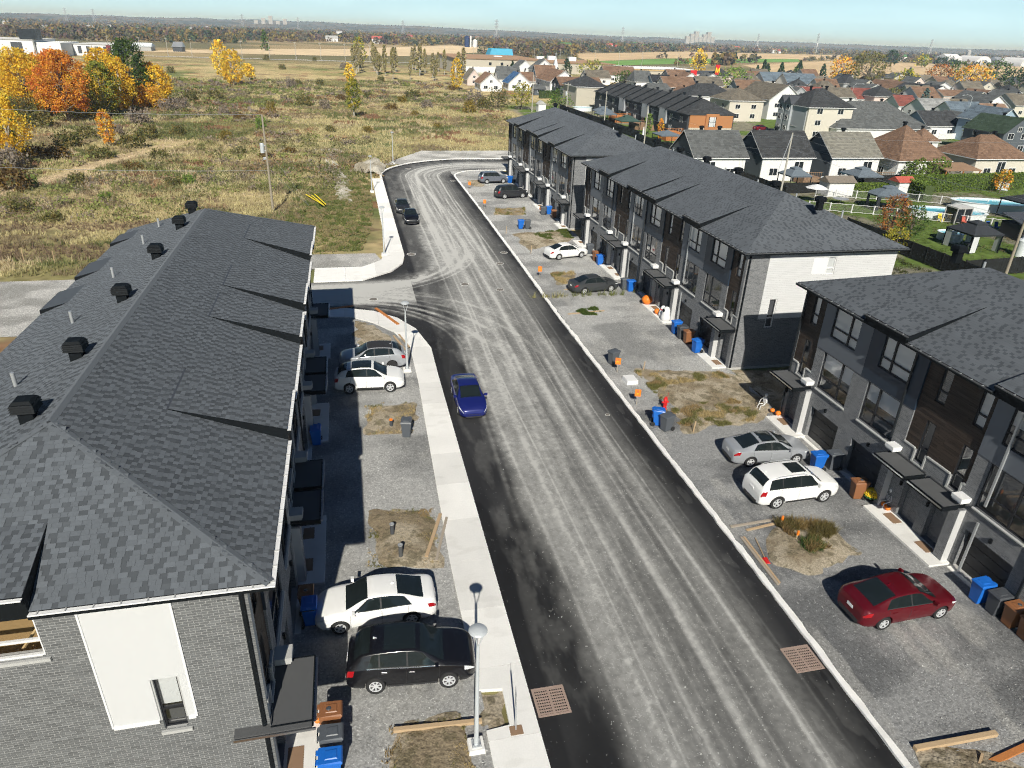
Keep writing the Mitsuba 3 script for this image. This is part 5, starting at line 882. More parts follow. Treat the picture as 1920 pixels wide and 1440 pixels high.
ST = [('poplar_tree', 'column', 250, 508, 17, 11, YEL, 'tall clear yellow tree by the shops'), ('maple_tree', 'round', 196, 357, 10, 17, LIM, 'round bright green tree behind a grey roof'), ('maple_tree', 'round', 140, 364, 7, 13, GRN, 'green tree group beside the brown roofed white house, lower'), ('maple_tree', 'spread', 147, 439, 9, 18, YGR, 'yellowing tree behind the church spire'), ('pine_tree', 'cone', 140, 470, 9, 9, DGR, 'dark pine beside the church spire'), ('cedar_tree', 'cone', 82, 405, 5.8, 4, LIM, 'yellow green cone shaped cedar between white houses'), ('spruce_tree', 'cone', 98, 440, 8, 5, DGR, 'dark spruce before the tan school wall'), ('spruce_tree', 'cone', 104, 445, 8, 8, DGR, 'second dark spruce before the tan school wall'),
    ('spruce_tree', 'cone', 274, 469, 8.2, 5, DGR, 'spruce behind the red sign, outer of three'), ('spruce_tree', 'cone', 303, 510, 11, 6.5, DGR, 'spruce behind the red sign, tallest of three'), ('spruce_tree', 'cone', 318, 530, 8, 5.5, DGR, 'spruce behind the red sign, inner of three'), ('spruce_tree', 'cone', 328, 527, 9.3, 6.5, DGR, 'spruce standing before the tan field, alone'), ('spruce_tree', 'cone', 342, 525, 10.8, 9, DGR, 'broad spruce with green bushes at its foot'), ('maple_tree', 'bush', 325, 500, 6, 11, GRN, 'green bush like tree beside the broad spruce'), ('spruce_tree', 'cone', 358, 518, 9.3, 6, DGR, 'spruce beside the blue shed'),
    ('maple_tree', 'round', 310, 429, 15.6, 16, ORY, 'orange and green maple, tallest before the tan field'), ('willow_tree', 'spread', 306, 398, 19, 23, OLV, 'huge olive willow beside the orange and green maple'), ('willow_tree', 'spread', 322, 385, 11, 13, YGR, 'yellow green tree in front of the huge willow'), ('poplar_tree', 'round', 690, 860, 19, 22, DGR, 'large dark poplar beyond the tan field'), ('maple_tree', 'round', 640, 850, 14, 22, OLV, 'olive tree group beyond the tan field'), ('maple_tree', 'round', 745, 870, 15, 20, YGR, 'yellowing tree beyond the tan field'), ('pine_tree', 'round', 770, 860, 13, 28, DGR, 'dark pine clump beyond the tan field'),
    ('oak_tree', 'round', 399, 446, 13, 20, RST, 'red brown oak behind the white houses'), ('maple_tree', 'round', 440, 475, 14, 19, GRN, 'green tree behind the big orange maple'), ('maple_tree', 'round', 367, 384, 14.2, 22, ORY, 'big orange maple behind the brown bungalows'), ('spruce_tree', 'spread', 463, 465, 16, 22, GRN, 'dark green tree right of the big orange maple'), ('pine_tree', 'spread', 371, 355, 13, 21, DGR, 'very dark tree at the picture edge'), ('spruce_tree', 'cone', 224, 255, 8.2, 7, BLU, 'blue spruce before the pale grey roof'), ('spruce_tree', 'cone', 416, 496, 9, 9, BLU, 'pale blue spruce at the tan field edge'), ('maple_tree', 'round', 228, 277, 6.6, 11, OLV, 'rusty olive tree between red and grey roofs'),
    ('maple_tree', 'bush', 160, 162, 4, 5, OLV, 'small round tree beside the brown roofed garage'), ('maple_tree', 'round', 67.6, 76.5, 5.4, 4.2, RST, 'rust coloured small tree behind the middle row end'), ('cedar_tree', 'round', 69.0, 74.8, 4.6, 3.4, GRN, 'dark green small tree touching the rust coloured one'), ('maple_tree', 'bush', 63.5, 70.5, 3.0, 3.6, YGR, 'yellow green bush between the two near roofs'), ('maple_tree', 'round', 111, 103, 3.8, 3.2, ORY, 'little golden tree before the cream brick wall'), ('maple_tree', 'bush', 70, 240, 4.5, 9, LIM, 'green garden bush by the meadow edge, outer'), ('maple_tree', 'bush', 76, 262, 5, 9, GRN, 'green garden bush by the meadow edge, inner'), ('poplar_tree', 'round', 56, 236, 8, 7, YGR, 'yellowing tree at the meadow edge behind the farthest row'), ('maple_tree', 'bush', 49, 240, 6, 9, OLV, 'olive thicket at the meadow edge behind the farthest row'), ('maple_tree', 'bush', 42, 243, 5, 8, GRY, 'bare grey thicket at the meadow edge behind the farthest row')]
for i, a in enumerate(ST): tree(*a, seed=200 + i)
# thin bare saplings of the grove
r = np.random.default_rng(31); sap = [tree_parts(np.random.default_rng(300 + k), 'loose', 12, 2.6, [(.30, .25, .12), (.26, .24, .08), (.34, .29, .16)], 420, .5, 'm_barkpale') for k in range(4)]
for k in range(34):
    x, y = r.uniform(6, 62), r.uniform(370, 480); t = thing('sapling', 'thin pale leafless sapling in the bare grove before the straw field', 'sapling', 'bare saplings of the grove'); a, b = sap[k % 4]; s = r.uniform(.7, 1.25); Q = W(mat(x, y, 0, r.uniform(0, 6), s)); put('trunk', {**a, 'to_world': Q}, t); put('crown', {**b, 'to_world': Q}, t)
# shrubs: one thing each
SH = {'olive': (OLV, 'low olive green shrub in the meadow'), 'grey': (GRY, 'low grey leafless shrub in the meadow'), 'rust': ([(.20, .13, .05), (.26, .17, .05), (.15, .10, .05)], 'low rusty brown shrub in the meadow'), 'green': (LIM, 'low fresh green shrub in the meadow'), 'golden': ([(.30, .22, .05), (.24, .19, .05)], 'low golden yellow shrub in the meadow')}
shk = {k: [crown(np.random.default_rng(400 + 7 * j + len(k)), 'bush', 1.0, 2.0, p, 700, .085)[:2] for j in range(3)] for k, (p, _) in SH.items()}
shd = {k: [mikit.ply(m, 'm_leafthin', False, color=c) for m, c in v] for k, v in shk.items()}
spots = [('green', -23.3, 114.0, 1.3, 1.7), ('olive', -25.4, 113.3, 1.2, 1.8), ('golden', -19.4, 212.8, 2.4, 2.4), ('golden', -24.3, 161.4, 1.5, 2.2), ('olive', -38.6, 115.4, 1.5, 2.2), ('green', -44.6, 114.9, 1.2, 2), ('olive', -39.5, 163.2, 2.4, 4.2), ('grey', -46.7, 186.9, 2.6, 4), ('grey', -45.5, 213.7, 2.6, 4), ('olive', -39.5, 150.3, 2.2, 4), ('olive', -44.3, 239.1, 3, 4.5), ('olive', -38.9, 248.7, 2.6, 4.5), ('grey', -43.7, 223.6, 2.4, 3.4), ('olive', -50.4, 150.1, 2.4, 4.2), ('olive', -65.5, 180.6, 3, 4.5), ('rust', -45.3, 111.2, 2.6, 4), ('grey', -51.6, 125.6, 3.2, 5), ('rust', -52.5, 138.1, 2, 4), ('olive', -41.7, 138.1, 1.8, 4), ('green', -19.1, 178.9, 2.4, 2.2), ('olive', -35.0, 169.1, 1.8, 2.6), ('olive', 24.3, 270.3, 2.4, 4.5), ('golden', 18.9, 249.5, 1.8, 3), ('rust', 14.2, 231.7, 1.6, 4), ('grey', 25.0, 233.2, 2, 3.5), ('golden', 19.5, 213.1, 1.2, 2), ('olive', 43.2, 235.7, 3, 3.5), ('golden', 36.2, 219.2, 3, 3), ('olive', 17.2, 350.6, 2.4, 3), ('grey', -20.0, 308.6, 3, 4), ('olive', -17.4, 317.8, 2.2, 3), ('olive', -9.3, 326.1, 2.2, 3), ('olive', -11.9, 236.0, 2.6, 4), ('grey', -5.5, 228.9, 2.2, 3), ('olive', -78.5, 385.2, 2.6, 3), ('olive', -49.7, 550.6, 3, 4), ('olive', -18.0, 554.6, 2.6, 3), ('rust', -71.8, 562.0, 2.4, 3), ('green', -32.3, 105.3, 0.9, 1.6), ('olive', -35.0, 93.5, 1, 2), ('rust', -49.2, 138.1, 1.7, 4.5), ('olive', -50.9, 162.8, 2, 3.6), ('grey', -31.6, 211.4, 1.8, 3), ('rust', -26.1, 199.6, 1.4, 3), ('olive', -3.5, 175.1, 1.2, 2), ('rust', -14.4, 138.0, 1, 2.2), ('olive', -19.7, 144.0, 1.1, 2.4), ('rust', -34.2, 127.6, 1.1, 2.6), ('rust', -0.8, 255.5, 1.6, 3), ('olive', 8.3, 267.2, 1.5, 3), ('golden', 22.6, 186.7, 1.1, 2), ('olive', -32.3, 138.0, 1.4, 2.4), ('rust', -10.6, 144.1, 0.9, 2), ('golden', 5.0, 175.6, 1.2, 2), ('grey', -47.4, 168.5, 2, 3.6), ('olive', -40.0, 98.1, 1.3, 3), ('rust', 44.6, 311.5, 2, 4), ('golden', -45.3, 409.1, 2.4, 3.4), ('olive', -31.9, 441.6, 2.2, 3), ('grey', 1.3, 458.1, 3, 4)]
for k, (n, x, y, h, w) in enumerate(spots):
    t = thing('shrub', SH[n][1], 'shrub', SH[n][1].replace('shrub', 'shrubs')); w, h = w * 1.25, h * 1.2; put('foliage', {**shd[n][k % 3], 'to_world': W(mat(x, y, float(gz(x, y)) - .1, k * 1.7, (w / 2, w / 2 * (1 + .2 * math.sin(k)), h)))}, t)
# meadow grass and herbs: uncountable
r = np.random.default_rng(77)
def grass_mesh(x, y, h, wd, cols, blades, r):
    n = len(x); X = np.repeat(x, blades); Y = np.repeat(y, blades); Hh = np.repeat(h, blades) * r.uniform(.5, 1.2, n * blades); Wd = np.repeat(wd, blades); a = r.uniform(0, 2 * PI, n * blades); sp = Wd * r.uniform(0, 2.2, n * blades); b = r.uniform(0, 2 * PI, n * blades)
    bx, by = X + sp * np.cos(b), Y + sp * np.sin(b); z = gz(bx, by); dx, dy = np.cos(a) * Wd * .5, np.sin(a) * Wd * .5; le = r.normal(size=(n * blades, 2)) * (.35 * Hh)[:, None]
    V = np.stack([np.stack([bx - dx, by - dy, z], 1), np.stack([bx + dx, by + dy, z], 1), np.stack([bx + le[:, 0], by + le[:, 1], z + Hh], 1)], 1).reshape(-1, 3)
    C = np.repeat(np.repeat(cols, blades, 0) * r.uniform(.86, 1.16, n * blades)[:, None], 3, 0)
    return (V, np.arange(len(V)).reshape(-1, 3)), C
n = 84000; d = 62 + 300 * r.random(n) ** 1.25; an = r.uniform(-.62, .40, n) + np.radians(13.4) - .12
x, y = d * np.sin(an), d * np.cos(an)
from shapely import contains_xy
bad = unary_union([sg.box(-17, 14, 70, 59.4), sg.box(-60, 57, 6, 71.5), sg.box(3.5, 60, 62, CY), sg.Point(CX, CY).buffer(RO + .5), sg.box(CX, CY, 62, 139), sg.Polygon([(6, 131), (8.2, 137), (14.7, 148.5), (62, 149.5), (62, 138.9), (23, 138.9)]), sg.Polygon([(-4.5, 71), (3.5, 71), (3.5, 119), (.8, 120), (1, 77), (-4.5, 76)]), sg.box(50, 130, 400, 470), sg.Polygon([(.5, 126), (1.5, 129.5), (5.6, 136), (6.6, 128), (5.4, 121)])])
ok = ~contains_xy(bad, x, y) & (y > 58); x, y, d = x[ok], y[ok], d[ok]; n = len(x)
nz = lambda s, o, k: meshkit.fbm(np.stack([x * s + o, y * s * 1.3 + o, 0 * x], -1), 4, k)
a1, a2, a3 = nz(.035, 0, 2), nz(.12, 30, 4), nz(.06, 70, 6)
c = np.where((a1 > .52)[:, None], np.array([.29, .27, .125]), np.array([.50, .44, .24])); c[a2 > .58] = (.28, .225, .14); c[a3 > .63] = (.17, .185, .075); c[(a2 < .33) & (a3 > .52)] = (.27, .16, .10); c[(a1 > .44) & (a1 < .47)] = (.55, .46, .30)
c[(x < -14) & (y < 92) & (np.sin(y * .55 + .04 * x) < -.2)] = (.23, .17, .115)
pd = np.abs(x - (-47 + (y - 110) * .30)) + 2.2 * (a2 - .5); pth = (pd < 2.4) & (y > 90) & (y < 160); c[pth] = (.60, .48, .34)
lawn = (x > -6) & (x < 4) & (y < 112); c[lawn & (a2 < .6)] = (.17, .20, .06); hgt = np.where(pth, .3, 1) * np.where(lawn, .22, .35 + .5 * a3) * r.uniform(.7, 1.2, n)
m, C = grass_mesh(x, y, hgt, np.maximum(.05, .0011 * d), 1.15 * c * r.uniform(.85, 1.15, (n, 1)), 5, r)
put('meadow_grass', mikit.ply(m, 'm_leafthin', False, color=C), label='dry autumn meadow grass and herbs', cat='grass', kind='stuff')
def undergrowth():
    r = np.random.default_rng(91); n = 5200; d = 95 + 260 * r.random(n) ** 1.1; an = np.radians(13.4) - .12 + r.uniform(-.62, .36, n); x, y = d * np.sin(an), d * np.cos(an)
    q = nzp(x, y, .028, 4); ok = ~contains_xy(bad, x, y) & (y > 92) & (q + .10 * (x < -12) > .572) & ~((np.abs(x - (-47 + (y - 110) * .30)) < 3) & (y < 160)); x, y, d = x[ok], y[ok], d[ok]; n = len(x); nc = 34
    pal = np.array([(.17, .17, .07), (.21, .19, .10), (.24, .20, .15), (.13, .14, .055), (.26, .18, .10), (.20, .165, .13), (.19, .21, .07)]); ci = (nzp(x, y, .05, 9) * 12 + r.uniform(0, 2.2, n)).astype(int) % len(pal)
    w = r.uniform(1.2, 3.2, n); h = w * r.uniform(.3, .5, n); u = r.normal(size=(n, nc, 3)); u /= np.linalg.norm(u, axis=2, keepdims=True); u[..., 2] = np.abs(u[..., 2])
    c = np.stack([x, y, gz(x, y)], 1)[:, None] + u * np.stack([w * .55, w * .55, h], 1)[:, None] * r.uniform(.5, 1.1, (n, nc, 1))
    put('undergrowth', mikit.ply(cards(c.reshape(-1, 3), (np.maximum(.14, .0013 * d)[:, None] * r.uniform(.7, 1.5, (n, nc))).reshape(-1), r), 'm_leafthin', False, color=np.repeat(np.repeat(pal[ci], nc, 0) * r.uniform(.8, 1.2, (n * nc, 1)) * 1.5, 4, 0)), label='low brush of bare twigs and dull leaves in the meadow', cat='undergrowth', kind='stuff')
def nzp(x, y, s, k): return meshkit.fbm(np.stack([x * s, y * s * 1.2, 0 * x], -1), 4, k)
undergrowth()
def weeds(name, poly, n, h, cols, seed, label, w=.05):
    r = np.random.default_rng(seed); P = sg.Polygon(poly); x0, y0, x1, y1 = P.bounds; x, y = r.uniform(x0, x1, n * 3), r.uniform(y0, y1, n * 3); cl = meshkit.fbm(np.stack([x * 1.3, y * 1.3, 0 * x], -1), 3, seed); ok = contains_xy(P, x, y) & (cl > .43); x, y, cl = x[ok][:n], y[ok][:n], cl[ok][:n]
    cc = np.array(cols)[(meshkit.fbm(np.stack([x * .8 + 9, y * .8, 0 * x], -1), 2, seed + 1) * 1.3 * len(cols) % len(cols)).astype(int)]
    m, C = grass_mesh(x, y, h * np.clip((cl - .38) * 5, .25, 1), np.full(len(x), w), cc, 6, r); m[0][:, 2] += .12
    put(name, mikit.ply(m, 'm_leafthin', False, color=C), label=label, cat='weeds', kind='stuff')
STW = [(.46, .36, .18), (.38, .28, .14), (.22, .21, .08), (.50, .40, .21)]
weeds('weeds', [(19.6, 38.6), (19.6, 43.2), (25.8, 42), (26, 41), (21, 40.6)], 2000, .25, STW, 1, 'straw coloured grass on the lot between two rows'); weeds('weeds', [(19.6, 34.4), (19.3, 37.2), (24.5, 38), (25.4, 36), (24.5, 35)], 2000, .26, STW, 2, 'dry grass around the hydrant lot'); weeds('weeds', [(20.0, 25.0), (22.6, 24.2), (22.4, 22.8), (20.4, 22.6)], 1100, .55, [(.26, .18, .09), (.18, .15, .06), (.30, .22, .10)], 3, 'tall brown weeds in the kerb patch'); weeds('weeds', [(20.3, 23.3), (21.2, 23.2), (21.1, 22.4), (20.4, 22.4)], 200, .45, [(.09, .15, .045), (.07, .13, .03)], 4, 'green weeds in the kerb patch')
weeds('weeds', [(18.8, 56), (21.2, 56.6), (21, 54.6), (19.4, 54.8)], 500, .22, [(.07, .12, .03), (.09, .13, .035)], 5, 'green weeds by the single board'); weeds('weeds', [(19.5, 66.6), (22, 66.8), (21.6, 63.4), (19.4, 63.2)], 500, .3, STW, 6, 'straw tufts by the dark grey sedan lot'); weeds('weeds', [(21, 82.8), (26.3, 84), (26.3, 80), (22.5, 79.5)], 1500, .25, [(.09, .14, .035), (.12, .15, .04)], 7, 'green turf at the gap between rows'); weeds('weeds', [(19.6, 96.2), (24, 96.7), (23, 92.2), (18.9, 92.8)], 600, .2, STW, 8, 'straw patch on the far lot')
weeds('weeds', [(0, 41.2), (3.2, 41), (2.8, 37), (0, 37.2)], 420, .16, STW, 9, 'sparse grass on the soil patch by the grey bin', .035); weeds('weeds', [(-.1, 29.6), (3.1, 29.2), (2.9, 25), (-.4, 25.3)], 420, .14, STW, 10, 'sparse grass on the soil patch with pipes', .03); weeds('weeds', [(0, 17), (2.6, 17), (3, 13.2), (-.7, 13.2)], 300, .14, STW, 11, 'sparse grass on the nearest soil patch', .03)
weeds('verge_grass', [(-8, 77), (.8, 77), (2.6, 90), (3.3, 118), (-8, 118)], 9000, .34, [(.22, .24, .09), (.30, .28, .13), (.36, .30, .16), (.18, .21, .07)], 14, 'short mixed grass between the sidewalk and the meadow', .08)
weeds('yard_grass', [(50, 50), (62, 50), (62, 122), (50, 122)], 2600, .35, [(.05, .07, .02), (.08, .09, .03)], 12, 'rough grass behind the rows', .09); weeds('yard_grass', [(63, 60), (100, 60), (118, 104), (66, 106)], 5000, .12, [(.10, .16, .035), (.12, .17, .04), (.2, .17, .1)], 13, 'mown back yard lawn', .12)
# stones on the near lots
r = np.random.default_rng(8); S = []
for k in range(6500):
    z0 = .066
    x, y = (r.uniform(17.5, 25.5), r.uniform(9, 26)) if k % 5 == 1 else (r.uniform(-.8, 3.3), r.uniform(12, 31)) if k % 5 == 2 else (r.uniform(7.8, 14.2) + r.normal() * .4, 10 + 48 * r.random() ** 1.4); z0 = .004 if 5 < x < 17 else z0; s = r.uniform(.012, .04) * (1.6 if r.random() < .06 else 1); p = r.normal(size=(6, 3)) * .35 + np.array([[1, 0, 0], [-1, 0, 0], [0, 1, 0], [0, -1, 0], [0, 0, .8], [0, 0, -.3]]); S.append((p * s * .7 + [x, y, z0], np.array([[0, 2, 4], [2, 1, 4], [1, 3, 4], [3, 0, 4]])))
put('loose_stones', mikit.ply(merge(S), 'm_stone'), label='loose crushed stones on the gravel lots', cat='stones', kind='stuff')
# far woods: one mass
r = np.random.default_rng(5); keep = []
fields = unary_union([sg.Polygon([(330, 552), (420, 752), (760, 1085), (1180, 1135), (845, 800), (660, 640), (440, 480)]).buffer(10), sg.Polygon([(180, 585), (236, 714), (405, 918), (560, 1018), (750, 1160), (630, 970), (453, 822), (317, 713)]).buffer(6), sg.Polygon([(-150, 640), (-145, 680), (-70, 810), (5, 892), (190, 1345), (260, 975), (182, 960), (60, 720), (0, 672)]).buffer(8), sg.Polygon([(237, 720), (400, 925), (600, 1060), (800, 1160), (1500, 1900), (700, 1500), (300, 1000)])])
def crowns(n, dmin, dmax, pw, nc, seed, thr):
    r = np.random.default_rng(seed); d = dmin + (dmax - dmin) * r.random(n) ** pw; a = np.radians(13.4) + r.uniform(-.70, .70, n); x, y = d * np.sin(a), d * np.cos(a)
    q = meshkit.fbm(np.stack([x * .004, y * .0028, 0 * x], -1), 4, 3); ok = (q > thr) & ~contains_xy(fields, x, y) & ~contains_xy(sg.box(-250, 400, -90, 700), x, y) & ~((x > 40) & (x < 760) & (y < 700)); x, y, d, q = x[ok], y[ok], d[ok], q[ok]; n = len(x)
    pal = 1.45 * np.array([(.085, .08, .045), (.14, .095, .045), (.06, .075, .035), (.16, .115, .04), (.10, .07, .045), (.045, .06, .035), (.11, .09, .06), (.17, .13, .045), (.10, .065, .055)])
    ci = (meshkit.fbm(np.stack([x * .006 + 50, y * .004, 0 * x], -1), 3, 8) * 14 + r.uniform(0, 4, n)).astype(int) % len(pal)
    h = r.uniform(5, 11, n) * np.where(q > .55, 1.25, .8); w = h * r.uniform(.8, 1.3, n); u = r.normal(size=(n, nc, 3)); u /= np.linalg.norm(u, axis=2, keepdims=True); u[..., 2] = np.abs(u[..., 2]) * 1.0
    c = np.stack([x, y, h * .12], 1)[:, None] + u * np.stack([w * .5, w * .5, h * .88], 1)[:, None] * r.uniform(.55, 1, (n, nc, 1)); s = (w[:, None] * r.uniform(.13, .24, (n, nc)) * (26 / nc) ** .5)
    col = np.repeat(pal[ci], nc, 0) * r.uniform(.7, 1.3, (n * nc, 1))
    return cards(c.reshape(-1, 3), s.reshape(-1), r), np.repeat(col, 4, 0)
WA = [crowns(7500, 560, 1600, .9, 26, 1, .42), crowns(10000, 1400, 3300, 1.0, 11, 2, .34), crowns(9000, 3000, 6500, 1.0, 6, 3, .28)]
put('far_woods', mikit.ply(merge([w[0] for w in WA]), 'm_leaf', False, color=np.vstack([w[1] for w in WA])), label='distant autumn woods and hedgerows merging towards the horizon', cat='woods', kind='stuff')
def ridge(dist, h0, seed, a0, a1, name):
    a = np.linspace(a0, a1, 1400); x, y = dist * np.sin(a), dist * np.cos(a); hh = h0(a) + 7 * meshkit.fbm(np.stack([a * 900, a * 0, a * 0], -1), 3, seed) + 12 * (meshkit.fbm(np.stack([a * 30, a * 0, a * 0], -1), 3, seed + 1) - .5); hh = np.maximum(hh, 2); k = len(a)
    V = np.vstack([np.c_[x * .97, y * .97, 0 * a - 1], np.c_[x * .985, y * .985, hh * .8], np.c_[x, y, hh], np.c_[x * 1.05, y * 1.05, 0 * a - 1]]); i = np.arange(k - 1); F = np.vstack([np.stack([i + o, i + o + k + 1, i + o + 1], 1) for o in (0, k, 2 * k)] + [np.stack([i + o, i + o + k, i + o + k + 1], 1) for o in (0, k, 2 * k)])
    put(name, mikit.ply((V, F[:, ::-1]), 'm_hill', True), kind='structure')
MP('m_hill', lambda p, n, uv: MX((.06, .065, .05), (.11, .09, .06), SS(.4, .6, FB(p.x * .012, p.y * .012, p.z * .05, 3))), .95, spec=.1)
ridge(6700, lambda a: 30 + 22 * np.clip(.35 - np.abs(a + .02), 0, .35) / .35, 3, -.75, 1.15, 'hills'); ridge(4900, lambda a: 21 - 15 * np.clip((a - .15) / .4, 0, 1), 6, -.75, 1.1, 'hills')
# ---------------------------------------------------------------- suburban houses
RC = dict(grey=(.115, .12, .12), pale=(.28, .285, .28), dark=(.055, .057, .06), brown=(.20, .125, .085), tan=(.24, .155, .11), taupe=(.165, .145, .115), blue=(.13, .165, .20), red=(.22, .075, .06), green=(.05, .075, .05), mottled=(.215, .205, .175), black=(.035, .036, .04), royal=(.05, .11, .22))
WC = dict(white=(.74, .74, .73), cream=(.60, .56, .48), slate=(.10, .115, .13), blue=(.28, .37, .46), dark=(.05, .055, .062), pinkw=(.66, .55, .50), brick=(.34, .15, .10), browng=(.16, .12, .10), sky=(.05, .17, .28), orange=(.42, .19, .08), lgrey=(.36, .38, .40), beige=(.5, .46, .38))
for k, c in WC.items(): M('m_w_' + k, c, .75, spec=.25)
HB = []
hr = np.random.default_rng(12)
def shingled(quads, col, step, r):
    """roof planes as rows of small shingle strips, each with a tone of its own; quads: corners a,b (eave) c,d (ridge)"""
    V, C = [], []
    for a, b, c, d in quads:
        a, b, c, d = map(np.array, (a, b, c, d)); H = np.linalg.norm((c + d) / 2 - (a + b) / 2); W_ = np.linalg.norm(b - a); m = max(2, int(H / step)); n = max(2, int(W_ / step / 1.6)); nn = np.cross(b - a, d - a); nn = nn / np.linalg.norm(nn)
        for i in range(m):
            for j in range(n):
                f = lambda u, v: (a * (1 - u) + b * u) * (1 - v) + (d * (1 - u) + c * u) * v
                u0, u1, v0, v1 = j / n, (j + 1) / n, i / m, (i + 1) / m
                V.append([f(u0, v0) + nn * .02, f(u1, v0) + nn * .02, f(u1, v1), f(u0, v1)]); C.append(np.array(col) * r.uniform(.78, 1.22))
    V = np.array(V).reshape(-1, 3); n = len(C); q = 4 * np.arange(n)[:, None]
    return (V, np.vstack([q + [0, 1, 2], q + [0, 2, 3]])), np.repeat(np.array(C), 4, 0)
def house(x0, x1, y0, dep, eave, ridge, rise, rc, wc, label, hip=0., gc=None, step=None, vents=2, ov=.45, base=0., name='house', side_wc=None, win=True, cat='house', group=None):
    """y0: front wall towards -y; ridge 'x' or 'y'; hip: share of the half depth that is hipped"""
    t = thing(name, label, cat, group); HB.append((x0, x1, y0)); y1 = y0 + dep; dist = math.hypot((x0 + x1) / 2, y0); step = step or max(.45, dist * .0026)
    e = eave; xa, xb, ya, yb = x0 - ov, x1 + ov, y0 - ov, y1 + ov; slop = rise / ((dep if ridge == 'x' else x1 - x0) / 2); eo = e - slop * ov; zr = e + rise
    put('wall', mikit.ply(box(x0, x1, y0, y1, base, e), 'm_w_' + wc), t)
    if ridge == 'x':
        ym = (y0 + y1) / 2; hx = min(hip * dep / 2, (xb - xa) / 2 - .06); A, B = (xa + hx, ym, zr), (xb - hx, ym, zr); c = [(xa, ya, eo), (xb, ya, eo), (xb, yb, eo), (xa, yb, eo)]
        qs = [(c[0], c[1], B, A), (c[2], c[3], A, B)] + ([(c[3], c[0], A, A), (c[1], c[2], B, B)] if hip else [])
        gab = [] if hip else [hull([(x + d, y, z) for d in (0, .02) for y, z in ((y0, e), (y1, e), (ym, zr - .02))]) for x in (x0, x1 - .02)]
    else:
        xm = (x0 + x1) / 2; hy = min(hip * (x1 - x0) / 2, (yb - ya) / 2 - .06); A, B = (xm, ya + hy, zr), (xm, yb - hy, zr); c = [(xa, ya, eo), (xb, ya, eo), (xb, yb, eo), (xa, yb, eo)]
        qs = [(c[1], c[2], B, A), (c[3], c[0], A, B)] + ([(c[0], c[1], A, A), (c[2], c[3], B, B)] if hip else [])
        gab = [] if hip else [hull([(x, y + d, z) for d in (0, .02) for x, z in ((x0, e), (x1, e), (xm, zr - .02))]) for y in (y0, y1 - .02)]
    m, C = shingled(qs, RC[rc], step, hr); put('roof', mikit.ply(m, 'm_vc', False, color=C), t)
    put('roof_deck', mikit.ply(merge([((np.array(q) - [0, 0, .1]), np.array([[0, 2, 1], [0, 3, 2]])) for q in qs]), 'm_soffit'), t)
    for g_ in gab: put('gable', mikit.ply(g_, 'm_w_' + (gc or wc)), t)
    tr = []
    for a, b in zip(c, c[1:] + c[:1]):
        a, b = np.array(a), np.array(b); isx = abs(a[1] - b[1]) < 1e-6
        if hip or isx == (ridge == 'x'): lo, hi = np.minimum(a, b), np.maximum(a, b); tr.append(box(lo[0] - .05 * (not isx), hi[0] + .05 * (not isx), lo[1] - .05 * isx, hi[1] + .05 * isx, eo - .16, eo - .02))
    if not hip:
        for a, b in ([(c[0], A), (c[3], A), (c[1], B), (c[2], B)] if ridge == 'x' else [(c[0], A), (c[1], A), (c[3], B), (c[2], B)]): a, b = np.array(a), np.array(b); tr.append(hull([p + np.array(o) for p in (a, b) for o in ((-.05, -.05, -.16), (.05, .05, -.16), (-.05, -.05, -.03), (.05, .05, -.03))]))
    put('trim', mikit.ply(merge(tr), 'm_white' if wc not in ('dark', 'slate') else 'm_dkgrey'), t)
    for k in range(vents):
        u = (k + 1) / (vents + 1); px, py = ((xa + (xb - xa) * u, (y0 + y1) / 2 + .5) if ridge == 'x' else ((x0 + x1) / 2 + .4, ya + (yb - ya) * u))
        if dist < 420: put('roof_vent', mikit.ply(merge([box(px - .22, px + .22, py - .22, py + .22, zr - .5, zr + .35), taper(px, py, zr + .3, zr + .6, .36, .36, .28, .28)]), 'm_black'), t)
    if win:
        def pane(cx, z0, w, h, face):
            W_ = key(t + '__window'); s = face == 'y'; P = (lambda a, b, c0, d, e_, f: box(cx + a, cx + b, y0 - f, y0 - e_, c0, d)) if s else (lambda a, b, c0, d, e_, f: box(x0 - f, x0 - e_, cx + a, cx + b, c0, d))
            scene[W_ + '__pane'] = mikit.ply(P(-w / 2, w / 2, z0, z0 + h, .002, .03), 'm_glassdark'); scene[W_ + '__frame'] = mikit.ply(merge([P(-w / 2 - .08, w / 2 + .08, z0 - .08, z0, .002, .06), P(-w / 2 - .08, w / 2 + .08, z0 + h, z0 + h + .08, .002, .06), P(-w / 2 - .08, -w / 2, z0, z0 + h, .002, .06), P(w / 2, w / 2 + .08, z0, z0 + h, .002, .06), P(-.03, .03, z0, z0 + h, .03, .055)]), 'm_white')
        fl = [z for z in np.arange(1.0, e - 1.1, 2.7)]
        for z in fl:
            for u in ((.25, .72) if x1 - x0 > 7 else (.5,)): pane(x0 + (x1 - x0) * u, z, 1.5, 1.15, 'y')
            for u in (.3, .7): pane(y0 + dep * u, z, 1.2, 1.15, 'x')
        if gab and ridge == 'y' and rise > 2.2: pane((x0 + x1) / 2, e + .15, 1.0, 1.0, 'y')
    return t
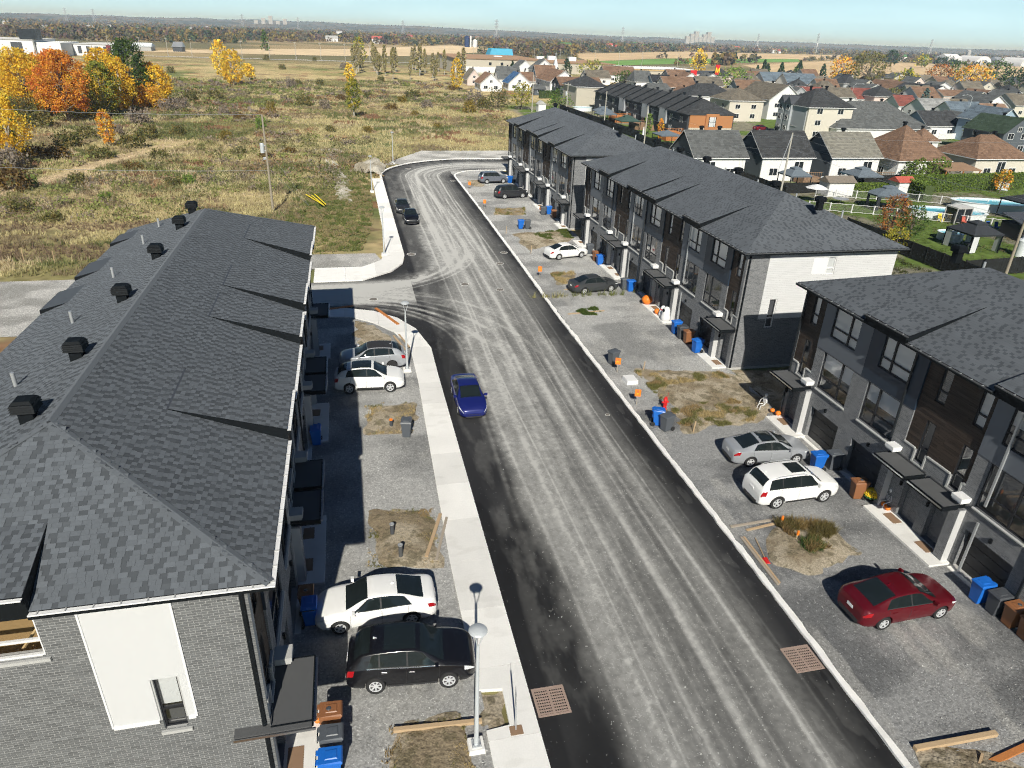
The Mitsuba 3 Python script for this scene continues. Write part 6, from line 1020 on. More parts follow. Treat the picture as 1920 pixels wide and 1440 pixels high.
# the near row, gable ends and back walls towards the camera
def door(t, x, y, w=1.7, h=2.1, z=1.2): put('patio_door', mikit.ply(merge([box(x - w / 2, x + w / 2, y - .05, y - .003, z, z + h)]), 'm_glassdark'), t); put('door_frame', mikit.ply(merge([box(x - w / 2 - .1, x - w / 2, y - .08, y - .003, z, z + h + .1), box(x + w / 2, x + w / 2 + .1, y - .08, y - .003, z, z + h + .1), box(x - w / 2, x + w / 2, y - .08, y - .003, z + h, z + h + .1), box(x - .04, x + .04, y - .075, y - .05, z, z + h)]), 'm_white'), t)
H1 = house(58.2, 67.8, 114.8, 9.6, 4.4, 'x', 3.6, 'grey', 'white', 'white house with a pale grey gabled roof and slate side, nearest behind the middle row', gc='slate', step=.4); door(H1, 61.2, 114.8)
H2 = house(71.2, 81.0, 114.9, 9.6, 4.4, 'x', 3.6, 'dark', 'white', 'white house with a charcoal gabled roof, second behind the rows', gc='slate', step=.4, vents=1); door(H2, 78.5, 114.9)
H3 = house(85.0, 94.8, 114.8, 9.8, 4.4, 'x', 3.5, 'mottled', 'white', 'white house with a mottled beige grey roof, third behind the rows', gc='slate', step=.35, vents=1); door(H3, 92.5, 114.8)
H4 = house(97.0, 107.6, 112.4, 13.5, 4.2, 'x', 5.0, 'brown', 'white', 'house with a tall brown hipped roof and covered deck', hip=.95, step=.45, vents=1); door(H4, 100.0, 112.4)
H5 = house(115.4, 127.5, 114.2, 11, 4.2, 'x', 3.4, 'brown', 'cream', 'cream brick house with a low brown hipped roof', hip=.9, step=.45); door(H5, 121.3, 114.2)
for x, H in ((58.1, H1), (71.1, H2), (84.9, H3)): put('side_siding', mikit.ply(box(x - .04, x + .06, 114.9, 124.2, .2, 4.38), 'm_w_slate'), H)
put('deck_roof', mikit.ply(hull([(103, 112.2, 3.6), (110.5, 112.2, 3.6), (103, 107.5, 3.0), (110.5, 107.5, 3.0), (103, 112.2, 3.45), (110.5, 107.5, 2.85), (103, 107.5, 2.85), (110.5, 112.2, 3.45)]), 'm_rust'), H4); put('deck_post', mikit.ply(merge([box(x - .08, x + .08, 107.6, 107.76, 0, 2.9) for x in (103.2, 106.8, 110.3)]), 'm_woodorange'), H4); put('deck', mikit.ply(merge([box(103, 112, 107.5, 112.3, 1.0, 1.15)] + [box(103 + .3 * i, 103.08 + .3 * i, 107.5, 107.58, 1.15, 2.0) for i in range(30)] + [box(103, 112, 107.47, 107.6, 2.0, 2.08)]), 'm_woodorange'), H4)
# back row of dark townhouses, near end orange
t = house(80.8, 93, 166.2, 70, 6.3, 'y', 2.9, 'dark', 'dark', 'long dark townhouse row with stepped roof ridges and an orange near end', hip=.9, vents=7, name='townhouse_row', cat='townhouses', win=False)
put('end_cladding', mikit.ply(merge([box(81.2, 92.6, 165.9, 166.19, 3.0, 6.1), box(85.3, 88.7, 165.5, 165.9, 0, 6.2)]), 'm_w_orange'), t); put('end_base', mikit.ply(merge([box(81.2, 85.3, 165.85, 166.19, 0, 2.99), box(88.7, 92.6, 165.85, 166.19, 0, 2.99)]), 'm_w_beige'), t); put('end_window', mikit.ply(box(86.2, 87.8, 165.45, 165.5, 3.3, 5.5), 'm_blind'), t); put('end_window_frame', mikit.ply(merge([box(86.1, 87.9, 165.44, 165.52, 4.35, 4.45), box(87.35, 87.42, 165.43, 165.5, 3.3, 5.5), box(86.05, 86.2, 165.44, 165.5, 3.2, 5.6), box(87.8, 87.95, 165.44, 165.5, 3.2, 5.6)]), 'm_black'), t)
put('step_roof', mikit.ply(merge([hull([(80.1, y, 5.85), (86.8, y, 9.22), (80.1, y + .25, 5.85), (86.8, y + .25, 9.22), (80.1, y, 6.2), (86.8, y, 9.45), (80.1, y + .25, 6.2), (86.8, y + .25, 9.45)]) for y in np.arange(172, 234, 6.1)]), 'm_black'), t)
for k, y in enumerate(np.arange(169, 234, 6.1)):
    for z in (1.2, 3.9): W_ = key(t + '__window'); scene[W_ + '__pane'] = mikit.ply(box(80.75, 80.78, y, y + 1.2, z, z + 1.3), 'm_glassdark'); scene[W_ + '__frame'] = mikit.ply(merge([box(80.72, 80.79, y - .1, y, z - .1, z + 1.4), box(80.72, 80.79, y + 1.2, y + 1.3, z - .1, z + 1.4), box(80.71, 80.78, y + .57, y + .63, z, z + 1.3)]), 'm_white')
for y in (178, 190, 208): put('panel_bay', mikit.ply(box(80.3, 80.79, y, y + 4.5, 2.6, 6.1), 'm_w_lgrey'), t)
house(76.6, 87.5, 243.5, 16, 7, 'x', 3, 'dark', 'beige', 'townhouse end with a blank pale beige wall at the meadow side', hip=.8, win=False, vents=1)
house(114.3, 127, 167.8, 13.2, 8.2, 'x', 3.8, 'dark', 'cream', 'three storey house with grey front bays and a cream side wall', hip=.85, side_wc='slate'); t = 'house_006'
bg = [k for k in labels if labels[k].get('label', '').startswith('three storey')][0]
put('front_cladding', mikit.ply(merge([box(114.1, 114.28, 168.4, 180.8, 0, 8)] + [box(113.5, 114.1, y, y + 2.6, 0, 8.2) for y in (174.6, 177.8)]), 'm_w_lgrey'), bg); put('front_dormer', mikit.ply(merge([hull([(113.2, y - .3, 8.0), (113.2, y + 2.9, 8.0), (113.2, y + 1.3, 10.0), (118, y - .3, 8.2), (118, y + 2.9, 8.2), (118, y + 1.3, 10.0)]) for y in (174.6, 177.8)]), 'm_dkgrey'), bg)
for y in (175.0, 178.2):
    for z in (1.5, 4.2, 6.6): W_ = key(bg + '__window'); scene[W_ + '__pane'] = mikit.ply(box(113.44, 113.49, y + .4, y + 1.5, z, z + 1.2), 'm_glassdark'); scene[W_ + '__frame'] = mikit.ply(merge([box(113.42, 113.5, y + .3, y + .4, z - .1, z + 1.3), box(113.42, 113.5, y + 1.5, y + 1.6, z - .1, z + 1.3), box(113.42, 113.5, y + .9, y + .96, z, z + 1.2), box(113.42, 113.5, y + .3, y + 1.6, z - .2, z - .1)]), 'm_white')
for a in [(121.5, 149, 165, 18, 3.6, 'x', 5.6, 'grey', 'white', 'sprawling house with a high grey pyramid roof', .95), (114.5, 120.5, 172, 6, 3.4, 'y', 2.6, 'grey', 'white', 'gabled porch wing of the sprawling grey roofed house', 0),
    (109.4, 126, 226, 13, 6.2, 'x', 3.2, 'dark', 'white', 'two storey white house with a dark hipped roof and brick strip', .9), (115, 126.5, 209.5, 13, 6.2, 'x', 3, 'taupe', 'cream', 'cream two storey house with a taupe hipped roof', .9), (132.5, 144, 216.3, 20, 6.2, 'y', 4.2, 'taupe', 'white', 'tall white gable house with a taupe roof and brick corner', 0),
    (126.8, 140, 284.5, 11, 5, 'x', 3.6, 'brown', 'white', 'white house with a wide brown gabled roof behind the dark row', 0), (126.3, 133.4, 271, 8, 3, 'y', 2.6, 'brown', 'white', 'small brown roofed garage gable beside the dish antenna', 0), (142, 151.4, 333, 10, 4, 'x', 3, 'black', 'blue', 'house with a black roof and pale blue gable', 0), (134.7, 144.7, 338, 11, 4, 'x', 4.4, 'grey', 'white', 'white house with a steep plain grey roof', .3), (139.3, 156.7, 393, 12, 4, 'x', 4, 'brown', 'white', 'white house with a brown roof by the green trees', 0),
    (81.8, 98.7, 281, 12, 5, 'x', 2.6, 'brown', 'slate', 'house with a low brown roof and slate blue wall', 0), (84.2, 96, 304.6, 24, 5, 'y', 4, 'brown', 'white', 'white gabled church like house with a long brown roof', 0), (75.5, 79.8, 296.5, 5, 2.5, 'x', 1.4, 'grey', 'slate', 'low grey roofed shed beside the white gables', 0), (69.5, 79.1, 318.5, 12, 3.2, 'y', 4, 'royal', 'white', 'white gable house with a blue roof', 0), (78, 85, 334.5, 9, 3.2, 'x', 3.4, 'brown', 'white', 'brown roofed white house just behind the blue roofed one', 0),
    (55.9, 65, 311, 14, 3.2, 'y', 3.8, 'brown', 'white', 'white gable house with a brown roof, nearest the meadow', 0), (55.9, 62.3, 345, 13, 3, 'y', 4, 'taupe', 'pinkw', 'pale gable house with a taupe roof at the golden poplar', 0), (72.3, 82.7, 352, 12, 3, 'x', 5, 'grey', 'white', 'house with a steep grey roof before the school', 0), (92.8, 105.4, 412, 14, 4, 'y', 5, 'grey', 'white', 'big white gable standing tall before the school', 0), (93.2, 103.2, 363, 10, 4, 'x', 4.6, 'brown', 'white', 'white house with a brown roof and pale blue side gable', 0), (97, 109, 385, 11, 6, 'y', 4.6, 'grey', 'white', 'white gable with a grey roof beside the green field', 0),
    (180.6, 218.5, 272, 11, 3, 'x', 3.6, 'red', 'white', 'long row with a bright red roof and small dormers', 0), (222.6, 238, 372, 12, 4, 'x', 4, 'blue', 'white', 'white house with a blue grey roof, beyond the tall gable', 0), (225, 242.5, 353, 12, 4, 'x', 4.4, 'blue', 'white', 'second white house with a blue grey roof, nearer the red roof', 0), (224.6, 234, 390, 12, 4, 'x', 3.6, 'brown', 'white', 'small brown roofed house by the red sign', 0), (278, 286.6, 406, 8, 3, 'x', 2.4, 'blue', 'sky', 'small blue shed like house under the maples', 0),
    (280, 291.5, 341, 24, 3, 'y', 3.4, 'brown', 'pinkw', 'bungalow with a brown roof and pinkish white gable', 0), (273.6, 287.6, 310, 26, 3, 'y', 3.6, 'dark', 'white', 'bungalow with a charcoal roof and wide white gable', 0), (202.7, 210.7, 242.6, 9, 3, 'x', 3.2, 'red', 'white', 'small house with a red roof beside the blue spruce', 0), (199.5, 212, 225, 11, 3, 'x', 3.4, 'pale', 'white', 'white house with a pale grey roof', 0), (196.4, 209, 209, 10, 3.5, 'x', 3.2, 'blue', 'white', 'house with a blue grey roof before the long hedge', 0), (197.8, 206.7, 196.3, 10, 4, 'x', 3.2, 'tan', 'white', 'house with a tan roof and dark brown gable', 0), (156, 166.8, 174, 10, 3.5, 'x', 3.2, 'dark', 'white', 'house with a charcoal roof and pale blue gable end', 0), (170.4, 182.2, 177, 14, 3, 'y', 3.0, 'grey', 'white', 'white gable house with a low grey roof and fence', 0), (164.1, 172.2, 160.6, 12, 6, 'y', 3, 'blue', 'blue', 'tall pale blue gabled house at the picture edge', 0), (150.6, 158.7, 143.7, 12, 5.2, 'y', 3.2, 'green', 'slate', 'slate house with a dark green roof at the picture edge', 0),
    (273.9, 286.5, 267, 12, 4, 'y', 3.4, 'grey', 'sky', 'bright blue gabled house at the picture edge', 0), (276.7, 300.7, 303.5, 10, 2.7, 'x', 2.4, 'brown', 'pinkw', 'long low brown roofed bungalow behind the hedge', 0), (300.7, 310.8, 307, 14, 2.7, 'y', 2.6, 'brown', 'white', 'white gable end of the brown bungalow row', 0), (368.8, 379, 466, 9, 3, 'x', 2.4, 'black', 'white', 'small white cabin with a black roof at the tan field', 0), (134, 139, 150, 6, 2.6, 'x', 2.2, 'brown', 'white', 'brown roofed garage between the two brown hipped houses', .9), (212, 222, 228, 10, 3.2, 'x', 3, 'taupe', 'white', 'taupe roofed house partly behind the pale blue gable', 0), (150, 163, 252, 11, 3.5, 'x', 3.4, 'taupe', 'white', 'taupe roofed house between the red roof and the tall gable', 0), (110, 121, 262, 11, 4, 'x', 3.2, 'grey', 'white', 'grey roofed house behind the two storey white one', .4), (158, 170, 318, 11, 4, 'x', 3.4, 'taupe', 'pinkw', 'pinkish house with a taupe roof by the bright green tree', 0), (163, 175, 350, 11, 4, 'y', 3.6, 'brown', 'white', 'white gable with a brown roof by the shops', 0)]:
    house(*a[:10], hip=a[10], gc='blue' if 'blue gable' in a[9] or 'blue side' in a[9] else 'browng' if 'brown gable' in a[9] and 'dark brown' in a[9] else None, vents=1 if a[1] - a[0] < 14 else 2)
r = np.random.default_rng(66); occ = [(131.8, 135.8), (100, 200)]
FILL = [(x, y) for y in (236, 262, 296, 330, 368, 402, 436) for x in np.arange(124, 420, 21)]
for k, (x, y) in enumerate(FILL):
    x, y = x + r.uniform(-4, 4), y + r.uniform(-5, 5)
    if y > 300 + .55 * (x - 100) + 60 or x > 1.0 * y + 40 or y < 195 + .27 * (x - 120) or any(abs(x + 6 - (scene_box[0] + scene_box[1]) / 2) < 13 and abs(y + 5 - scene_box[2] - 5) < 13 for scene_box in HB): continue
    rcn, wcn = ('taupe', 'dark', 'brown', 'grey', 'taupe', 'grey')[k % 6], ('white', 'cream', 'lgrey', 'white', 'pinkw')[k % 5]
    house(x, x + r.uniform(9, 13), y, r.uniform(9, 12), r.uniform(3, 4.6), 'xy'[k % 2], r.uniform(2.8, 3.8), rcn, wcn, 'suburban house with a %s roof and %s walls in the dense blocks' % ({'taupe': 'taupe', 'dark': 'charcoal', 'brown': 'brown', 'grey': 'plain grey'}[rcn], {'white': 'white', 'cream': 'cream', 'lgrey': 'light grey', 'pinkw': 'pinkish'}[wcn]), hip=(0, .9, 0)[k % 3], vents=1, group='suburban houses with %s roofs and %s walls' % (rcn, wcn))
# school, shops, church, farm, factory ---------------------------------
t = thing('school_building', 'long flat roofed tan brick building with a bright blue roof block', 'school'); put('wall', mikit.ply(merge([box(64, 118, 440, 520, 0, 8), box(118, 172, 470, 540, 0, 6)]), 'm_w_beige'), t); put('roof', mikit.ply(merge([box(63.5, 118.5, 439.5, 520.5, 8, 8.5), box(118.5, 173, 469.5, 541, 6, 6.5)]), 'm_rust'), t); put('white_band', mikit.ply(box(63.9, 90, 439.8, 439.99, 1, 4), 'm_white'), t)
put('blue_roof', mikit.ply(hull([(103, 540, 6.5), (121, 540, 6.5), (103, 556, 6.5), (121, 556, 6.5), (105, 541, 12), (120, 541, 12), (105, 555, 12), (120, 555, 12)]), 'm_bluebright'), t); put('rooftop_unit', mikit.ply(merge([box(x, x + 5, y, y + 4, 6.4, 9) for x, y in ((128, 500), (140, 515), (95, 480), (152, 505))]), 'm_white'), t); put('window', mikit.ply(merge([box(x, x + 1.5, 439.9, 439.98, 5, 6.6) for x in (84, 91)]), 'm_glassdark'), t)
M('m_bluebright', (.05, .36, .55), .5)
t = thing('church', 'slim grey church spire with a white base behind the houses', 'church'); put('tower', mikit.ply(box(107.8, 109.8, 384.5, 386.5, 0, 7.5), 'm_white'), t); put('spire', mikit.ply(taper(108.8, 385.5, 7.5, 12.5, 1.15, 1.15, .04, .04), 'm_galv'), t); put('cross', mikit.ply(merge([box(108.7, 108.9, 385.4, 385.6, 12.4, 14), box(108.4, 109.2, 385.4, 385.6, 13.2, 13.4)]), 'm_galv'), t)
t = thing('shop_building', 'long low shop with a white roof and yellow and red band', 'shop'); put('wall', mikit.ply(box(172, 222, 460, 490, 0, 4.2), 'm_w_beige'), t); put('band', mikit.ply(merge([box(171.6, 222.4, 459.5, 459.98, 3.6, 4.4)]), 'm_stud'), t); put('red_band', mikit.ply(box(204, 210, 459.3, 459.49, 2.6, 3.2), 'm_redfade'), t); put('roof', mikit.ply(box(171.5, 222.5, 459, 491, 4.6, 5), 'm_white'), t)
t = thing('pylon_sign', 'tall red sign panel with a yellow emblem before the shops', 'sign'); put('panel', mikit.ply(box(208.5, 211, 402, 402.6, 1, 10), 'm_red'), t)
a = meshkit.text_mesh('M', 2.4, .1, True); v = np.array(a.vertices); v[:, 0] -= v[:, 0].mean(); put('emblem', mikit.ply((np.c_[v[:, 0] + 209.75, 401.95 - v[:, 2], v[:, 1] + 6], np.array(a.faces)), 'm_yellow'), t)
t = thing('restaurant', 'small flat dark roofed restaurant with a red entrance behind the sign', 'restaurant'); put('wall', mikit.ply(box(205, 230, 425, 437, 0, 4), 'm_white'), t); put('roof', mikit.ply(box(204.5, 230.5, 424.5, 437.5, 4, 5.4), 'm_dkgrey'), t); put('red_entrance', mikit.ply(box(204, 208, 424, 424.9, 0, 6), 'm_red'), t)
t = thing('silo', 'white domed concrete silo of the distant farm', 'silo'); put('shaft', mikit.ply(lathe([(5, 0), (5, 20), (4, 22.5), (.01, 24)], 20, (1400, 1500, 0)), 'm_stone', 40), t); put('chute', mikit.ply(box(1393, 1394.5, 1494, 1496, 0, 21), 'm_galv'), t)
t = thing('silo', 'dark blue and white silo pair beyond the straw field', 'silo'); put('shaft', mikit.ply(lathe([(4, 0), (4, 15), (.01, 17)], 16, (200, 1240, 0)), 'm_navyblue', 40), t); put('white_shaft', mikit.ply(merge([box(204.5, 206.5, 1236, 1238, 0, 16.5), lathe([(4, 0), (4, 10), (.01, 12)], 14, (213, 1240, 0))]), 'm_white', 40), t)
M('m_navyblue', (.02, .04, .12), .4)
for k, (x, y, r_, l) in enumerate([(1140, 1180, 17, 'white arched farm shed beside the domed silo'), (1190, 1130, 20, 'white arched farm shed apart from the others')]):
    t = thing('farm_shed', l, 'farm shed'); an = np.linspace(0, PI, 14); put('vault', mikit.ply(hull([(x + r_ * math.cos(a), yy, 14 * math.sin(a)) for a in an for yy in (y, y + 50)]), 'm_white', 30), t); put('door', mikit.ply(box(x - 5, x + 5, y - .6, y - .05, 0, 8), 'm_galv'), t)
def simple(name, label, cat, x0, x1, y0, y1, h, wm, rm, rise=0.):
    t = thing(name, label, cat); put('wall', mikit.ply(box(x0, x1, y0, y1, 0, h), wm), t); put('roof', mikit.ply(hull([(x0 - .6, y0 - .6, h), (x1 + .6, y0 - .6, h), (x0 - .6, y1 + .6, h), (x1 + .6, y1 + .6, h), (x0 + .1, (y0 + y1) / 2, h + rise + .6), (x1 - .1, (y0 + y1) / 2, h + rise + .6)]), rm), t); return t
simple('barn', 'white barn with a low roof near the arched sheds', 'barn', 1080, 1110, 1200, 1230, 9, 'm_white', 'm_white', 6); simple('barn', 'grey barn between the arched sheds', 'barn', 1165, 1180, 1175, 1200, 8, 'm_stone', 'm_galv', 5); simple('greenhouse', 'very long white greenhouse near the skyline', 'greenhouse', 2230, 2560, 2120, 2250, 8, 'm_white', 'm_white', 3)
r = np.random.default_rng(44)
FH = [('distant white farmhouse with a %s roof among the far trees', c, m) for c, m in (('grey', 'm_stone'), ('brown', 'm_rust'), ('green', 'm_green'), ('red', 'm_redfade'))]
for k in range(64):
    d = r.uniform(1150, 2600); a = math.radians(13.4) + (r.uniform(-.2, .62) if k % 4 else r.uniform(-.6, -.2)); x, y = d * math.sin(a), d * math.cos(a)
    if fields.contains(sg.Point(x, y)): continue
    f = FH[k % 4]; s = r.uniform(8, 20); t = simple('farmhouse', f[0] % f[1], 'farmhouse', x, x + s, y, y + r.uniform(8, 14), r.uniform(4, 7.5), 'm_white', f[2], 3.5); labels[t]['group'] = f'distant houses with {f[1]} roofs'
for k, (px, y, n) in enumerate(((-520, 5200, 5), (2010, 4300, 7))):
    for i in range(n): t = simple('tower_block', 'pale high block of flats in a cluster on the skyline', 'tower block', px + i * 42, px + i * 42 + 24, y + i * 30, y + 24 + i * 30, 42 + 14 * ((i * 7) % 3), 'm_stone', 'm_stone', .5); labels[t]['group'] = 'pale blocks of flats on the skyline ' + ('beyond the meadow' if k == 0 else 'beyond the suburb'); labels[t]['label'] = 'pale high block of flats on the skyline ' + ('beyond the meadow' if k == 0 else 'beyond the suburb')
t = thing('factory_building', 'white factory at the meadow edge with a black cube on its roof', 'factory'); put('wall', mikit.ply(merge([box(-250, -181, 521, 560, 0, 8.6), box(-180.5, -167, 524, 560, 0, 7.6), box(-166.5, -144, 545, 590, 0, 6.6)]), 'm_white'), t); put('roof', mikit.ply(merge([box(-250.5, -180.5, 520.5, 560.5, 8.6, 9), box(-167, -143.5, 544.5, 590.5, 6.6, 6.9)]), 'm_stone'), t); put('roof_cube', mikit.ply(box(-188, -178.5, 522, 531, 9.1, 14.6), 'm_blackmetal'), t)
for i in range(4): put('window', mikit.ply(box(-232 + i * 13, -226 + i * 13, 520.6, 520.98, 2, 7.4), 'm_dkgrey'), t)
for i in range(4): put('window', mikit.ply(box(-164 + i * 5, -162 + i * 5, 544.6, 544.98, 1.5, 5.6), 'm_dkgrey'), t)
put('red_panel', mikit.ply(merge([box(-147, -144.5, 543.5, 544.9, 0, 6.4)]), 'm_maroon'), t)
M('m_maroon', (.2, .03, .035), .6)
simple('storage_hall', 'pale blue roofed hall behind the dark green meadow tree', 'hall', -160, -146, 660, 675, 3, 'm_stone', 'm_poolwhite', 2); simple('storage_hall', 'grey domed hall beside the pale blue roofed one', 'hall', -130, -123, 660, 672, 3.5, 'm_dkgrey', 'm_galv', 3)
def pylon(x, y, h, rz=0.4):
    t = thing('transmission_tower', 'lattice electricity tower on the skyline', 'transmission tower', 'lattice electricity towers on the skyline'); B = []; w = h * .11
    L_ = [[(s * w, u * w, 0), (s * w * .3, u * w * .3, h * .55), (s * w * .22, u * w * .22, h)] for s in (-1, 1) for u in (-1, 1)]
    for l in L_: B.append(tube(l, h * .006, 4))
    for i in range(7):
        f, g = i / 7, (i + 1) / 7; W0, W1 = w * (1 - .78 * min(1, f * 1.4)), w * (1 - .78 * min(1, g * 1.4))
        for u in (-1, 1): B += [cyl((-W0, u * W0, f * h), (W1, u * W1, g * h), h * .004, n=3), cyl((W0, u * W0, f * h), (-W1, u * W1, g * h), h * .004, n=3)]
    put('legs', mikit.ply(xf(merge(B), mat(x, y, 0, rz)), 'm_galv'), t)
    for z in (.68, .8, .92): put('cross_arm', mikit.ply(xf(merge([hull([(-h * .16, 0, z * h), (h * .16, 0, z * h), (0, -w * .25, z * h - .02 * h), (0, w * .25, z * h - .02 * h), (0, 0, z * h + h * .025)])]), mat(x, y, 0, rz)), 'm_galv'), t)
for x, y in ((-980, 3200), (-900, 3250), (-340, 3000), (-160, 3300), (230, 2900), (380, 1900), (860, 2300), (1500, 2600), (1900, 2200), (2150, 2000), (1330, 1980)): pylon(x, y, 52)
# ---------------------------------------------------------------- poles, wires, yards
def wire(a, b, sag=.6, r_=.012, label='thin overhead wire', group='overhead wires between poles'):
    a, b = np.array(a, float), np.array(b, float); s = np.linspace(0, 1, 14)[:, None]; p = a * (1 - s) + b * s; p[:, 2] -= sag * 4 * (s * (1 - s))[:, 0]
    put('overhead_wire', mikit.ply(tube(p, r_, 4, False), 'm_galv'), label=label, cat='wire')
def upole(x, y, h, label, arm=True, can=False, mt='m_pole', base=0.):
    t = thing('utility_pole', label, 'utility pole'); put('pole', mikit.ply(tube([(x, y, base), (x, y, base + h)], [.17, .11], 9), mt, True), t)
    if arm: put('crossarm', mikit.ply(box(x - .9, x + .9, y - .06, y + .06, h - .6, h - .46), mt), t); put('insulator', mikit.ply(merge([cyl((x + o, y, h - .46), (x + o, y, h - .2), .05, .03, 7) for o in (-.8, .8)]), 'm_white'), t)
    if can: put('transformer', mikit.ply(merge([cyl((x - .42, y - .1, h * .62), (x - .42, y - .1, h * .62 + 1.05), .27, n=12), lathe([(.27, 0), (.2, .12), (.001, .14)], 12, (x - .42, y - .1, h * .62 + 1.05))]), 'm_lamp', 40), t); put('bracket', mikit.ply(merge([box(x - .2, x, y - .16, y - .04, h * .62 + a, h * .62 + a + .1) for a in (.2, .8)] + [cyl((x - .45, y - .1, h * .62 - .6 - .18 * i), (x - .1, y, h * .62 - .6 - .18 * i), .09, n=8) for i in range(2)]), 'm_galv'), t)
    return t
P0 = (-10, 96.5); upole(*P0, 12.1, 'wooden utility pole with a grey transformer in the meadow', False, True, base=-.1)
wire((-10, 96.5, 12.0), (-51.6, 107.3, 11.6), .35, .02, 'upper overhead wire crossing the meadow'); wire((-10, 96.5, 5.3), (-52.4, 104.6, 4.9), .35, .02, 'lower overhead wire crossing the meadow'); wire((-10, 96.5, 8.2), (-5.5, 98.5, .3), 0, .012, 'upper guy wire of the meadow pole'); wire((-10, 96.5, 5.6), (-5.5, 98.5, .3), 0, .012, 'lower guy wire of the meadow pole')
UP = [(65.8, 57.1, 9.2), (66, 99.8, 10), (66, 120.3, 8), (66.1, 156.4, 8.6), (66.1, 184.3, 9.6), (66.1, 219, 9.4), (57.9, 229.5, 10.9)]
for k, (x, y, h) in enumerate(UP): upole(x, y, h, ('wooden pole at the picture edge behind the nearest row', 'tall pale pole with a slanted brace behind the middle row', 'pale pole with fittings before the first white house', 'pole behind the farthest row, before the orange ended row', 'pole beside the grey gazebos', 'pole with a box near the beige end wall', 'pole at the meadow edge behind the farthest row')[k], k in (2, 5), k == 5, 'm_barkpale' if k != 0 else 'm_pole')
wire((66, 99.8, 9.8), (63.2, 97.5, 4.2), 0, .04, 'slanted brace of the tall pale pole')
for a, b, w_ in zip(UP[:-2], UP[1:-1], ('nearest row', 'middle row', 'first white house', 'orange ended row', 'grey gazebos')): wire((a[0], a[1], a[2] - .3), (b[0], b[1], b[2] - .3), .5, .012, 'upper overhead line spanning behind the ' + w_); wire((a[0], a[1], a[2] - 2.2), (b[0], b[1], b[2] - 2.2), .5, .014, 'lower overhead line spanning behind the ' + w_)
wire((66, 99.8, 9.6), (140, 104, 9), .8, .012, 'overhead wire crossing the back yards')
def slight(x, y, h, dx, label):
    t = thing('street_light', label, 'street light', 'curved arm street lights among the houses'); put('mast', mikit.ply(tube([(x, y, 0), (x, y, h - .8), (x + dx * .3, y, h - .15), (x + dx * .75, y, h), (x + dx * 1.3, y, h - .05)], [.09, .07, .06, .05, .045], 7), 'm_lamp', True), t); put('head', mikit.ply(taper(x + dx * 1.4, y, h - .16, h - .02, .28, .12, .22, .1), 'm_lamp'), t)
for a in ((144.8, 199, 8.5, -2.2, 'curved arm street light before the sprawling grey roof'), (192.8, 199.8, 9.6, -2.6, 'tall curved arm street light before the blue grey roofs'), (136.6, 248.7, 8, -2.4, 'curved arm street light at the cream two storey house'), (196, 262, 9, 3.0, 'curved arm street light before the red roof'), (168, 255, 8, -2.4, 'curved arm street light beyond the tall gable')): slight(*a)
r = np.random.default_rng(9)
for k in range(22):
    x, y = (-150 + k * 17, 560 + 12 * math.sin(k)) if k < 12 else (60 + (k - 12) * 26, 640 + 10 * (k % 3)); t = upole(x, y, 11.5, 'distant pale utility pole along the far road', True, False, 'm_barkpale'); labels[t]['group'] = 'distant utility poles along the far road'
put('far_road', mikit.ply(sheet(sg.Polygon([(-220, 560), (70, 566), (330, 650), (330, 656), (70, 573), (-220, 567)]), .12), 'm_gravel3'), kind='structure')
# fences ---------------------------------------------------------
def fence(pts, h, mt, label, panel=2.4, solid=True, name='fence', rail='m_white'):
    t = thing(name, label, 'fence'); ls = sg.LineString(pts); n = max(1, int(ls.length / panel)); P = [np.array(ls.interpolate(s).coords[0]) for s in np.linspace(0, ls.length, n + 1)]
    for a, b in zip(P[:-1], P[1:]):
        d = (b - a) / np.linalg.norm(b - a); nn = np.array([-d[1], d[0]]) * .02; A, B = a + d * .06, b - d * .06
        if solid:
            m = 8
            put('panel', mikit.ply(merge([hull([(*(A + (B - A) * (i + .04) / m + s), z) for s in (nn, -nn) for z in (.08, h)] + [(*(A + (B - A) * (i + .96) / m + s), z) for s in (nn, -nn) for z in (.08, h)]) for i in range(m)]), mt), t)
        else: put('rail', mikit.ply(merge([tube([(*a, z), (*b, z)], .028, 5) for z in (h - .04, .15)]), rail), t); put('mesh', mikit.ply(merge([tube([(*(A + (B - A) * i / 16), .15), (*(A + (B - A) * min(16, i + 4 * s) / 16 if s > 0 else A + (B - A) * max(0, i - 4) / 16), h)], .006, 3, False) for i in range(0, 17) for s in (1, -1)]), 'm_galv'), t)
    for p in P: put('post', mikit.ply(box(p[0] - .06, p[0] + .06, p[1] - .06, p[1] + .06, 0, h + .06), mt if solid else rail), t)
fence([(63.6, 44), (63.6, 80)], 1.9, 'm_fence', 'black slatted fence along the back of the nearest and middle rows'); fence([(67.0, 100), (66.9, 126), (67.5, 165)], 1.9, 'm_fence', 'black slatted fence beside the first white house'); fence([(69.5, 168), (69, 236)], 1.9, 'm_fence', 'black slatted fence before the long dark townhouse row'); fence([(64, 60.5), (90, 62.5)], 1.9, 'm_fence', 'black slatted fence crossing behind the dark gazebo'); fence([(69.5, 104), (82.5, 105.3)], 1.7, 'm_fence', 'black fence before the second white house'); fence([(84, 110.5), (97, 110.5)], 1.7, 'm_fence', 'black fence before the mottled roof house')
fence([(66.5, 92.8), (75, 88.6), (86.6, 80.8), (92, 77)], 1.25, 'm_white', 'white railed wire fence at the rust coloured tree', 3, False, 'wire_fence'); fence([(73.5, 101.5), (88, 97), (97, 91.5)], 1.25, 'm_white', 'white railed wire fence behind the grey round gazebo', 3, False, 'wire_fence'); fence([(110, 107.2), (113.5, 104)], 1.5, 'm_poolwhite', 'short white fence at the covered deck end', 2); fence([(158, 171), (186, 175)], 1.5, 'm_white', 'white board fence before the low grey roofed house', 2.4)
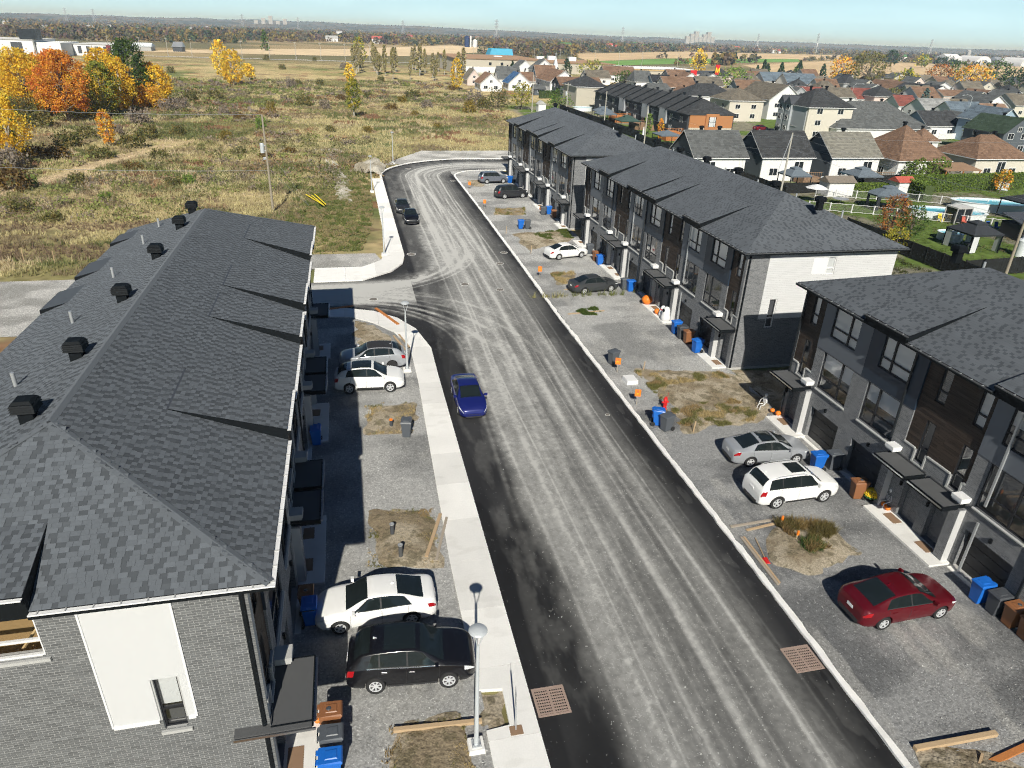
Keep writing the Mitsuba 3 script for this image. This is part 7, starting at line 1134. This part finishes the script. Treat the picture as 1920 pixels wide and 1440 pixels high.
# hedges -----------------------------------------------------------
def hedge(name, pts, w, h, pal, label, seed, n):
    r = np.random.default_rng(seed); ls = sg.LineString(pts); t = thing(name, label, 'hedge'); s = r.random(n) * ls.length; P = np.array([ls.interpolate(q).coords[0] for q in s]); Q = np.array([ls.interpolate(q + .1).coords[0] for q in s]); d = Q - P; d /= np.linalg.norm(d, axis=1)[:, None] + 1e-9; nn = np.c_[-d[:, 1], d[:, 0]]
    f = r.integers(3, size=n); o = np.where(f == 0, 1, np.where(f == 1, -1, r.uniform(-1, 1, n))) * w / 2 * r.uniform(.85, 1.05, n); z = np.where(f == 2, h * r.uniform(.94, 1.05, n), r.uniform(.03, 1, n) * h)
    m = cards(np.c_[P + nn * o[:, None], z], .17 * r.uniform(.6, 1.2, n), r); put('foliage', mikit.ply(m, 'm_leafthin', False, color=np.repeat(np.array(pal)[r.integers(len(pal), size=n)] * r.uniform(.7, 1.3, (n, 1)), 4, 0)), t)
    L_, R_ = ls.buffer(w * .42, cap_style=2), 0; put('core', mikit.ply(extrude(L_, 0, h * .93), 'm_hedgecore'), t)
M('m_hedgecore', (.06, .085, .025), .95)
HG = [(.17, .25, .05), (.13, .2, .045), (.21, .28, .06)]
hedge('hedge', [(90.8, 97), (92, 104.4), (121, 106.5)], 1.8, 2.6, HG, 'long tall clipped hedge round the corner yard', 1, 9000); hedge('hedge', [(78.4, 104.6), (89.2, 104.0)], 1.2, 1.5, HG, 'short low hedge beside the white shed', 2, 2600); hedge('hedge', [(236, 252), (292, 268)], 2.4, 3.2, [(.06, .10, .025), (.08, .12, .03)], 'long hedge behind the pale and blue grey roofs', 3, 4500); hedge('hedge', [(74, 282), (92, 286)], 2, 2.6, [(.06, .11, .03)], 'dark green hedge before the white gable cluster', 4, 2500)
for k in range(7): tree('cedar_tree', 'column', 95.6 + 1.5 * k, 108.4 + .15 * k, 4.4 + .3 * (k % 3), 1.9, HG, 'columnar green cedar in the row between hedge and brown roofed house', 700 + k, group='cedars in a row beside the brown roofed house')
# gazebos, sheds, pools ----------------------------------------------
def gazebo(x, y, w, h, mt, label, n=4, cap=True, wall=None):
    t = thing('gazebo', label, 'gazebo'); an = (np.arange(n) + .5) * 2 * PI / n; R = w / 2 / math.cos(PI / n); c = np.c_[x + R * np.cos(an), y + R * np.sin(an)]
    def roof(s, z0, z1, top): V = np.vstack([np.c_[(c - [x, y]) * s + [x, y], np.full(n, z0)], np.c_[(c - [x, y]) * s * top + [x, y], np.full(n, z1)], np.c_[(c - [x, y]) * s * .97 + [x, y], np.full(n, z0 - .22)]]); i = np.arange(n); j = (i + 1) % n; return V, np.vstack([np.stack([i, j, n + j], 1), np.stack([i, n + j, n + i], 1), np.stack([2 * n + i, 2 * n + j, j], 1), np.stack([2 * n + i, j, i], 1), np.stack([np.full(n - 2, n), n + i[1:-1], n + i[2:]], 1)])
    put('canopy', mikit.ply(roof(1.06, h, h + .9, .28 if cap else .03), mt), t)
    if cap: put('top_canopy', mikit.ply(roof(.40, h + 1.0, h + 1.3, .05), mt), t)
    for p in c: put('post', mikit.ply(box(p[0] - .06, p[0] + .06, p[1] - .06, p[1] + .06, 0, h), 'm_black'), t)
    put('table', mikit.ply(merge([box(x - .8, x + .8, y - .5, y + .5, .68, .74)] + [box(x + a - .05, x + a + .05, y + b - .05, y + b + .05, 0, .68) for a in (-.7, .7) for b in (-.4, .4)]), 'm_dkgrey'), t)
    for p, q in (zip(c, np.roll(c, -1, 0)) if wall else ()): put('curtain', mikit.ply(hull([(*(p + (q - p) * u), z) for u in (.0, .22) for z in (.1, h - .25)] + [(*(p + (q - p) * .1), .1)]), wall), t)
for a in ((79.3, 92.3, 5.2, 2.3, 'm_canvas', 'large grey green eight sided gazebo by the wire fence', 8, True, 'm_canvasdark'), (74.6, 70.8, 4.2, 2.3, 'm_canvasdark', 'dark square gazebo with pale mesh sides at the picture edge', 4, True, 'm_lens'), (86.2, 107.8, 4.8, 2.4, 'm_canvas', 'grey canopy gazebo before the mottled roof house', 4, True), (73.6, 108.2, 3.8, 2.4, 'm_canvas', 'grey canopy gazebo before the second white house', 4, True), (97.5, 84.0, 6.0, 2.7, 'm_canvasdark', 'black flat canopy beside the big pool', 4, True), (75.0, 211, 5, 2.4, 'm_canvas', 'grey canopy by the orange deck, farther one', 4, True), (73.0, 203, 5, 2.4, 'm_canvas', 'grey canopy by the orange deck, nearer one', 4, True), (73.5, 187, 5.4, 2.4, 'm_green2', 'dark green square canopy in the back yards', 4, True), (72.4, 158.5, 5, 2.4, 'm_canvas', 'grey canopy beside the orange stair', 4, False)): gazebo(*a)
M('m_green2', (.05, .09, .075), .8)
def deck(x, y, w, d, h, mt, label):
    t = thing('deck', label, 'deck'); put('floor', mikit.ply(merge([box(x - w / 2, x + w / 2, y - d / 2 + i * d / 10, y - d / 2 + (i + .92) * d / 10, h - .1, h) for i in range(10)]), mt), t); put('skirt', mikit.ply(merge([box(x - w / 2 + i * .25, x - w / 2 + i * .25 + .2, y - d / 2, y - d / 2 + .04, .05, h - .12) for i in range(int(w / .25))] + [box(x - w / 2, x - w / 2 + .04, y - d / 2 + i * .25, y - d / 2 + i * .25 + .2, .05, h - .12) for i in range(int(d / .25))]), mt), t)
    put('railing', mikit.ply(merge([box(x - w / 2, x + w / 2, y - d / 2 - .03, y - d / 2 + .03, h + .9, h + .98), box(x - w / 2 - .03, x - w / 2 + .03, y - d / 2, y + d / 2, h + .9, h + .98)] + [box(x - w / 2 + i * .4, x - w / 2 + i * .4 + .06, y - d / 2 - .02, y - d / 2 + .02, h, h + .9) for i in range(int(w / .4) + 1)]), mt), t); put('step', mikit.ply(merge([box(x + w / 2, x + w / 2 + 1, y - d / 2 - .3 * (i + 1), y - d / 2 - .3 * i, 0, h * (1 - i / 4)) for i in range(4)]), mt), t)
for a in ((78.2, 205.5, 4.4, 6, 1.6, 'm_woodorange', 'orange wooden deck at the far part of the dark row'), (77.4, 167.5, 4.2, 5, 1.9, 'm_woodorange', 'orange wooden deck and stair at the near part of the dark row'), (77.6, 188.5, 4, 5, 1.5, 'm_rust', 'brown wooden deck at the middle of the dark row'), (79.2, 112.6, 3.4, 3, 1.2, 'm_rust', 'dark deck with furniture at the second white house'), (93.6, 112.4, 3.4, 3.2, 1.2, 'm_rust', 'dark red deck at the mottled roof house'), (84.5, 247, 4.5, 5, 1.4, 'm_woodorange', 'wooden deck beside the beige end wall')): deck(*a)
def pool(x, y, a, b, h, label, rz=0.):
    t = thing('swimming_pool', label, 'swimming pool'); an = np.linspace(0, 2 * PI, 36, endpoint=False); Q = mat(x, y, 0, rz, (a, b, 1)); put('wall', mikit.ply(xf(lathe([(1, 0), (1, h), (1.05, h), (1.05, h + .05), (.95, h + .05), (.95, h - .3)], 36), Q), 'm_poolwhite', 30), t); put('water', mikit.ply(xf((np.vstack([np.c_[np.cos(an) * .95, np.sin(an) * .95, np.full(36, h - .15)], [[0, 0, h - .15]]]), np.stack([np.arange(36), (np.arange(36) + 1) % 36, np.full(36, 36)], 1)), Q), 'm_water'), t)
for a in ((82.8, 110.2, 2.2, 2.0, 1.2, 'round turquoise pool behind the white shed'), (85.0, 86.5, 5.2, 2.4, 1.0, 'long turquoise pool with a patio heater beside it', -.5), (97.2, 90.5, 6.0, 2.6, 1.2, 'big oval pool at the picture edge', -.4), (75.6, 75.2, 1.5, 1.5, .9, 'small round pool with a white ladder'), (76.6, 236, 3.2, 2.4, 1.1, 'distant pool by the brick wall behind the farthest row')): pool(*a)
t = thing('garden_shed', 'white shed with a taupe roof by the low hedge', 'shed'); put('wall', mikit.ply(box(75.6, 80.2, 101.3, 104, 0, 2.2), 'm_white'), t); put('roof', mikit.ply(hull([(75.3, 101, 2.2), (80.5, 101, 2.2), (75.3, 104.3, 2.2), (80.5, 104.3, 2.2), (75.3, 102.6, 3.1), (80.5, 102.6, 3.1)]), 'm_taupe'), t); M('m_taupe', (.2, .17, .14), .9)
t = thing('garden_shed', 'white shed with a red roof beside the tall hedge', 'shed'); put('wall', mikit.ply(box(88.6, 91.4, 101.2, 103.6, 0, 2.2), 'm_white'), t); put('roof', mikit.ply(hull([(88.3, 100.9, 2.2), (91.7, 100.9, 2.2), (88.3, 103.9, 2.2), (91.7, 103.9, 2.2), (88.3, 102.4, 3.0), (91.7, 102.4, 3.0)]), 'm_redfade'), t)
t = thing('garden_shed', 'low black roofed shed at the picture edge yard', 'shed'); put('wall', mikit.ply(box(84.5, 93.5, 73.0, 76.6, 0, 2.0), 'm_fence'), t); put('roof', mikit.ply(merge([hull([(x0, 72.8, 2.0), (x1, 72.8, 2.0), (x0, 76.8, 2.9), (x1, 76.8, 2.9), (x0, 72.8, 2.1), (x1, 72.8, 2.1), (x0, 76.8, 3.0), (x1, 76.8, 3.0)]) for x0, x1 in ((84.3, 88.9), (89.1, 93.7))]), 'm_dkgrey'), t)
t = thing('garden_shed', 'tiny white shed at the meadow edge', 'shed'); put('wall', mikit.ply(box(59.6, 62, 228, 231, 0, 2.4), 'm_white'), t); put('roof', mikit.ply(hull([(59.4, 227.8, 2.4), (62.2, 227.8, 2.4), (59.4, 231.2, 2.4), (62.2, 231.2, 2.4), (60.8, 227.8, 3.4), (60.8, 231.2, 3.4)]), 'm_stone'), t)
t = thing('pool_ladder', 'white pool ladder and steps at the small round pool', 'ladder'); put('steps', mikit.ply(merge([box(74.2, 75.3, 73.0 + .3 * i, 73.3 + .3 * i, 0, .3 + .35 * i) for i in range(4)]), 'm_white'), t); put('rail', mikit.ply(merge([tube([(x, 73.1, .3), (x, 73.4, 1.5), (x, 74.2, 2.1), (x, 74.8, 1.3)], .04, 6) for x in (74.3, 75.2)]), 'm_white', True), t)
t = thing('glass_cabin', 'small glazed patio cabin beside the long pool', 'cabin'); put('panel', mikit.ply(box(83.0, 85.4, 82.6, 84.6, .3, 2.1), 'm_glassdark'), t); put('frame', mikit.ply(merge([box(82.9, 85.5, 82.5, 84.7, 2.1, 2.3)] + [box(x - .06, x + .06, y - .06, y + .06, 0, 2.1) for x in (82.95, 84.2, 85.45) for y in (82.55, 84.65)]), 'm_stone'), t)
t = thing('water_tank', 'pale blue white tank wrapped in cloth beside the edge pole', 'tank'); put('body', mikit.ply(lathe([(.001, 0), (.75, 0), (.8, 1.9), (.6, 2.1), (.001, 2.15)], 16, (78.6, 67.2, 0)), 'm_poolwhite', 40), t); put('lid', mikit.ply(lathe([(.5, 2.12), (.4, 2.5), (.001, 2.6)], 12, (78.6, 67.2, 0)), 'm_white', 40), t)
for k, (x, y, mt, l) in enumerate(((84.6, 79.6, 'm_bluecloth', 'blue deck chair, first of the blue row'), (85.6, 79.2, 'm_bluecloth', 'blue deck chair, second of the blue row'), (86.6, 78.8, 'm_bluecloth', 'blue deck chair, third of the blue row'), (87.6, 78.4, 'm_bluecloth', 'blue deck chair, last of the blue row'), (82.2, 84.2, 'm_yellow', 'yellow garden chair by the pool'), (84.2, 82.0, 'm_redfade', 'red garden chair by the pool'))):
    t = thing('garden_chair', l, 'chair'); put('seat', mikit.ply(box(x - .3, x + .3, y - .3, y + .3, .4, .46), mt), t); put('backrest', mikit.ply(hull([(x + a, y + b, z) for a in (-.3, .3) for b, z in ((.28, .44), (.32, .44), (.45, 1.1), (.49, 1.1))]), mt), t); put('leg', mikit.ply(merge([box(x + a - .03, x + a + .03, y + b - .03, y + b + .03, 0, .4) for a in (-.26, .26) for b in (-.26, .26)]), mt), t)
t = thing('garden_umbrella', 'white garden umbrella by the taupe roofed shed', 'umbrella'); put('canopy', mikit.ply(lathe([(1.7, 2.2), (.9, 2.55), (.02, 2.8)], 8, (70.6, 97.5, 0)), 'm_white'), t); put('pole', mikit.ply(cyl((70.6, 97.5, 0), (70.6, 97.5, 2.8), .03, n=6), 'm_white'), t)
t = thing('round_table', 'round glass garden table by the white umbrella', 'table'); put('top', mikit.ply(lathe([(.001, .7), (1.2, .7), (1.2, .76), (.001, .76)], 20, (74.6, 96.6, 0)), 'm_galv', 30), t); put('leg', mikit.ply(cyl((74.6, 96.6, 0), (74.6, 96.6, .7), .1, n=8), 'm_galv'), t)
for x, y, l in ((70.5, 168, 'folded white parasol beside the orange stair'), (62, 166, 'pale folded parasol near the fence')): t = thing('garden_umbrella', l, 'umbrella'); put('canopy', mikit.ply(lathe([(.05, .6), (.28, .9), (.2, 2.2), (.04, 2.9)], 10, (x, y, 0)), 'm_white', True), t); put('pole', mikit.ply(cyl((x, y, 0), (x, y, 3), .03, n=6), 'm_white'), t)
tree('maple_tree', 'column', 74.0, 166, 5, 1.8, ORY, 'thin golden sapling at the orange stair', 801); tree('cedar_tree', 'column', 75.5, 177, 5, 2.2, LIM, 'green cedar pair in the dark row back yards', 802)
# haze ---------------------------------------------------------------
if HAZE:
    scene['haze'] = {'type': 'cube', 'to_world': T().translate([0, 0, 38.5]).scale([9400, 9400, 40]), 'bsdf': {'type': 'null'}, 'interior': {'type': 'ref', 'id': 'air'}}
    tag('haze', 'thin blue air haze over the whole plain', 'haze', kind='stuff')
